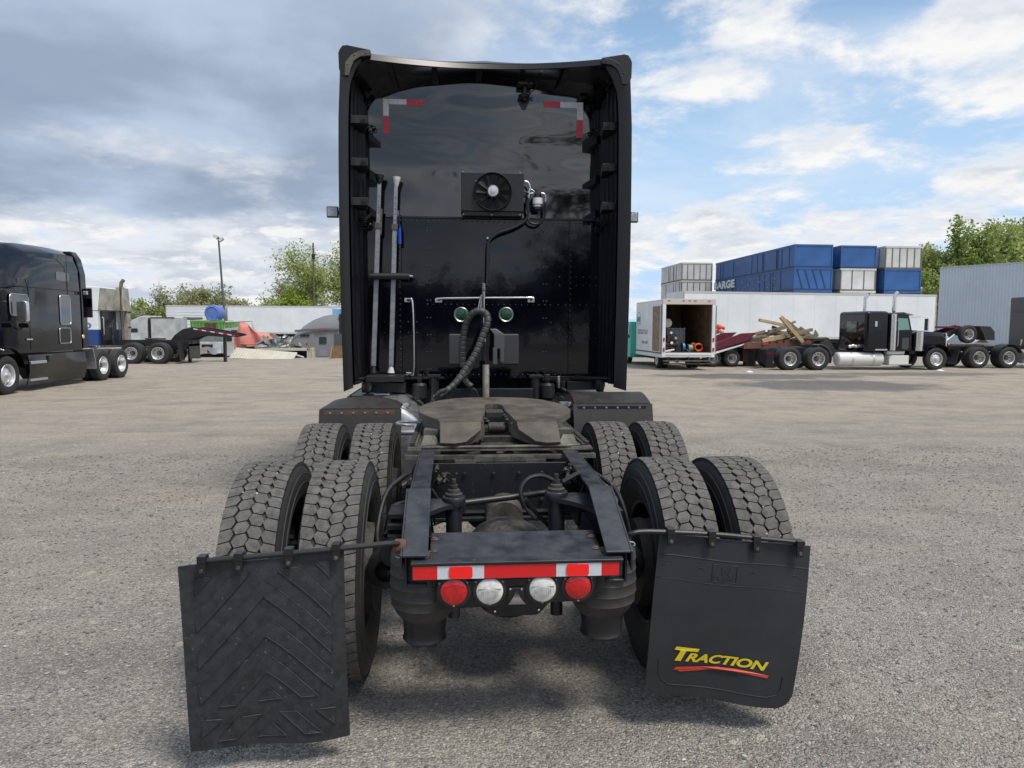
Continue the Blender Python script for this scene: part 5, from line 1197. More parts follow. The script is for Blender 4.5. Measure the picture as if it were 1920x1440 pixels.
# ---- lowboy gooseneck with red and white tape
gn = begin(empty('trailer_gooseneck', (-12.6, 33, GB), 0, 'black curved trailer gooseneck with red and white tape beside the white and blue tractor', 'trailer part'))
P_ = [(-14.1, .72), (-13.75, 1.2), (-13.35, 1.50), (-12.9, 1.60), (-12.3, 1.54), (-10.8, 1.27), (-10.75, 1.20), (-11.2, 1.10), (-12.4, 1.20), (-12.8, 1.12), (-13.1, .95), (-13.4, .55), (-13.9, .45)]
for y0 in (32.2, 33.6): MB().prism(P_, 'y', y0, y0 + .12).build('side_beam', plastic, gn, bevel=.01)
for x, z in ((-13.4, 1.3), (-12.6, 1.4), (-11.8, 1.3)): MB().box(x - .1, x + .1, 32.32, 33.6, z - .08, z + .08).build('cross_tube', plastic, gn)
for i in range(10):
    t0, t1 = i / 10, (i + 1) / 10; xa = -12.85 + 2.0 * t0; xb = -12.85 + 2.0 * t1; f = lambda x: 1.60 - .165 * (x + 12.9)
    MB().prism([(xa, f(xa) - .10), (xb - .01, f(xb) - .10), (xb - .01, f(xb) - .045), (xa, f(xa) - .045)], 'y', 32.193, 32.199).build('reflective_tape', red_r if i % 2 else wht_r, gn)
for x in (-13.3, -11.6): MB().box(x - .06, x + .06, 32.8, 33.0, GB, 1.2).build('support_leg', frame_dk, gn)
end()
# ---- yard junk on the left
scrapw = pbr('scrap_white', (.58, .60, .60), .5, dark=(.36, .37, .36), vscale=1.6, dust=.3, dustc=(.3, .28, .25))
def thing(name, loc, label, cat, group=None): return begin(empty(name, loc, 0, label, cat, group))
t = thing('cab_shell', (-19.0, 41, GB), 'white aerodynamic cab shell with a dark window standing left of the green container', 'cab shell')
mb = MB()
for_ = [[(x, y, z) for x, z in ()] for y in ()]
mb.prism([(-20.2, GB), (-20.0, .8), (-19.7, 1.45), (-19.1, 1.98), (-18.6, 2.22), (-18.2, 2.26), (-18.2, GB)], 'y', 40, 42.2); o = mb.build('shell', scrapw, t, bevel=.08)
MB().prism([(-19.35, 1.25), (-18.75, 1.28), (-18.78, 1.5), (-19.1, 1.5)], 'y', 39.985, 39.995).build('window', dglass, o); MB().box(-18.16, -17.96, 39.98, 39.99, .9, 2.1).build('rubber_seal', black, o)
mb = MB(); mb.prism([(-19.9, .2), (-19.2, .55), (-18.2, .72), (-17.2, .62), (-17.0, .2), (-18, GB), (-19.6, GB)], 'y', 38.9, 39.8); mb.build('hood', scrapw, t, bevel=.06)
end()
t = thing('truck_box', (-17.4, 41, GB), 'plain white truck box between the white cab shell and the green container', 'truck box'); MB().box(-17.94, -16.6, 39.8, 41.8, .5, 2.15).build('box_panel', scrapw, t, bevel=.02); MB().box(-17.94, -16.6, 39.78, 39.82, 2.10, 2.17).build('top_rail', dirtym, t); MB().box(-17.8, -16.7, 40, 41.5, GB, .498).build('base_frame', frame_dk, t); end()
grn = pbr('green_paint', (.16, .34, .085), .6, dark=(.11, .25, .06), vscale=1.5)
t = thing('container', (-15.4, 43, GB), 'light green corrugated container with rust stains behind the gooseneck', 'container')
mb = MB(); mb.box(-16.5, -13.9, 42.04, 44.4, GB, 1.95); mb.box(-16.5, -13.9, 42.0, 42.05, 1.86, 2.0); cb = mb.build('body', grn, t)
for k in range(13): MB().prism([(-16.45 + k * .195, 42.04), (-16.41 + k * .195, 42.0), (-16.33 + k * .195, 42.0), (-16.29 + k * .195, 42.04)], 'z', GB, 1.85).build('rib', grn, cb)
mb = MB()
for k in range(5): x = -15.6 + k * .14; mb.prism([(x, 1.5), (x + .12, 1.55), (x + .1, 1.85), (x - .02, 1.83)], 'y', 41.99, 41.995)
mb.build('rust_patch', rust, t); end()
t = thing('barrel', (-15.4, 43.2, 2.0), 'blue plastic drum lying on top of the green container', 'barrel'); mb = MB(); mb.lathe([(42.7, .0001), (42.7, .30), (42.73, .46), (42.8, .50), (43.7, .50), (43.7, .0001)], (-15.4, 0, 2.48), 'y', 28); mb.lathe([(42.68, .34), (42.66, .37), (42.7, .40)], (-15.4, 0, 2.48), 'y', 28); mb.build('drum', pbr('blue_drum', (.10, .17, .50), .5, dust=.4), t); MB().prism([(-15.75, 2.02), (-15.05, 2.02), (-15.1, 2.14), (-15.7, 2.14)], 'y', 42.6, 43.6).build('cradle', pbr('blue_drum2', (.10, .2, .5), .6), t); end()
t = thing('tarp_roll', (-16.6, 42.5, 2.0), 'grey rolled tarp lying on the green container beside the blue drum', 'tarp'); mb = MB(); mb.tube([(-17.4, 42.5, 2.10), (-17.0, 42.45, 2.13), (-16.5, 42.5, 2.11), (-15.95, 42.55, 2.13)], [.07, .10, .09, .08] , 10); mb.build('roll', pbr('grey_tarp', (.12, .12, .11), .8, bump=.01, bscale=9), t); end()
t = thing('wrecked_cab', (-14.5, 38.8, GB), 'wrecked white cab front with dented bumper lying behind the gooseneck', 'wrecked cab')
mb = MB(); mb.prism([(-15.25, .75), (-15.0, 1.2), (-13.35, 1.2), (-13.3, .75), (-13.5, .70)], 'y', 38.3, 39.8); mb.prism([(-15.35, .1), (-15.25, .76), (-13.3, .76), (-13.25, .1)], 'y', 38.1, 39.8); wb = mb.build('cab_front', scrapw, t, bevel=.03)
MB().prism([(-15.1, .82), (-14.95, 1.15), (-13.45, 1.15), (-13.4, .82)], 'y', 38.25, 38.29).build('windscreen', pbr('cracked_glass', (.25, .29, .30), .25, var=.5, vscale=9), wb)
for x0, x1, z0, z1 in ((-15.1, -14.65, .5, .66), (-15.05, -14.75, .2, .4), (-14.2, -13.5, .15, .3), (-14.5, -13.9, .45, .62)): MB().box(x0, x1, 38.06, 38.11, z0, z1).build('opening', black, wb)
mb = MB(); mb.sheet(lambda u, v: (-15.2 + 1.8 * u, 38.0 - .12 * math.sin(u * 9) * v, .45 - .35 * v + .05 * math.sin(u * 14)), 16, 4, thick=(0, .05, 0)); mb.build('bent_bumper', alum, wb); MB().box(-15.2, -13.4, 38.3, 39.5, GB, .12).build('underframe', black, t)
mb = MB(); mb.box(-13.25, -12.75, 38.1, 38.3, -.05, 1.25); dd = mb.build('loose_door', scrapw, t, bevel=.04); MB().prism(rrect(-12.98, .98, .3, .36, .06), 'y', 38.08, 38.1).build('door_window', dglass, dd); end()
t = thing('roof_fairing', (-13.2, 40.4, GB), 'white roof fairing propped upright behind the orange wreck', 'roof fairing')
mb = MB(); mb.tube([(-14.0, 40.2, 1.2), (-13.8, 40.2, 1.9), (-12.3, 40.2, 1.97), (-12.2, 40.2, 1.5)], .05, 8); mb.prism([(-14.05, 1.05), (-13.9, 1.5), (-13.0, 1.62), (-12.2, 1.5), (-12.2, 1.1)], 'y', 40.2, 40.6); mb.box(-13.9, -12.3, 40.3, 40.5, GB, 1.2); mb.build('fairing', scrapw, t, bevel=.02, split=False); MB().box(-13.5, -13.1, 40.18, 40.195, 1.32, 1.42).build('slot', black, t); end()
pink = pbr('faded_orange', (.56, .16, .12), .6, dark=(.62, .26, .22), vscale=2.2)
t = thing('wrecked_fairing', (-11.9, 38.6, GB), 'faded orange-pink wrecked truck fairing in the junk pile', 'wrecked fairing')
mb = MB(); rows = [[(-12.85, .15), (-12.85, .9), (-12.55, 1.55), (-12.45, 1.9)], [(-12.5, .15), (-12.4, .9), (-12.2, 1.6), (-12.2, 1.86)], [(-12.0, .15), (-11.9, .85), (-11.85, 1.4), (-11.95, 1.62)], [(-11.5, .15), (-11.4, .75), (-11.3, 1.1), (-11.5, 1.28)], [(-11.25, .15), (-11.1, .7), (-10.7, 1.05), (-10.5, 1.25)]]
def pk(u, v):
    a = u * 4; i = min(3, int(a)); f = a - i; b = v * 3; j = min(2, int(b)); g = b - j
    def L(p, q, t_): return (p[0] + (q[0] - p[0]) * t_, p[1] + (q[1] - p[1]) * t_)
    p = L(L(rows[i][j], rows[i][j + 1], g), L(rows[i + 1][j], rows[i + 1][j + 1], g), f)
    return (p[0], 38.3 + .25 * u + .12 * math.sin(u * 11 + v * 5) + .25 * v * v, p[1])
mb.sheet(pk, 24, 14, thick=(0, .04, 0)); o = mb.build('panel', pink, t, smooth=25)
MB().prism([(-12.1, .48), (-11.7, .52), (-11.6, .42), (-11.75, .33), (-12.05, .36)], 'y', 38.2, 38.33).build('torn_hole', black, o); MB().box(-12.4, -11.5, 38.18, 38.3, .58, .61).build('torn_edge', black, o)
MB().box(-12.7, -11.3, 38.7, 39.4, GB, .8).build('inner_frame', frame_dk, t); end()
rngj = random.Random(3)
glassy = pbr('scrap_silver', (.42, .44, .44), .4, metal=.5, var=.4, vscale=3)
scr = [(-11.0, .62, .75, .50, .5, 'tilted white window frame'), (-10.55, .72, .8, .42, -.65, 'window frame with blue glass'), (-10.15, .45, 1.1, .22, .15, 'long silver trim piece'), (-9.75, .85, .5, .55, 1.0, 'upright bent silver sheet'), (-10.9, .42, .8, .25, -.2, 'torn cream panel'), (-9.7, .40, .8, .5, .0, 'dark grey curved bumper'), (-10.5, .30, .9, .25, .08, 'brown crumpled sheet')]
for i, (x, z, w_, h_, a_, nm) in enumerate(scr):
    t = thing('scrap_sheet', (x, 37.6 + .05 * i, GB), nm + ' in the scrap heap left of the grey sleeper', 'scrap panel', 'scrap in the junk heap')
    T = Matrix.Translation((x, 37.7 + .06 * i, z)) @ Matrix.Rotation(-a_, 4, 'Y') @ Matrix.Rotation(.3, 4, 'X'); m_ = [scrapw, scrapw, glassy, glassy, cream, pbr('scrap_dark', (.10, .10, .095), .5), pbr('scrap_brown', (.16, .12, .09), .7)][i]
    mb = MB()
    if i in (0, 1):
        for a0, b0, a1, b1 in ((-w_ / 2, -h_ / 2, w_ / 2, -h_ / 2 + .07), (-w_ / 2, h_ / 2 - .07, w_ / 2, h_ / 2), (-w_ / 2, -h_ / 2, -w_ / 2 + .07, h_ / 2), (w_ / 2 - .07, -h_ / 2, w_ / 2, h_ / 2)): mb.box(a0, a1, -.03, .03, b0, b1, T=T)
        mb.build('frame', m_, t, split=False); MB().box(-w_ / 2 + .07, w_ / 2 - .07, -.005, .005, -h_ / 2 + .07, h_ / 2 - .07, T=T).build('pane', pbr('blue_glass', (.12, .2, .32), .2) if i else dglass, t)
    else:
        mb.sheet(lambda u, v: T @ Vector(((u - .5) * w_, .08 * math.sin(u * 5 + i) + .05 * math.sin(v * 7), (v - .5) * h_)), 10, 6, thick=(0, .03, 0)); mb.build('sheet', m_, t, smooth=25)
    end()
for i in range(16):
    x = -11.4 + i * .19 + rngj.random() * .2; zz = .45 + rngj.random() * .75 * math.sin((i + 2) / 18 * 3.1); yy = 37.3 + rngj.random() * .5
    cn_ = ['white', 'silver', 'dark greasy', 'cream', 'orange-pink'][i % 5]
    t = thing('scrap_bit', (x, yy, zz), 'small bent ' + cn_ + ' scrap piece lying in the heap left of the grey sleeper shell', 'scrap', 'small ' + cn_ + ' pieces in the junk heap')
    T = Matrix.Translation((x, yy, zz)) @ Matrix.Rotation(rngj.random() * 3, 4, 'Y') @ Matrix.Rotation(rngj.random() * 2, 4, 'X'); w_ = .12 + rngj.random() * .22; q_ = rngj.random() * 3
    mb = MB(); mb.sheet(lambda u, v: T @ Vector(((u - .5) * w_ * 2, .05 * math.sin(u * 5 + q_), (v - .5) * w_ * (.4 + .5 * math.sin(u * 3)))), 6, 3, thick=(0, .015, 0)); mb.build('piece', [scrapw, glassy, greasedk, cream, pink][i % 5], t, smooth=20); end()
t = thing('ribbed_panel', (-10.6, 36.1, GB), 'long cream ribbed panel leaning on its edge in front of the orange wreck', 'panel')
A, B, C_, D_ = Vector((-12.35, 35.9, -.06)), Vector((-12.1, 36.35, .46)), Vector((-8.85, 36.35, .20)), Vector((-9.0, 35.9, -.20))
mb = MB(); mb.hexa([A, D_, C_, B], [p + Vector((0, .05, .03)) for p in (A, D_, C_, B)]); crm = pbr('cream_panel', (.56, .53, .45), .6, var=.15, vscale=3); ob = mb.build('sheet', crm, t)
for k in range(22):
    u = (k + .5) / 22; a = A.lerp(D_, u); b = B.lerp(C_, u); d = Vector((.028, 0, 0)); n_ = Vector((0, -.03, .02)); MB().hexa([a - d, a + d, b + d, b - d], [a - d * .5 + n_, a + d * .5 + n_, b + d * .5 + n_, b - d * .5 + n_]).build('rib', crm, ob)
end()
t = thing('flat_box', (-9.4, 38, GB), 'cream flat-bed box with torn corner under the scrap heap', 'truck bed')
mb = MB(); mb.box(-11.2, -8.35, 37.2, 38.6, .30, .44); mb.build('deck', crm, t); mb = MB(); mb.box(-8.5, -8.2, 37.25, 38.5, -.15, .44); 
for k in range(4): mb.box(-8.5 + .09 * k, -8.45 + .09 * k, 37.2, 37.25, -.2, .46)
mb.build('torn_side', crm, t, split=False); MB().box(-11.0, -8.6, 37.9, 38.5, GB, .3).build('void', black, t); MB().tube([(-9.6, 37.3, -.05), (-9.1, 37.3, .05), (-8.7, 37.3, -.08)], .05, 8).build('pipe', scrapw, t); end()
# grey sleeper shell
t = thing('sleeper_shell', (-8.2, 39.2, GB), 'grey sleeper cab shell with rounded roof standing on the ground beside a rusty bucket', 'sleeper cab')
greyp = pbr('grey_shell', (.19, .20, .21), .45, var=.12, vscale=1.0)
mb = MB()
def gs(x, zt, zb=GB): return [(x, 38.0, zb), (x, 38.0, zb + (zt - zb) * .62), (x, 38.12, zb + (zt - zb) * .82), (x, 38.45, zt - .06), (x, 39.0, zt), (x, 39.8, zt), (x, 40.2, zt - .1), (x, 40.3, zb)]
loft(mb, [gs(-9.62, .95, .1), gs(-9.3, 1.35), gs(-8.9, 1.72), gs(-8.4, 2.05), gs(-7.8, 2.28), gs(-7.2, 2.38), gs(-6.85, 2.40)]); sh_ = mb.build('shell', greyp, t, smooth=50)
mb = MB(); mb.sheet(lambda u, v: (-9.3 + 2.45 * u, 37.93 - .07 * v, 1.33 + .12 * v + .10 * math.sin(u * 2)), 10, 3, thick=(0, .1, 0)); mb.build('lower_fairing_edge', pbr('grey_shell2', (.24, .245, .25), .4), sh_)
MB().prism(rrect(-7.75, .86, .42, .40, .05), 'y', 37.97, 37.995).build('window', dglass, sh_); MB().prism(rrect(-7.75, .15, .46, .38, .05), 'y', 37.985, 37.997).build('hatch', pbr('grey_hatch', (.22, .23, .25), .4), sh_)
MB().box(-8.1, -7.5, 37.84, 37.9, 1.47, 1.52).build('marker_strip', pbr('dull_red', (.4, .06, .05), .5), sh_); MB().box(-9.0, -8.5, 37.95, 38.0, 1.1, 1.2).build('dark_slot', black, sh_)
MB().box(-6.85, -6.5, 38.1, 40.2, .9, 2.38).build('side_extender', plastic, t, bevel=.03); MB().box(-7.1, -6.6, 37.96, 38.1, .3, 1.25).build('panel', pbr('grey_shell3', (.08, .08, .085), .5), t); end()
t = thing('bucket', (-6.6, 36.4, GB), 'rusty loader bucket on the ground at the foot of the grey sleeper shell', 'loader bucket')
mb = MB(); mb.prism([(-7.1, -.2), (-6.0, -.28), (-5.9, .55), (-6.9, .6)], 'y', 36.9, 37.0); mb.prism([(-7.15, -.22), (-6.0, -.3), (-6.0, -.24), (-7.1, -.16)], 'y', 36.0, 36.95); mb.prism([(36.0, -.22), (36.95, -.22), (36.95, .58)], 'x', -7.08, -7.02); mb.build('bucket_body', pbr('rust_yellow', (.27, .17, .085), .8, dark=(.16, .09, .05), vscale=5), t, split=False); end()
t = thing('tarp', (-6.8, 41, GB), 'pale blue tarp showing behind the roof of the grey sleeper', 'tarp'); mb = MB(); mb.sheet(lambda u, v: (-7.7 + 2.2 * u, 41 + .2 * math.sin(u * 9), 2.75 - .1 * u - 2.8 * v), 12, 4, thick=(0, .05, 0)); mb.build('sheet', pbr('blue_tarp', (.17, .38, .62), .5), t); end()
# ---- white trailers along the back on the left
trw = pbr('trailer_white', (.76, .79, .82), .45, dark=(.66, .69, .72), vscale=.6, dust=.1)
def trailer(pts, z0, z1, label, npan, rails=True, wheels=True, grp=None, width=2.5, logi=False):
    a, b = Vector((*pts[0], 0)), Vector((*pts[1], 0)); d = (b - a).normalized(); n_ = Vector((-d.y, d.x, 0)); L = (b - a).length; ang = math.atan2(d.y, d.x)
    t = begin(empty('trailer', (a.x, a.y, GB), 0, label, 'trailer', grp)); T = Matrix.Translation(a) @ Matrix.Rotation(ang, 4, 'Z')
    MB().box(0, L, 0, width, z0, z1, T=T).build('box', trw, t)
    if npan:
        w_ = L / npan
        for k in range(npan): MB().box(k * w_ + .006, (k + 1) * w_ - .006, -.008, -.0005, z0 + .15, z1 - .12, T=T).build('side_panel', trw, t)
    if logi:
        for k in range(9): MB().box(.05, L - .05, -.022, -.0005, z0 + .3 + k * .26, z0 + .325 + k * .26, T=T).build('rail_line', trw, t)
    MB().box(0, L, -.02, .0, z1 - .11, z1 + .01, T=T).build('top_rail', alum if 0 else pbr('rail_grey', (.5, .5, .48), .5), t); MB().box(0, L, -.02, 0, z0, z0 + .14, T=T).build('bottom_rail', pbr('rail_grey', (.5, .5, .48), .5), t)
    for x in (0, L - .08): MB().box(x, x + .08, -.026, -.001, z0, z1, T=T).build('corner_post', pbr('post_cream', (.55, .5, .42), .6, dark=(.3, .16, .08), vscale=3), t)
    if wheels:
        for x in (1.6, 2.9):
            c_ = T @ Vector((x, width / 2, 0)); nn = -n_; duals(t, c_.x, c_.y, nn.x, nn.y, GB + .5)
        for x in (L - 2.5,): MB().box(x, x + .12, .3, .42, GB, z0, T=T).build('landing_leg', frame_dk, t); MB().box(x, x + .12, width - .42, width - .3, GB, z0, T=T).build('landing_leg', frame_dk, t)
        MB().box(.5, L - .5, .8, .9, z0 - .25, z0, T=T).build('chassis_beam', frame_dk, t); MB().box(.5, L - .5, width - .9, width - .8, z0 - .25, z0, T=T).build('chassis_beam', frame_dk, t)
    end(); return t
trailer(((-24.95, 60), (-19.95, 60)), 1.0, 3.4, 'short white trailer with horizontal side rails, leftmost of the row under the lamp post', 0, logi=True, grp='white trailers along the back left')
trailer(((-19.85, 60), (-8.4, 60.3)), 1.0, 3.42, 'long white trailer with scuffed side behind the junk pile', 9, grp='white trailers along the back left')
trailer(((-8.3, 60.4), (2, 60.6)), 1.0, 3.38, 'white trailer mostly hidden behind the black sleeper of the foreground truck', 6, grp='white trailers along the back left')
# ---- lamp post, utility pole, fence
t = thing('lamp_post', (-16.9, 50, GB), 'slightly leaning grey lamp post with twin floodlights on the left', 'lamp post')
mb = MB(); mb.cyl((-16.8, 50, GB), (-17.2, 50, 7.95), .10, .06, n=12); mb.build('post', pbr('post_grey', (.09, .10, .11), .5), t)
MB().cyl((-17.35, 50, 7.9), (-17.0, 50, 7.98), .03, n=8).build('crossarm', galv, t)
for x, z, a in ((-17.33, 8.05, .5), (-16.98, 7.85, -.6)):
    T = Matrix.Translation((x, 49.9, z)) @ Matrix.Rotation(a, 4, 'Y'); o = MB().box(-.17, .17, -.12, .12, -.10, .10, T=T).build('floodlight', galv, t, bevel=.02)
    MB().box(-.14, .14, -.125, -.121, -.08, .08, T=T).build('glass', lens_w, o)
end()
t = thing('utility_pole', (-14.4, 70, GB), 'thin wooden utility pole rising out of the tall tree on the left', 'utility pole'); MB().cyl((-14.4, 70, GB), (-14.36, 70, 10.0), .13, .08, n=10).build('pole', pbr('pole_wood', (.10, .085, .07), .8), t); MB().box(-14.5, -14.2, 69.9, 70, 8.4, 8.9).build('bracket', black, t); end()
t = thing('wire_fence', (-27, 56, GB), 'wire fence with pipe posts at the back left', 'fence'); MB().tube([(-34, 56, 2.55), (-25, 56, 2.6)], .04, 6).build('top_rail', galv, t)
for k in range(6): MB().cyl((-34 + k * 1.8, 56, GB), (-34 + k * 1.8, 56, 2.6), .04, n=8).build('post', galv, t)
mb = MB()
for k in range(60): mb.tube([(-34 + k * .15, 56, GB + .1), (-34 + k * .15 + .02, 56, 2.55)], .006, 3)
for k in range(12): mb.tube([(-34, 56.01, .2 + k * .2), (-25, 56.01, .2 + k * .2)], .006, 3)
tag(mb.build('wire_mesh', galv, t, split=False), kind='stuff'); end()
# ================================================================== right side
# ---- box van with open back
bv = thing('box_truck', (9.5, 29, GB), 'white box truck with teal cab and open rear door showing tools inside', 'truck')
vanw = pbr('van_white', (.76, .78, .80), .45, dark=(.64, .66, .67), vscale=1.2, dust=.2); ply = pbr('weathered_plywood', (.34, .25, .16), .75, dark=(.16, .10, .06), vscale=7); inw = pbr('inner_wood', (.26, .17, .10), .8, dark=(.12, .075, .045), vscale=3)
Y0, Y1 = 26., 30.4
MB().box(8.48, 8.52, Y0 + .02, Y1, .62, 2.80).build('left_wall', vanw, bv); MB().box(10.68, 10.72, Y0 + .02, Y1, .62, 2.80).build('right_wall', vanw, bv); MB().box(8.48, 10.72, Y0, Y1, 2.80, 2.86).build('roof', vanw, bv, bevel=.02)
MB().box(8.521, 8.535, Y0 + .1, Y1 - .05, .64, 2.78).build('lining', inw, bv); MB().box(10.66, 10.679, Y0 + .1, Y1 - .05, .64, 2.78).build('lining', inw, bv); MB().box(8.52, 10.68, Y1 - .05, Y1, .62, 2.8).build('front_wall', inw, bv)
MB().box(8.5, 10.7, Y0, Y1, .56, .62).build('floor', inw, bv)
MB().box(8.46, 10.74, Y0 - .04, Y0 + .06, 2.64, 2.87).build('header', pbr('header_cream', (.55, .5, .44), .6), bv, bevel=.01)
for x0, x1 in ((8.46, 8.60), (10.60, 10.74)): MB().box(x0, x1, Y0 - .04, Y0 + .06, .42, 2.64).build('rear_post', vanw, bv, bevel=.01)
MB().box(8.6, 10.6, Y0 - .04, Y0 + .06, .44, .60).build('rear_sill', vanw, bv, bevel=.01); MB().box(8.62, 10.58, Y0 - .045, Y0 - .04, .50, .515).build('sill_groove', black, bv)
MB().box(8.47, 10.73, Y0, Y1, .40, .555).build('bottom_rail', vanw, bv)
MB().box(8.5, 10.9, Y0 - .15, Y0 - .05, .24, .30).build('bumper', dirtym, bv); MB().box(8.55, 10.7, Y0 - .1, Y0 + .0, .13, .17).build('bumper_bar', dirtym, bv)
for x in (8.75, 9.6, 10.45): MB().box(x - .03, x + .03, Y0 - .08, Y0, .17, .42).build('bumper_bracket', frame_dk, bv)
for x in (8.53, 10.67):
    for z in (.66, 1.08): MB().prism(rrect(x, z + .08, .075, .17, .03), 'y', Y0 - .06, Y0 - .041).build('tail_light', lens_r, bv)
for x in (8.72, 9.35, 9.6, 9.85, 10.45): MB().box(x - .05, x + .05, Y0 - .055, Y0 - .041, 2.78, 2.81).build('marker_light', pbr('dull_red', (.4, .06, .05), .5), bv)
dr = MB().box(8.40, 8.44, Y0 + .12, Y0 + 1.28, .62, 2.62).build('rear_door', vanw, bv); MB().box(8.385, 8.399, Y0 + .16, Y0 + 1.24, .66, 2.58).build('door_lining', ply, dr); MB().cyl((8.44, Y0 + .09, .6), (8.44, Y0 + .09, 2.64), .02, n=8).build('lock_rod', galv, dr)
dr = MB().box(10.80, 10.84, Y0 + .1, Y0 + 1.2, .62, 2.62).build('rear_door', pbr('door_edge_grey', (.25, .30, .30), .5), bv); MB().cyl((10.78, Y0 - .0, .62), (10.78, Y0 - .0, 2.55), .025, n=8).build('lock_rod', galv, dr)
for z in (.9, 1.6, 2.3): MB().box(8.42, 8.48, Y0 + .0, Y0 + .12, z, z + .06).build('hinge', galv, bv)
for x, y in ((8.78, 27.5), (10.42, 27.5)): fwheel(bv, (x, y, GB + .36), math.pi if x < 9 else 0, .36, .24, 'steer', whitep)
for x in (9.02, 10.18): fwheel(bv, (x, 27.5, GB + .36), 0, .36, .22, 'steer', black)
for x in (8.55, 10.2): fwheel(bv, (x, 32.0, GB + .36), math.pi if x < 9 else 0, .36, .22, 'steer', whitep)
MB().cyl((8.9, 27.5, GB + .36), (10.3, 27.5, GB + .36), .07, n=10).build('rear_axle', black, bv); MB().lathe([(-.12, .05), (0, .14), (.12, .05)], (9.6, 27.5, GB + .36), 'x', 14).build('differential', black, bv)
MB().box(9.15, 9.25, 26.1, 32.5, .2, .4).build('frame_rail', frame_dk, bv); MB().box(9.9, 10.0, 26.1, 32.5, .2, .4).build('frame_rail', frame_dk, bv)
teal = pbr('teal_paint', (.05, .42, .32), .4, dust=.15)
mb = MB(); mb.prism([(30.45, .22), (30.45, 1.95), (31.6, 1.95), (32.2, 1.2), (33.3, 1.05), (33.5, .25)], 'x', 8.22, 10.4); cabv = mb.build('cab', teal, bv, bevel=.05)
MB().prism([(30.6, 1.12), (30.6, 1.75), (31.4, 1.75), (31.9, 1.15)], 'x', 8.20, 8.215).build('door_window', dglass, cabv)
mb = MB(); lx = 8.474
text_on(mb, 'BMR', (lx, SX(1194, 603, lx).y, 1.93), (0, -.75, 0), (0, 0, .26), bold=.03); mb.build('green_lettering', pbr('green_print', (.01, .36, .17), .5), bv, smooth=0, fixn=False, split=False)
mb = MB(); ya = SX(1194, 603, lx).y; mb.box(lx, lx + .003, ya - .78, ya + .03, 1.83, 1.86); mb.tube([(lx, ya, 2.24), (lx, ya - .37, 2.40), (lx, ya - .74, 2.24)], .010, 4); mb.build('logo_lines', pbr('green_print', (.01, .36, .17), .5), bv, split=False)
mb = MB(); text_on(mb, 'OSTIGUY & F', (lx, SX(1196, 620, lx).y, 1.36), (0, -1.75, 0), (0, 0, .22), bold=.0); text_on(mb, '450 658-', (lx, SX(1203, 640, lx).y, .93), (0, -1.1, 0), (0, 0, .13), bold=.0); mb.build('black_lettering', black, bv, smooth=0, fixn=False, split=False)
end()
# what is stored in the van
def stored(name, label, cat, loc): return thing(name, loc, label + ', inside the box truck', cat)
t = stored('fan_dish', 'round pale drum fan on a dark stand', 'fan', (8.8, 26.5, .62)); MB().lathe([(0, .0001), (.0, .13), (.02, .19), (.12, .17), (.12, .0001)], (8.80, 26.35, 1.86), 'y', 24).build('dish', pbr('pale_grey', (.34, .34, .32), .6), t); MB().cyl((8.80, 26.45, .62), (8.80, 26.45, 1.86), .025, n=8).build('stand', greasedk, t); end()
t = stored('liquid_tank', 'grey plastic tank in a wire cage', 'tank', (9.3, 27.3, .62)); MB().box(9.0, 9.75, 27.0, 27.9, .75, 1.62).build('tank', pbr('tank_grey', (.16, .18, .18), .5), t, bevel=.04)
for k in range(5): MB().box(8.98 + k * .19, 9.0 + k * .19, 26.97, 26.99, .62, 1.68).build('cage_bar', galv, t)
for k in range(5): MB().box(8.98, 9.77, 26.96, 26.98, .70 + k * .23, .72 + k * .23).build('cage_bar', galv, t)
end()
t = stored('compressor', 'greasy engine compressor with small wheels', 'compressor', (8.95, 26.5, .62))
mb = MB(); mb.cyl((8.7, 26.5, .95), (9.3, 26.5, .95), .14, n=14); mb.box(8.8, 9.2, 26.35, 26.7, 1.05, 1.35); mb.box(8.7, 9.3, 26.4, 26.6, .78, .84); mb.build('engine', greasedk, t, split=False)
for x, z, r, m_ in ((9.0, 1.2, .08, black), (9.15, 1.22, .06, pbr('pale_grey', (.34, .34, .32), .6)), (8.95, 1.45, .05, whitep), (8.98, 1.02, .06, whitep)): MB().cyl((x, 26.3, z), (x, 26.38, z), r, n=12).build('round_part', m_, t)
for x in (8.72, 9.28): MB().cyl((x, 26.32, .76), (x, 26.4, .76), .13, n=16).build('wheel', black, t)
MB().tube([(9.2, 26.3, 1.0), (9.3, 26.3, 1.15), (9.25, 26.3, 1.3)], .015, 6).build('red_tube', pbr('dull_red', (.4, .06, .05), .5), t); end()
t = stored('hose_reel', 'blue hose wound on a reel', 'hose reel', (9.5, 26.4, .62)); MB().lathe([(-.06, .2), (-.06, .06), (.06, .06), (.06, .2)], (9.52, 26.45, .84), 'x', 20).build('reel', black, t); MB().lathe([(-.05, .05), (-.05, .18), (.05, .18), (.05, .05)], (9.52, 26.45, .84), 'x', 20).build('hose', pbr('blue_hose', (.03, .18, .45), .5), t); MB().tube([(9.55, 26.3, .8), (9.65, 26.2, .7), (9.75, 26.15, .64)], .015, 6).build('hose_end', pbr('blue_hose', (.03, .18, .45), .5), t); end()
t = stored('cable_spool', 'grey spool of wire beside the blue reel', 'spool', (9.8, 26.4, .62)); mb = MB(); mb.cyl((9.74, 26.45, .80), (9.92, 26.45, .80), .14, n=16); mb.build('wire', pbr('wire_grey', (.25, .25, .24), .5), t); MB().cyl((9.72, 26.45, .80), (9.74, 26.45, .80), .17, n=16).build('flange', inw, t); MB().cyl((9.92, 26.45, .80), (9.94, 26.45, .80), .17, n=16).build('flange', inw, t); end()
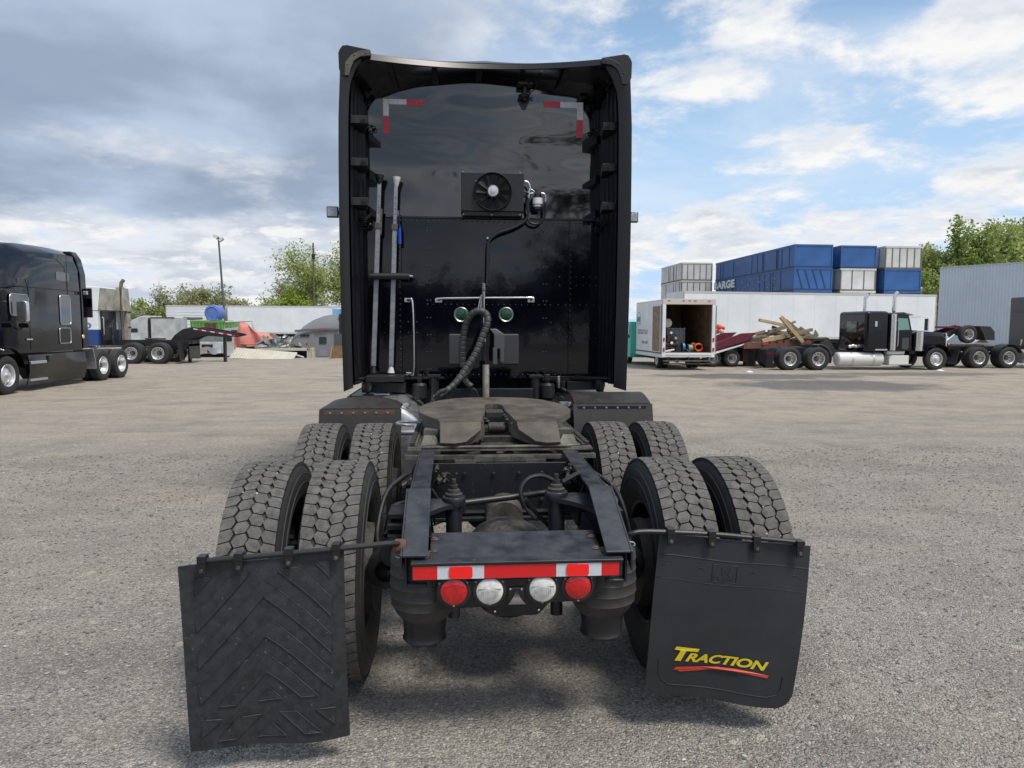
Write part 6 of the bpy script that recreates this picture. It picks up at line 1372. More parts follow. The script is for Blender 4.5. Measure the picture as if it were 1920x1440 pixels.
t = stored('hose_coil', 'bright orange coiled hose on the floor', 'hose coil', (10.2, 26.4, .62)); mb = MB()
for k in range(6): mb.tube([(10.2 + .17 * math.cos(a_ * .52) , 26.4 + .02 * k, .82 + .02 * (k % 2) + .15 * math.sin(a_ * .52)) for a_ in range(13)], .025, 6)
mb.build('hose', pbr('orange_hose', (.75, .09, .02), .5), t); end()
t = stored('coil', 'yellow coil of rope on the floor', 'rope coil', (10.0, 26.5, .62)); MB().tube([(10.02 + .1 * math.cos(a_ * .7), 26.6, .85 + .12 * math.sin(a_ * .7) + .004 * a_) for a_ in range(20)], .018, 6).build('rope', pbr('yellow_rope', (.45, .33, .06), .6), t); end()
t = stored('plastic_case', 'white plastic case lying by the door sill', 'case', (8.85, 26.2, .62)); T = Matrix.Translation((8.85, 26.2, .70)) @ Matrix.Rotation(-.2, 4, 'Y'); MB().box(-.2, .2, -.08, .08, -.03, .03, T=T).build('case', whitep, t, bevel=.01); MB().box(8.75, 8.9, 26.15, 26.25, .62, .66).build('base', whitep, t); end()
# ---- long white trailer behind
pA, pB = W(1281, 548, 38.2), W(1757, 556, 40.2)
trailer(((pA.x, pA.y), (pB.x, pB.y)), 1.0, 3.84, 'very long white trailer behind the timber pile and the small black tractor', 12)
# ---- stacked half-height containers
cblue = pbr('container_blue', (.025, .11, .32), .45, dark=(.02, .08, .23), vscale=.9, dust=.12, dustc=(.25, .28, .32)); cwhite = pbr('container_white', (.60, .61, .60), .5, dark=(.48, .48, .46), vscale=1.2); crail = pbr('container_rail_dark', (.02, .04, .09), .5); wrail = pbr('container_rail_rusty', (.16, .12, .09), .7)
def half_container(x0, y0, w_, L, z0, z1, m_, label, rails, ends='ribs', grp='stacked half-height containers', side=12):
    t = begin(empty('container', (x0, y0, z0), 0, label, 'container', grp)); rm = crail if m_ is cblue else wrail
    MB().box(x0 + .03, x0 + w_ - .03, y0 + .03, y0 + L - .03, z0 + .01, z1 - .04).build('body', m_, t)
    tone = m_
    MB().box(x0, x0 + w_, y0, y0 + .06, z1 - .12, z1 - .005).build('end_rail', tone, t); MB().box(x0, x0 + w_, y0, y0 + .06, z0 + .005, z0 + .10).build('end_rail', rm, t)
    MB().box(x0, x0 + .06, y0 + .06, y0 + L, z1 - .12, z1 - .005).build('side_rail', tone, t); MB().box(x0, x0 + .06, y0 + .06, y0 + L, z0 + .005, z0 + .10).build('side_rail', rm, t)
    for x in (x0, x0 + w_ - .08): MB().box(x, x + .08, y0 - .005, y0 + .055, z0 + .10, z1 - .12).build('corner_post', rm if m_ is cwhite else tone, t)
    rk = random.Random(int(x0 * 100 + z0 * 10)); sp_ = sorted(L * (.05 + .9 * rk.random()) for _ in range(side))
    for q_ in sp_: MB().box(x0 + .008, x0 + .03, y0 + q_, y0 + q_ + .06, z0 + .10, z1 - .12).build('side_rib', rm, t)
    nr = {'ribs': 4, 'few': 2, 'none': 0, 'slant': 4}[ends]
    for k in range(nr):
        x = x0 + w_ * (k + 1) / (nr + 1)
        if ends == 'slant': MB().prism([(x - .35, z1 - .12), (x - .28, z1 - .12), (x + .12, z0 + .1), (x + .05, z0 + .1)], 'y', y0 + .005, y0 + .029).build('end_rib', rm, t)
        else: MB().box(x - .03, x + .03, y0 + .005, y0 + .029, z0 + .1, z1 - .12).build('end_rib', rm, t)
    end(); return t
Yc = 42.; zs = [7.16, 5.65, 4.17, 2.7, 1.25, GB]
def colx(px, Y): return W(px, 500, Y).x
xA0, xA1 = colx(1489, Yc), colx(1561, Yc); xB0, xB1 = colx(1576, Yc + .3), colx(1643, Yc + .3); xC0, xC1 = colx(1659, Yc + .3), colx(1728, Yc + .3)
LBL = {('A', 0): ('long blue container in the top layer, its plain end facing the yard', cblue, 'none'), ('A', 1): ('long blue container with BARGE lettering on its side and slanted ribs on its end', cblue, 'slant'),
       ('B', 0): ('blue container in the top layer, second from the right', cblue, 'none'), ('B', 1): ('white container directly under the blue one, second from the right', cwhite, 'few'),
       ('C', 0): ('white ribbed container in the top layer at the right end of the stack', cwhite, 'ribs'), ('C', 1): ('blue container under the white ribbed one at the right end', cblue, 'none')}
for c_, x0, x1, L, yy in (('A', xA0, xA1, 14.2, Yc), ('B', xB0, xB1, 12.2, Yc + .3), ('C', xC0, xC1, 12.2, Yc + .3)):
    for k in range(5):
        if (c_, k) in LBL: lb_, m_, en = LBL[(c_, k)]
        else: lb_, m_, en = ('container ' + {2: 'third', 3: 'fourth', 4: 'fifth and lowest'}[k] + ' from the top, under the ' + {'A': 'BARGE container', 'B': 'white container second from the right', 'C': 'blue container at the right end'}[c_], cblue if (k + ord(c_)) % 2 else cwhite, 'none')
        o = half_container(x0 + (.02 * k if k else 0), yy, x1 - x0, L, zs[k + 1], zs[k], m_, lb_, True, en)
        if (c_, k) == ('A', 1):
            begin(o); mb = MB(); X_ = x0 + .02 - .006; p0 = SX(1339, 535, X_); p1 = SX(1377, 535, X_); z0_ = SX(1339, 544, X_).z; text_on(mb, 'BARGE', (X_, p0.y, z0_), (0, p1.y - p0.y, 0), (0, 0, SX(1339, 530, X_).z - z0_), bold=.045); mb.build('white_lettering', whitep, o, smooth=0, fixn=False, split=False)
            mb = MB(); rj = random.Random(5)
            for i in range(46):
                yy2 = p1.y - .3 - rj.random() * (p1.y - yy - 3.0); zz = 4.4 + rj.random() * .75; a1, b1 = .05 + rj.random() * .16, .03 + rj.random() * .14
                mb.prism([(yy2, zz), (yy2 + a1, zz + .03), (yy2 + a1 * .7, zz + b1), (yy2 + .02, zz + b1 * .8)], 'x', X_, X_ + .004)
            tag(mb.build('lettering_remnants', pbr('faded_print', (.22, .30, .42), .6), o, split=False), kind='stuff'); end()
xD0, xD1 = colx(1279, 55.5), colx(1337, 55.5)
for k in range(4):
    half_container(xD0, 55.6, xD1 - xD0, 6, 1.65 + (zs[k + 1] - 1.65) * 1.0 + .0, zs[k], cwhite, ['white ribbed container at the far left of the stack, top layer', 'white ribbed container at the far left of the stack, second layer', 'container third from the top at the far left of the stack', 'container fourth from the top at the far left of the stack'][k], True, 'ribs', side=5)
half_container(xD0, 55.6, xD1 - xD0, 6, GB, zs[4], cwhite, 'lowest container at the far left of the stack', True, 'ribs', side=5)
# ---- buildings
bl = thing('building', (45, 70, GB), 'tall pale grey corrugated metal building at the right edge', 'building')
pa, pb_ = W(1763, 503, 70), W(1990, 480, 60.5); zt = 7.9; corr = pbr('corrugated_grey', (.60, .65, .71), .5, var=.08, vscale=.5)
d = (Vector((pb_.x, pb_.y, 0)) - Vector((pa.x, pa.y, 0))); L = d.length; d.normalize(); nn = Vector((-d.y, d.x, 0)); o0 = Vector((pa.x, pa.y, 0)); mb = MB(); ribs = int(L / .30)
pt = []
for k in range(ribs):
    for f, h in ((0, 0), (.35, 0), (.5, .06), (.85, .06)): pt.append(o0 + d * (k + f) * .30 - nn * h)
zl, zr_ = pa.z, pa.z
mb.add([p + Vector((0, 0, GB)) for p in pt] + [p + Vector((0, 0, pa.z)) for p in pt], [(i, i + 1, i + 1 + len(pt), i + len(pt)) for i in range(len(pt) - 1)]); mb.build('corrugated_wall', corr, bl, smooth=0, fixn=False)
c1 = o0 + d * L; back = nn * 18
MB().hexa([o0 + nn * .1 + Vector((0, 0, GB)), c1 + nn * .1 + Vector((0, 0, GB)), c1 + back + Vector((0, 0, GB)), o0 + back + Vector((0, 0, GB))], [o0 + nn * .1 + Vector((0, 0, pa.z)), c1 + nn * .1 + Vector((0, 0, pa.z)), c1 + back + Vector((0, 0, pa.z + .5)), o0 + back + Vector((0, 0, pa.z + .5))]).build('building_body', corr, bl)
MB().hexa([o0 - nn * .1 + Vector((0, 0, pa.z)), c1 - nn * .1 + Vector((0, 0, pa.z)), c1 + nn * .1 + Vector((0, 0, pa.z)), o0 + nn * .1 + Vector((0, 0, pa.z))], [o0 - nn * .1 + Vector((0, 0, pa.z + .12)), c1 - nn * .1 + Vector((0, 0, pa.z + .12)), c1 + nn * .1 + Vector((0, 0, pa.z + .12)), o0 + nn * .1 + Vector((0, 0, pa.z + .12))]).build('roof_edge', pbr('rail_grey', (.5, .5, .48), .5), bl)
end()
t = thing('building', (50, 78, GB), 'low beige building showing between the containers and the corrugated building', 'building'); a = W(1726, 541, 78); MB().prism([(a.x, GB), (a.x, a.z), (a.x + 5, a.z + .9), (a.x + 12, a.z + .9), (a.x + 12, GB)], 'y', 78, 84).build('wall', pbr('beige_wall', (.48, .45, .36), .7), t); MB().box(a.x + 2.4, a.x + 3.2, 77.98, 77.995, a.z - 1.1, a.z - .3).build('window', dglass, t); end()
# ---- lowboy deck with timber
lbt = thing('lowboy_trailer', (15, 29.5, GB), 'rusty red lowboy trailer loaded with old timber', 'trailer')
maroon = pbr('maroon_paint', (.16, .012, .03), .5, dark=(.08, .01, .02), vscale=3); dk_or = pbr('rusty_red_deck', (.24, .085, .045), .75, dark=(.10, .05, .035), vscale=5)
for y in (28.6, 30.9):
    MB().prism([(13.1, .95), (17.2, 1.22), (17.2, 1.0), (16.3, .92), (14.5, .75), (13.1, .70)], 'y', y, y + .1).build('side_rail', dk_or, lbt)
    MB().prism([(10.9, .55), (12.0, 1.05), (13.0, 1.42), (13.7, 1.45), (13.3, 1.1), (12.3, .80), (10.9, .38)], 'y', y, y + .1).build('gooseneck_beam', maroon, lbt)
for k in range(12): MB().hexa([(13.15 + k * .335, 28.7, .94 + k * .022), (13.46 + k * .335, 28.7, .96 + k * .022), (13.46 + k * .335, 30.9, .96 + k * .022), (13.15 + k * .335, 30.9, .94 + k * .022)], [(13.15 + k * .335, 28.7, .99 + k * .022), (13.46 + k * .335, 28.7, 1.01 + k * .022), (13.46 + k * .335, 30.9, 1.01 + k * .022), (13.15 + k * .335, 30.9, .99 + k * .022)]).build('deck_plank', ply, lbt)
for k in range(8): MB().box(14.3 + k * .34, 14.38 + k * .34, 28.58, 28.60, .98 + .02 * k, 1.06 + .02 * k).build('stake_pocket', black, lbt)
MB().hexa([(10.9, 28.75, .40), (13.2, 28.75, .95), (13.2, 30.8, .95), (10.9, 30.8, .40)], [(10.9, 28.75, .50), (13.2, 28.75, 1.15), (13.2, 30.8, 1.15), (10.9, 30.8, .50)]).build('neck_plate', maroon, lbt)
MB().prism([(11.0, .36), (13.1, .94), (13.0, .86), (11.0, .25)], 'y', 28.5, 28.58).build('white_edge', vanw, lbt)
MB().box(14.0, 14.35, 28.56, 28.6, .86, .93).build('reflective_tape', red_r, lbt)
for x in (11.9, 12.8): MB().box(x, x + .2, 29, 30.6, GB, .8).build('support_leg', frame_dk, lbt)
for x in (11.7, 12.6): duals(lbt, x, 29.85, 0, -1, .26, .38)
MB().box(13.2, 14.4, 28.9, 30.7, .1, .7).build('axle_frame', pbr('rust_dark', (.07, .03, .02), .8), lbt)
end()
wood = pbr('old_timber', (.27, .215, .155), .8, dark=(.16, .125, .09), vscale=6); woodn = pbr('fresh_timber', (.50, .38, .21), .7, dark=(.40, .29, .16), vscale=6)
def beam(p0, p1, y0, y1, w_, m_, label, cat='timber'):
    a, b = W(*p0, y0), W(*p1, y1); t = tag(empty('timber', a, 0), label, cat, 'timbers piled on the lowboy trailer'); begin(t)
    d = (b - a); L = d.length; q = Vector((1, 0, 0)).rotation_difference(d.normalized()).to_matrix().to_4x4(); T = Matrix.Translation(a) @ q
    MB().box(0, L, -w_ / 2, w_ / 2, -w_ / 2, w_ / 2, T=T).build('beam', m_, t, bevel=.008)
    MB().box(L, L + .004, -w_ / 2 + .015, w_ / 2 - .015, -w_ / 2 + .015, w_ / 2 - .015, T=T).build('end_grain', ply, t); end()
beam((1464, 594), (1505, 642), 28.6, 28.45, .17, woodn, 'long pale timber leaning diagonally across the front of the pile')
beam((1424, 600), (1472, 610), 28.9, 29.3, .14, woodn, 'yellowish timber sticking out to the upper left of the pile')
beam((1465, 615), (1491, 603), 29.4, 29.6, .10, wood, 'short timber poking up behind the diagonal pale one')
beam((1472, 600), (1500, 622), 29.2, 29.4, .13, wood, 'grey timber sloping down just behind the pale diagonal one')
beam((1445, 622), (1480, 610), 28.9, 29.1, .17, wood, 'thick grey timber near the top left of the pile')
beam((1408, 628), (1434, 621), 28.9, 28.9, .12, wood, 'lone timber block at the left end of the pile')
beam((1448, 613), (1462, 618), 29.4, 29.4, .14, pbr('dark_timber', (.08, .07, .06), .8), 'dark timber stub at the upper left of the pile')
beam((1404, 634), (1482, 622), 28.8, 29.2, .10, wood, 'thin long plank across the middle of the pile')
beam((1428, 640), (1470, 630), 28.75, 28.75, .20, woodn, 'heavy pale timber lying low at the front left of the pile')
beam((1470, 632), (1522, 618), 28.8, 29.4, .15, wood, 'grey timber reaching to the right end of the pile')
beam((1452, 628), (1515, 624), 29.3, 29.3, .14, wood, 'flat timber under the top of the pile')
beam((1476, 618), (1520, 628), 29.1, 29.2, .11, wood, 'thin timber sloping down to the right of the pile')
beam((1390, 638), (1425, 638), 28.8, 28.8, .18, pbr('dark_timber', (.08, .07, .06), .8), 'dark timber at the lower left of the pile')
beam((1480, 638), (1530, 628), 28.7, 28.7, .12, wood, 'timber lying along the right part of the deck edge')
beam((1400, 645), (1450, 642), 29.6, 29.6, .2, wood, 'timber lying on the deck behind the others')
beam((1500, 614), (1524, 632), 29.5, 29.5, .12, wood, 'short timber at the right end of the pile')
rb = random.Random(11)
places = ['low at the left', 'left of the middle', 'in the middle', 'right of the middle', 'low at the right']
kinds = ['thin grey', 'broken brown', 'short pale', 'split dark']
for i in range(18):
    cxp = 1405 + 6.6 * i + rb.random() * 6; h_ = 640 - 22 * math.exp(-((cxp - 1468) / 38.) ** 2) * rb.random() - 4; ln = 14 + rb.random() * 26; sl = (rb.random() - .5) * 16
    beam((cxp - ln / 2, h_ + sl / 2), (cxp + ln / 2, h_ - sl / 2), 28.75 + rb.random() * 1.2, 28.75 + rb.random() * 1.2, .06 + .09 * rb.random(), [wood, wood, woodn, pbr('dark_timber', (.08, .07, .06), .8)][i % 4], kinds[i % 4] + ' board ' + places[min(4, i // 4)] + ' of the timber pile on the lowboy')
t = thing('metal_scrap', (16.8, 29, 1.2), 'grey sheet metal scrap at the right end of the timber pile', 'scrap metal'); p = W(1528, 628, 29); MB().prism([(p.x - .15, p.z - .15), (p.x + .0, p.z + .25), (p.x + .17, p.z - .0), (p.x + .05, p.z - .2)], 'y', 28.95, 29.0).build('sheet', galv, t); end()
t = thing('float_balls', (11.9, 29.5, .9), 'orange and white plastic balls lying on the maroon trailer neck', 'balls')
for i, (px, py, r, m_) in enumerate(((1348, 613, .14, 'orange_ball'), (1353, 622, .12, 'white_ball'), (1345, 622, .11, 'orange_ball'), (1356, 615, .10, 'orange_ball'))):
    p = W(px, py, 29.4 + .1 * i); MB().lathe([(-r, .0001), (-r * .8, r * .6), (-r * .3, r * .95), (r * .3, r * .95), (r * .8, r * .6), (r, .0001)], tuple(p), 'z', 14).build('ball', pbr('orange_ball', (.75, .10, .06), .5) if 'or' in m_ else pbr('pale_ball', (.6, .4, .35), .5), t)
MB().cyl((11.85, 29.6, .6), (11.95, 29.6, 1.5), .04, n=8).build('stake', frame_dk, t); end()
conc = pbr('old_concrete', (.26, .235, .20), .9, dark=(.17, .155, .13), vscale=5, bump=.01, bscale=14)
for px, py, lb_ in ((1356, 686, 'weathered concrete block on the gravel beside the open box truck'), (1408, 686, 'weathered concrete block on the gravel under the lowboy')):
    t = thing('concrete_block', (W(px, py, 29.2).x, 29.2, GB - .03), lb_, 'concrete block', 'concrete blocks'); p = W(px, py, 29.2); mb = MB(); loft(mb, [rr_ for rr_ in [[(p.x + x, 29.2 + y, z) for x, y in rrect(0, .2, .52, .42, .09)] for z in (GB - .05, GB + .20)]]); mb.build('block', conc, t, bevel=.015); end()
for px, py, lb_ in ((1407, 693, 'scrap of white paper on the gravel behind the black tractor flaps'), (1764, 693, 'scrap of white paper by the front wheel of the black tractor')):
    Yp = 24.6 if px < 1500 else 25.4
    p = W(px, py, Yp); p.z = gz(p.x, p.y) + .01; t = thing('paper_scrap', p, lb_, 'litter'); mb = MB(); mb.sheet(lambda u, v: (p.x + (u - .5) * .34, p.y + (v - .5) * .3, p.z + .07 * math.sin(u * 4) * math.sin(v * 3)), 6, 6, thick=(0, 0, .006)); mb.build('paper', whitep, t, smooth=0); end()
# ---- small black conventional tractor facing right
pt_ = thing('semi_truck', (17.5, 27.2, GB), 'flat-top black long-nose tractor facing right with white fuel tank and twin chrome stacks', 'truck')
pb = pbr('pete_black', (.003, .003, .006), .08, spec=.5, bump=.003, bscale=1.1); G2 = GB - .03
mb = MB(); mb.box(17.45, 18.52, 26.05, 28.3, .68, 2.42); sl = mb.build('sleeper', pb, pt_, bevel=.14)
MB().box(17.43, 17.447, 26.75, 27.55, 1.50, 1.98).build('rear_window', pbr('green_glass', (.09, .12, .11), .12, coat=.5), sl)
for y, z in ((26.5, 1.85), (27.85, 1.85), (26.5, 1.22), (27.85, 1.22)): MB().lathe([(0, .06), (-.02, .05), (-.025, .0001)], (17.45, y, z), 'x', 14).build('marker_lamp', lens_r, sl)
MB().box(17.85, 17.95, 26.03, 26.048, 1.75, 1.98).build('side_badge', alum, sl); MB().box(17.9, 18.45, 26.03, 26.048, .72, .78).build('side_strip', alum, sl)
mb = MB(); mb.prism([(18.55, .68), (18.55, 2.32), (18.75, 2.36), (19.45, 2.30), (19.62, 1.62), (19.66, .68)], 'y', 26.15, 28.2); ct = mb.build('cab', pb, pt_, bevel=.05)
MB().prism([(18.95, 1.60), (18.95, 2.12), (19.38, 2.10), (19.50, 1.62)], 'y', 26.13, 26.147).build('door_window', pbr('teal_glass', (.16, .30, .27), .15, coat=.5), ct); MB().prism(rrect(19.32, 1.02, .32, .5, .05), 'y', 26.13, 26.147).build('lower_window', dglass, ct)
MB().prism([(19.45, 2.30), (19.75, 2.24), (19.75, 2.28), (19.3, 2.38)], 'y', 26.3, 28.0).build('sun_visor', galv, ct)
mb = MB(); loft(mb, [[(x, 26.35 + (0 if k in (0, 1) else 0) + yy_, z) for k, (yy_, z) in enumerate(((0, .55), (0, zt_ - .18), (.15, zt_), (1.35, zt_), (1.5, zt_ - .18), (1.5, .55)))] for x, zt_ in ((19.66, 1.62), (20.4, 1.56), (21.2, 1.50), (21.35, 1.42))]); hd = mb.build('hood', pb, pt_, bevel=.02)
MB().box(21.36, 21.42, 26.4, 27.8, .5, 1.48).build('grille', chrome, pt_)
MB().cyl((19.98, 26.22, .70), (19.98, 26.22, 1.55), .19, n=24).build('air_cleaner', chrome, pt_)
for y, x in ((26.05, 18.68), (28.25, 18.68)):
    ex = MB().cyl((x, y, .72), (x, y, 2.30), .13, n=18).build('heat_shield', chrome, pt_); mb = MB(); mb.tube([(x, y, 2.2), (x, y, 2.95), (x + .03, y, 3.10), (x + .14, y, 3.24)], .075, 14, smooth=3); mb.build('stack_pipe', chrome, ex)
    MB().cyl((x + .13, y, 3.22), (x + .17, y, 3.28), .06, n=12).build('pipe_mouth', black, ex)
MB().tube([(18.9, 26.06, .9), (18.9, 26.0, .95), (18.9, 26.0, 2.0), (18.9, 26.06, 2.05)], .015, 8).build('grab_handle', chrome, pt_)
mb = MB(); mb.tube([(19.55, 26.15, 2.15), (19.75, 25.85, 2.17), (20.05, 25.8, 2.15), (20.05, 25.8, 1.6), (19.7, 25.95, 1.55), (19.6, 26.1, 1.5)], .012, 6); mr_ = mb.build('mirror_bracket', chrome, pt_); MB().box(20.0, 20.06, 25.68, 25.92, 1.58, 2.1).build('mirror', chrome, mr_, bevel=.01)
MB().lathe([(16.35, .0001), (16.35, .24), (16.4, .30), (18.35, .30), (18.42, .24), (18.42, .0001)], (0, 26.42, .33), 'x', 28).build('fuel_tank', pbr('white_tank', (.66, .66, .64), .25, coat=.4), pt_)
for x in (16.95, 17.9): MB().lathe([(0, .306), (.07, .306)], (x, 26.42, .33), 'x', 28).build('tank_strap', alum, pt_)
MB().box(18.6, 19.5, 26.1, 26.7, .12, .50).build('battery_box', pbr('white_tank', (.66, .66, .64), .25, coat=.4), pt_, bevel=.02); MB().box(18.55, 19.6, 26.05, 26.75, .08, .12).build('step', alum, pt_); MB().cyl((18.6, 26.4, .64), (19.4, 26.4, .64), .13, n=16).build('air_tank', pbr('white_tank', (.66, .66, .64), .25, coat=.4), pt_)
MB().box(13.4, 21.3, 26.75, 26.85, .45, .70).build('frame_rail', frame_dk, pt_); MB().box(13.4, 21.3, 27.55, 27.65, .45, .70).build('frame_rail', frame_dk, pt_)
for x in (14.1, 15.36): duals(pt_, x, 27.2, 0, -1, G2 + .5, .5, 1.2)
fwheel(pt_, (20.75, 26.2, G2 + .5), -math.pi / 2, .5, .28, 'steer'); fwheel(pt_, (20.75, 28.2, G2 + .5), math.pi / 2, .5, .28, 'steer')
mb = MB(); mb.sheet(lambda u, v: (20.75 + .63 * math.cos(R(5 + 170 * u)), 26.0 + .5 * v, .38 + .62 * math.sin(R(5 + 170 * u))), 18, 2, thick=(0, 0, .03)); mb.build('front_fender', pb, pt_, smooth=60)
mb = MB(); mb.lathe([(0, .05), (.06, .055), (.06, .0001)], (21.35, 26.25, .98), 'x', 12); mb.build('turn_signal', pbr('amber', (.6, .14, .02), .3), pt_)
for y in (26.1, 28.0):
    mb = MB(); mb.sheet(lambda u, v: (13.38 - .1 * v, y - .1 + .6 * u, .72 - .75 * v), 3, 3, thick=(.012, 0, 0)); mb.build('mud_flap', rubber_sm, pt_)
mb = MB(); mb.box(13.35, 13.4, 26.7, 27.7, .15, .72); mb.build('tail_plate', frame_dk, pt_); MB().box(13.33, 13.345, 26.05, 26.6, .55, .60).build('reflective_tape', red_r, pt_)
mb = MB(); mb.hexa([(15.7, 26.9, .72), (16.6, 26.9, .72), (16.6, 27.6, .72), (15.7, 27.6, .72)], [(15.9, 26.9, 1.1), (16.3, 26.9, 1.15), (16.3, 27.6, 1.15), (15.9, 27.6, 1.1)]); mb.lathe([(0, .40), (.05, .42), (.07, .0001)], (15.8, 27.2, 1.15), 'z', 20); mb.build('fifth_wheel', greasedk, pt_, split=False)
mb = MB(); mb.sheet(lambda u, v: (15.4 + .58 * math.cos(R(100 - 120 * u)), 26.05 + .55 * v, .36 + .6 * math.sin(R(100 - 120 * u))), 10, 2, thick=(0, 0, .015)); mb.build('half_fender', galv, pt_, smooth=60)
for k in range(4): MB().tube([(16.8, 26.7 + .1 * k, .85), (17.0, 26.7 + .12 * k, 1.15 + .05 * k), (17.2, 26.6 + .1 * k, .95), (17.35, 26.7, .8)], .02, 6, smooth=5).build('air_hose', cable, pt_)
for k in range(4): MB().lathe([(-.08, .06), (0, .08), (.08, .05)], (17.0 + .14 * k, 26.45, .88 + .03 * (k % 2)), 'x', 10).build('valve', alum, pt_)
end()
# ---- grey sleeper tractor cut off by the right edge, with a lift axle riding on its frame
rt = thing('semi_truck', (25.5, 28.4, GB), 'dark grey sleeper tractor cut off by the right edge', 'truck')
mb = MB(); mb.box(26.9, 29, 27.3, 29.6, .80, 3.22); gs_ = mb.build('sleeper', pbr('grey_metallic', (.075, .072, .07), .35, coat=.2, var=.25, vscale=1.2), rt, bevel=.10)
MB().box(26.89, 26.898, 27.4, 29.5, 2.48, 2.50).build('body_seam', black, gs_); MB().box(26.87, 26.898, 28.3, 28.5, 1.05, 1.4).build('back_box', black, gs_)
for x in (23.7, 25.15): duals(rt, x, 28.5, 0, -1, G2 + .5, .5, 1.2)
MB().box(22.3, 29, 28.0, 28.1, .62, .86).build('frame_rail', frame_dk, rt); MB().box(22.3, 29, 28.9, 29.0, .62, .86).build('frame_rail', frame_dk, rt)
mb = MB(); mb.sheet(lambda u, v: (25.2 + .60 * math.cos(R(170 - 150 * u)), 27.3 + .6 * v, .36 + .6 * math.sin(R(170 - 150 * u))), 14, 2, thick=(0, 0, .02)); mb.build('half_fender', rubber_sm, rt, smooth=60)
mb = MB(); mb.sheet(lambda u, v: (24.6 + .45 * math.cos(R(150 - 110 * u)), 28.3 + .9 * v, .72 + .45 * math.sin(R(150 - 110 * u))), 12, 2, thick=(0, 0, .02)); mb.build('white_fender', vanw, rt, smooth=60)
MB().lathe([(25.95, .0001), (25.95, .28), (26.0, .32), (28, .32)], (0, 27.65, .40), 'x', 24).build('fuel_tank', pbr('grey_tank', (.30, .33, .33), .5), rt)
MB().box(25.9, 28.5, 27.35, 27.5, -.02, .02).build('step', alum, rt)
mb = MB(); mb.sheet(lambda u, v: (22.75 - .15 * v, 27.35 + .6 * u, .75 - .72 * v), 3, 3, thick=(.02, 0, 0)); mb.build('mud_flap', rubber_sm, rt)
MB().box(21.8, 23.2, 27.8, 29.0, .50, .60).build('tail_frame', frame_dk, rt); MB().cyl((25.9, 27.6, .9), (25.95, 27.6, 1.2), .03, n=8).build('marker_post', pbr('post_cream', (.55, .5, .42), .6), rt)
end()
la = thing('lift_axle', (23.3, 28.5, .8), 'loose trailer axle with raised wheel and maroon frame on the deck behind the long-nose tractor', 'axle assembly')
fwheel(la, (23.35, 27.7, 1.42), -math.pi / 2, .42, .26, 'dual')
for y in (27.95, 28.9): MB().prism([(21.6, 1.15), (22.6, 1.55), (23.6, 1.85), (23.9, 1.80), (23.4, 1.55), (22.6, 1.25), (21.7, .95)], 'y', y, y + .08).build('side_beam', plastic if y < 28.5 else maroon, la)
MB().box(22.6, 23.9, 28.04, 28.9, 1.70, 1.78).build('top_plate', maroon, la); MB().cyl((23.35, 27.8, 1.42), (23.35, 29.2, 1.42), .07, n=12).build('axle_tube', greasedk, la)
MB().prism([(23.75, 1.80), (24.3, 1.78), (24.52, 1.55), (24.55, 1.15), (24.1, 1.15), (24.0, 1.4)], 'y', 27.5, 28.1).build('fender', rubber_sm, la)
MB().box(22.0, 22.25, 27.88, 27.94, 1.15, 1.3).build('valve_box', alum, la); MB().box(22.35, 22.55, 27.88, 27.94, 1.12, 1.32).build('valve_box', whitep, la); MB().tube([(22.0, 27.9, 1.1), (22.3, 27.85, 1.05), (22.6, 27.9, 1.2), (22.9, 27.95, 1.4)], .04, 8, smooth=5).build('air_line', alum, la)
MB().box(21.2, 24.8, 28.0, 29.0, .862, .94).build('deck_frame', ply, la); MB().box(21.5, 22.8, 27.9, 28.0, .90, .96).build('rail', rust, la)
end()
# ================================================================== trees
bark = pbr('bark', (.11, .095, .08), .9, dark=(.06, .05, .045), vscale=6)
def leafmat(name, a, b):
    m = bpy.data.materials.new(name); m.use_nodes = True; t = m.node_tree; p = t.nodes['Principled BSDF']; p.inputs['Roughness'].default_value = .6; p.inputs['Specular IOR Level'].default_value = .25
    g = t.nodes.new('ShaderNodeNewGeometry'); r_ = t.nodes.new('ShaderNodeMix'); r_.data_type = 'RGBA'; t.links.new(g.outputs['Random Per Island'], r_.inputs[0]); r_.inputs[6].default_value = (*a, 1); r_.inputs[7].default_value = (*b, 1)
    t.links.new(r_.outputs[2], p.inputs['Base Color'])
    tr = t.nodes.new('ShaderNodeBsdfTranslucent'); t.links.new(r_.outputs[2], tr.inputs[0]); ms = t.nodes.new('ShaderNodeMixShader'); ms.inputs[0].default_value = .35
    t.links.new(p.outputs[0], ms.inputs[1]); t.links.new(tr.outputs[0], ms.inputs[2]); t.links.new(ms.outputs[0], t.nodes['Material Output'].inputs[0]); return m
lf_spring = leafmat('spring_leaf', (.26, .32, .09), (.44, .50, .17)); lf_green = leafmat('green_leaf', (.17, .24, .055), (.33, .41, .11)); lf_bud = leafmat('bud_leaf', (.30, .30, .16), (.38, .40, .19)); lf_bright = leafmat('bright_leaf', (.26, .36, .05), (.40, .48, .09))
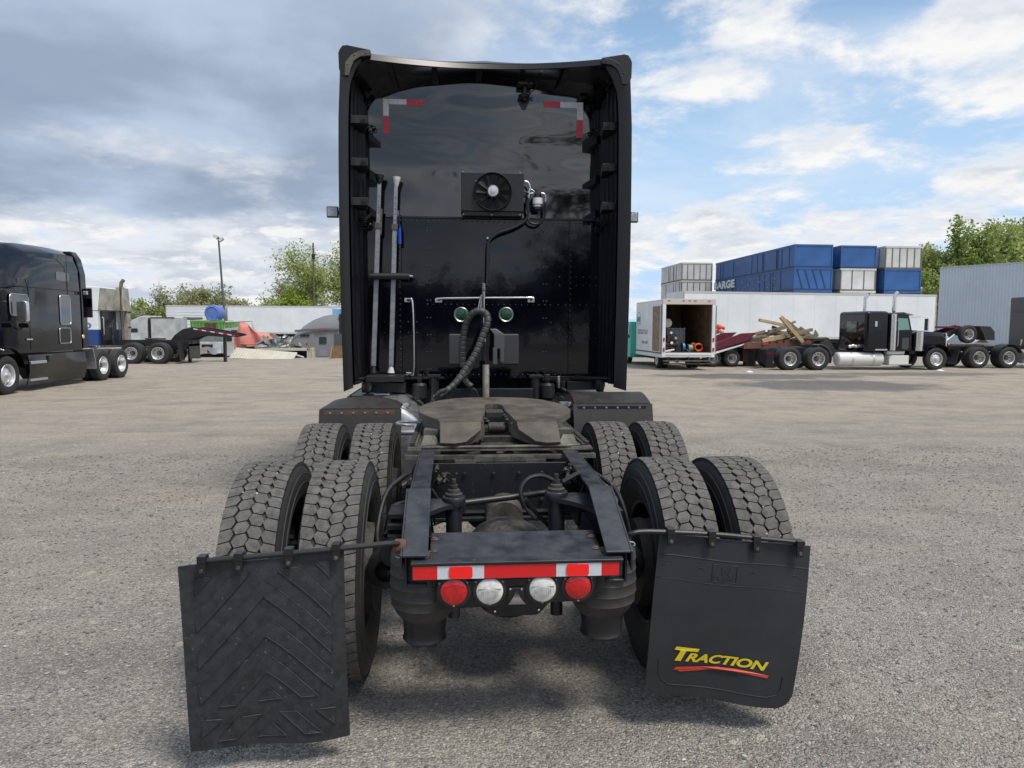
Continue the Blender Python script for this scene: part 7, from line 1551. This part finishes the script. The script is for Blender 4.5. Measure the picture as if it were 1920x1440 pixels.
def tree(x, y, h, r, label, leaf, n, ls=.14, trunks=1, bare=0., h0=.25, seed=0, grp='trees beyond the yard', name='tree'):
    rj = np.random.default_rng(seed); t = begin(empty(name, (x, y, GB), 0, label, 'tree', grp)); mb = MB(); tips = []
    def branch(p, d, L, rad, lev):
        q = p; pts = [p]; k = 4
        for i in range(k):
            d = (d + Vector(rj.normal(0, .13, 3)) + Vector((0, 0, .05))).normalized(); q = q + d * (L / k); pts.append(q)
            if lev < 3 and i > 0:
                for _ in range(2 if lev else 2):
                    nd = (d + Vector(rj.normal(0, .55, 3)) + Vector((0, 0, .12))).normalized(); branch(q, nd, L * (.52 + .2 * rj.random()), rad * .5, lev + 1)
        mb.tube(pts, [rad * (1 - .18 * i) for i in range(len(pts))], 6 if lev < 2 else 3, caps=False)
        if lev >= 1: tips.extend(pts[1:])
    for k in range(trunks):
        dx = (k - (trunks - 1) / 2) * r * .5; lean = .10 * (k - (trunks - 1) / 2)
        branch(Vector((x + dx, y + rj.normal(0, .3), GB)), Vector((lean, 0, 1)).normalized(), h * (.62 + .1 * rj.random()), .022 * h * (.7 if trunks > 1 else 1), 0)
    tips = np.array([tuple(p) for p in tips]); V0 = np.array(mb.v); sz = h / np.percentile(tips[:, 2], 99.5)
    sr = min(1.4, r / np.percentile(np.abs(tips[:, 0] - x), 93))
    def fit(P):
        P = P.copy(); P[:, 2] = GB + (P[:, 2] - GB) * sz; k = np.array((sr, sr)); P[:, :2] = np.array((x, y)) + (P[:, :2] - np.array((x, y))) * k; return P
    mb.v = [tuple(p) for p in fit(V0)]; tips = fit(tips)
    mb.build('trunk', bark, t, split=False, smooth=60, fixn=False)
    # squeeze the twigs into the crown's size
    tips = tips[tips[:, 2] > h * h0]
    idx = rj.integers(0, len(tips), n); P = tips[idx] + rj.normal(0, 1, (n, 3)) * np.array((.11 * r, .11 * r, .035 * h)) * (.5 + .8 * rj.random((n, 1)))
    P = P[(P[:, 2] > h * h0 * .8) & (P[:, 2] < h * 1.05)]
    keep = rj.random(len(P)) > bare; P = P[keep]; n = len(P)
    A = rj.normal(0, 1, (n, 3)); A /= np.linalg.norm(A, axis=1)[:, None]; B = np.cross(A, rj.normal(0, 1, (n, 3))); B /= np.linalg.norm(B, axis=1)[:, None]
    s_ = ls * (.6 + .8 * rj.random((n, 1))); V = np.stack([P - A * s_, P + B * s_ * .6, P + A * s_, P - B * s_ * .6], 1).reshape(-1, 3)
    V = V - np.array((x, y, GB)); F = np.arange(4 * n).reshape(-1, 4)
    me = bpy.data.meshes.new('crown'); me.from_pydata(V.tolist(), [], F.tolist()); me.materials.append(leaf); link('crown', me, t); end(); return t
tree(-15.6, 76, 10.2, 3, 'tall loose light green tree left of the black sleeper with a pole in front', lf_spring, 7000, .13, 2, seed=1)
tree(-12.2, 78, 10.6, 3, 'tall light green tree half hidden by the black sleeper', lf_spring, 7500, .13, 2, seed=2)
tree(-17.6, 74, 5.6, 2.5, 'bright yellow-green bush at the foot of the tall tree', lf_bright, 6000, .13, 3, h0=.1, seed=3)
tree(-19.2, 80, 7.6, 2.5, 'sparse budding tree left of the tall light green tree', lf_bud, 3500, .12, 2, seed=4)
tree(-29.6, 76, 5.9, 2.5, 'sparse brownish tree behind the first short white trailer, left one of two', lf_bud, 4200, .11, 3, seed=5)
tree(-27.3, 77, 6.1, 2.5, 'sparse olive tree behind the first short white trailer, right one of two', lf_bud, 6500, .12, 3, seed=6)
tree(-22.3, 78, 4.5, 2.5, 'low pale green tree behind the long white trailer, right of the lamp post', lf_bud, 4500, .12, 3, h0=.2, seed=7)
tree(-33.0, 76, 4.4, 2.5, 'low green tree behind the wire fence', lf_green, 4000, .14, 3, h0=.2, seed=8)
tree(-29.0, 56.5, 3.2, 1.5, 'small leafy shrub right of the white and blue tractor', lf_green, 2200, .09, 3, h0=.1, seed=9)
tree(-27.0, 57.5, 3.6, 1.5, 'sparse shrub growing at the wire fence', lf_bud, 1500, .08, 3, h0=.1, seed=19)
tree(56.8, 76, 9.0, 2.0, 'lower light green tree at the left edge of the right tree group', lf_spring, 5500, .18, 2, seed=10)
tree(61.3, 80, 14.6, 2.8, 'tall green tree above the corner of the corrugated building', lf_green, 13000, .2, 2, seed=11)
tree(66.5, 80, 14.2, 3.2, 'dense green tree above the corrugated building, middle of the right group', lf_spring, 14000, .2, 2, seed=12)
tree(72, 81, 15.2, 3.2, 'dense green tree at the right edge above the corrugated building', lf_green, 14000, .2, 2, seed=13)
tree(60.0, 83, 12.0, 2.4, 'light tree behind the left of the right tree group', lf_spring, 6000, .2, 2, seed=14)
tree(11.2, 58, 8.3, 1.6, 'bare thin tree behind the right side of the black sleeper', lf_bud, 500, .07, 1, bare=.3, seed=15)
# wood behind the camera, mirrored in the gloss of the sleeper's back
mbw = []; rj = np.random.default_rng(77)
def wood():
    m_ = MB(); P = []
    for k in range(26):
        x = -45 + k * 3.6 + rj.normal(0, .8); h = 4.4 + rj.random() * 1.8 + (4.5 if 14 < k < 18 else 0); y = -48 + rj.normal(0, 2)
        m_.cyl((x, y, GB), (x, y, h * .8), .2, .06, n=6); c_ = rj.normal(0, 1, (900, 3)) * np.array((1.6, 1.3, h * .2)) + np.array((x, y, h * .55)); P.append(c_[c_[:, 2] > .5])
    P = np.concatenate(P); n = len(P); A = rj.normal(0, 1, (n, 3)); A /= np.linalg.norm(A, axis=1)[:, None]; B = np.cross(A, rj.normal(0, 1, (n, 3))); B /= np.linalg.norm(B, axis=1)[:, None]
    s_ = .35; V = np.stack([P - A * s_, P + B * s_ * .6, P + A * s_, P - B * s_ * .6], 1).reshape(-1, 3); b = len(m_.v)
    nf = len(m_.f); m_.v += V.tolist(); m_.f += [tuple(int(j) + b for j in q) for q in np.arange(4 * n).reshape(-1, 4)]; m_.m += [1] * n
    tag(m_.build('far_wood', [bark, leafmat('dark_leaf', (.02, .03, .012), (.05, .07, .025))], fixn=False, split=False), 'dark row of trees far across the yard behind the viewer', 'wood', kind='stuff')
wood()
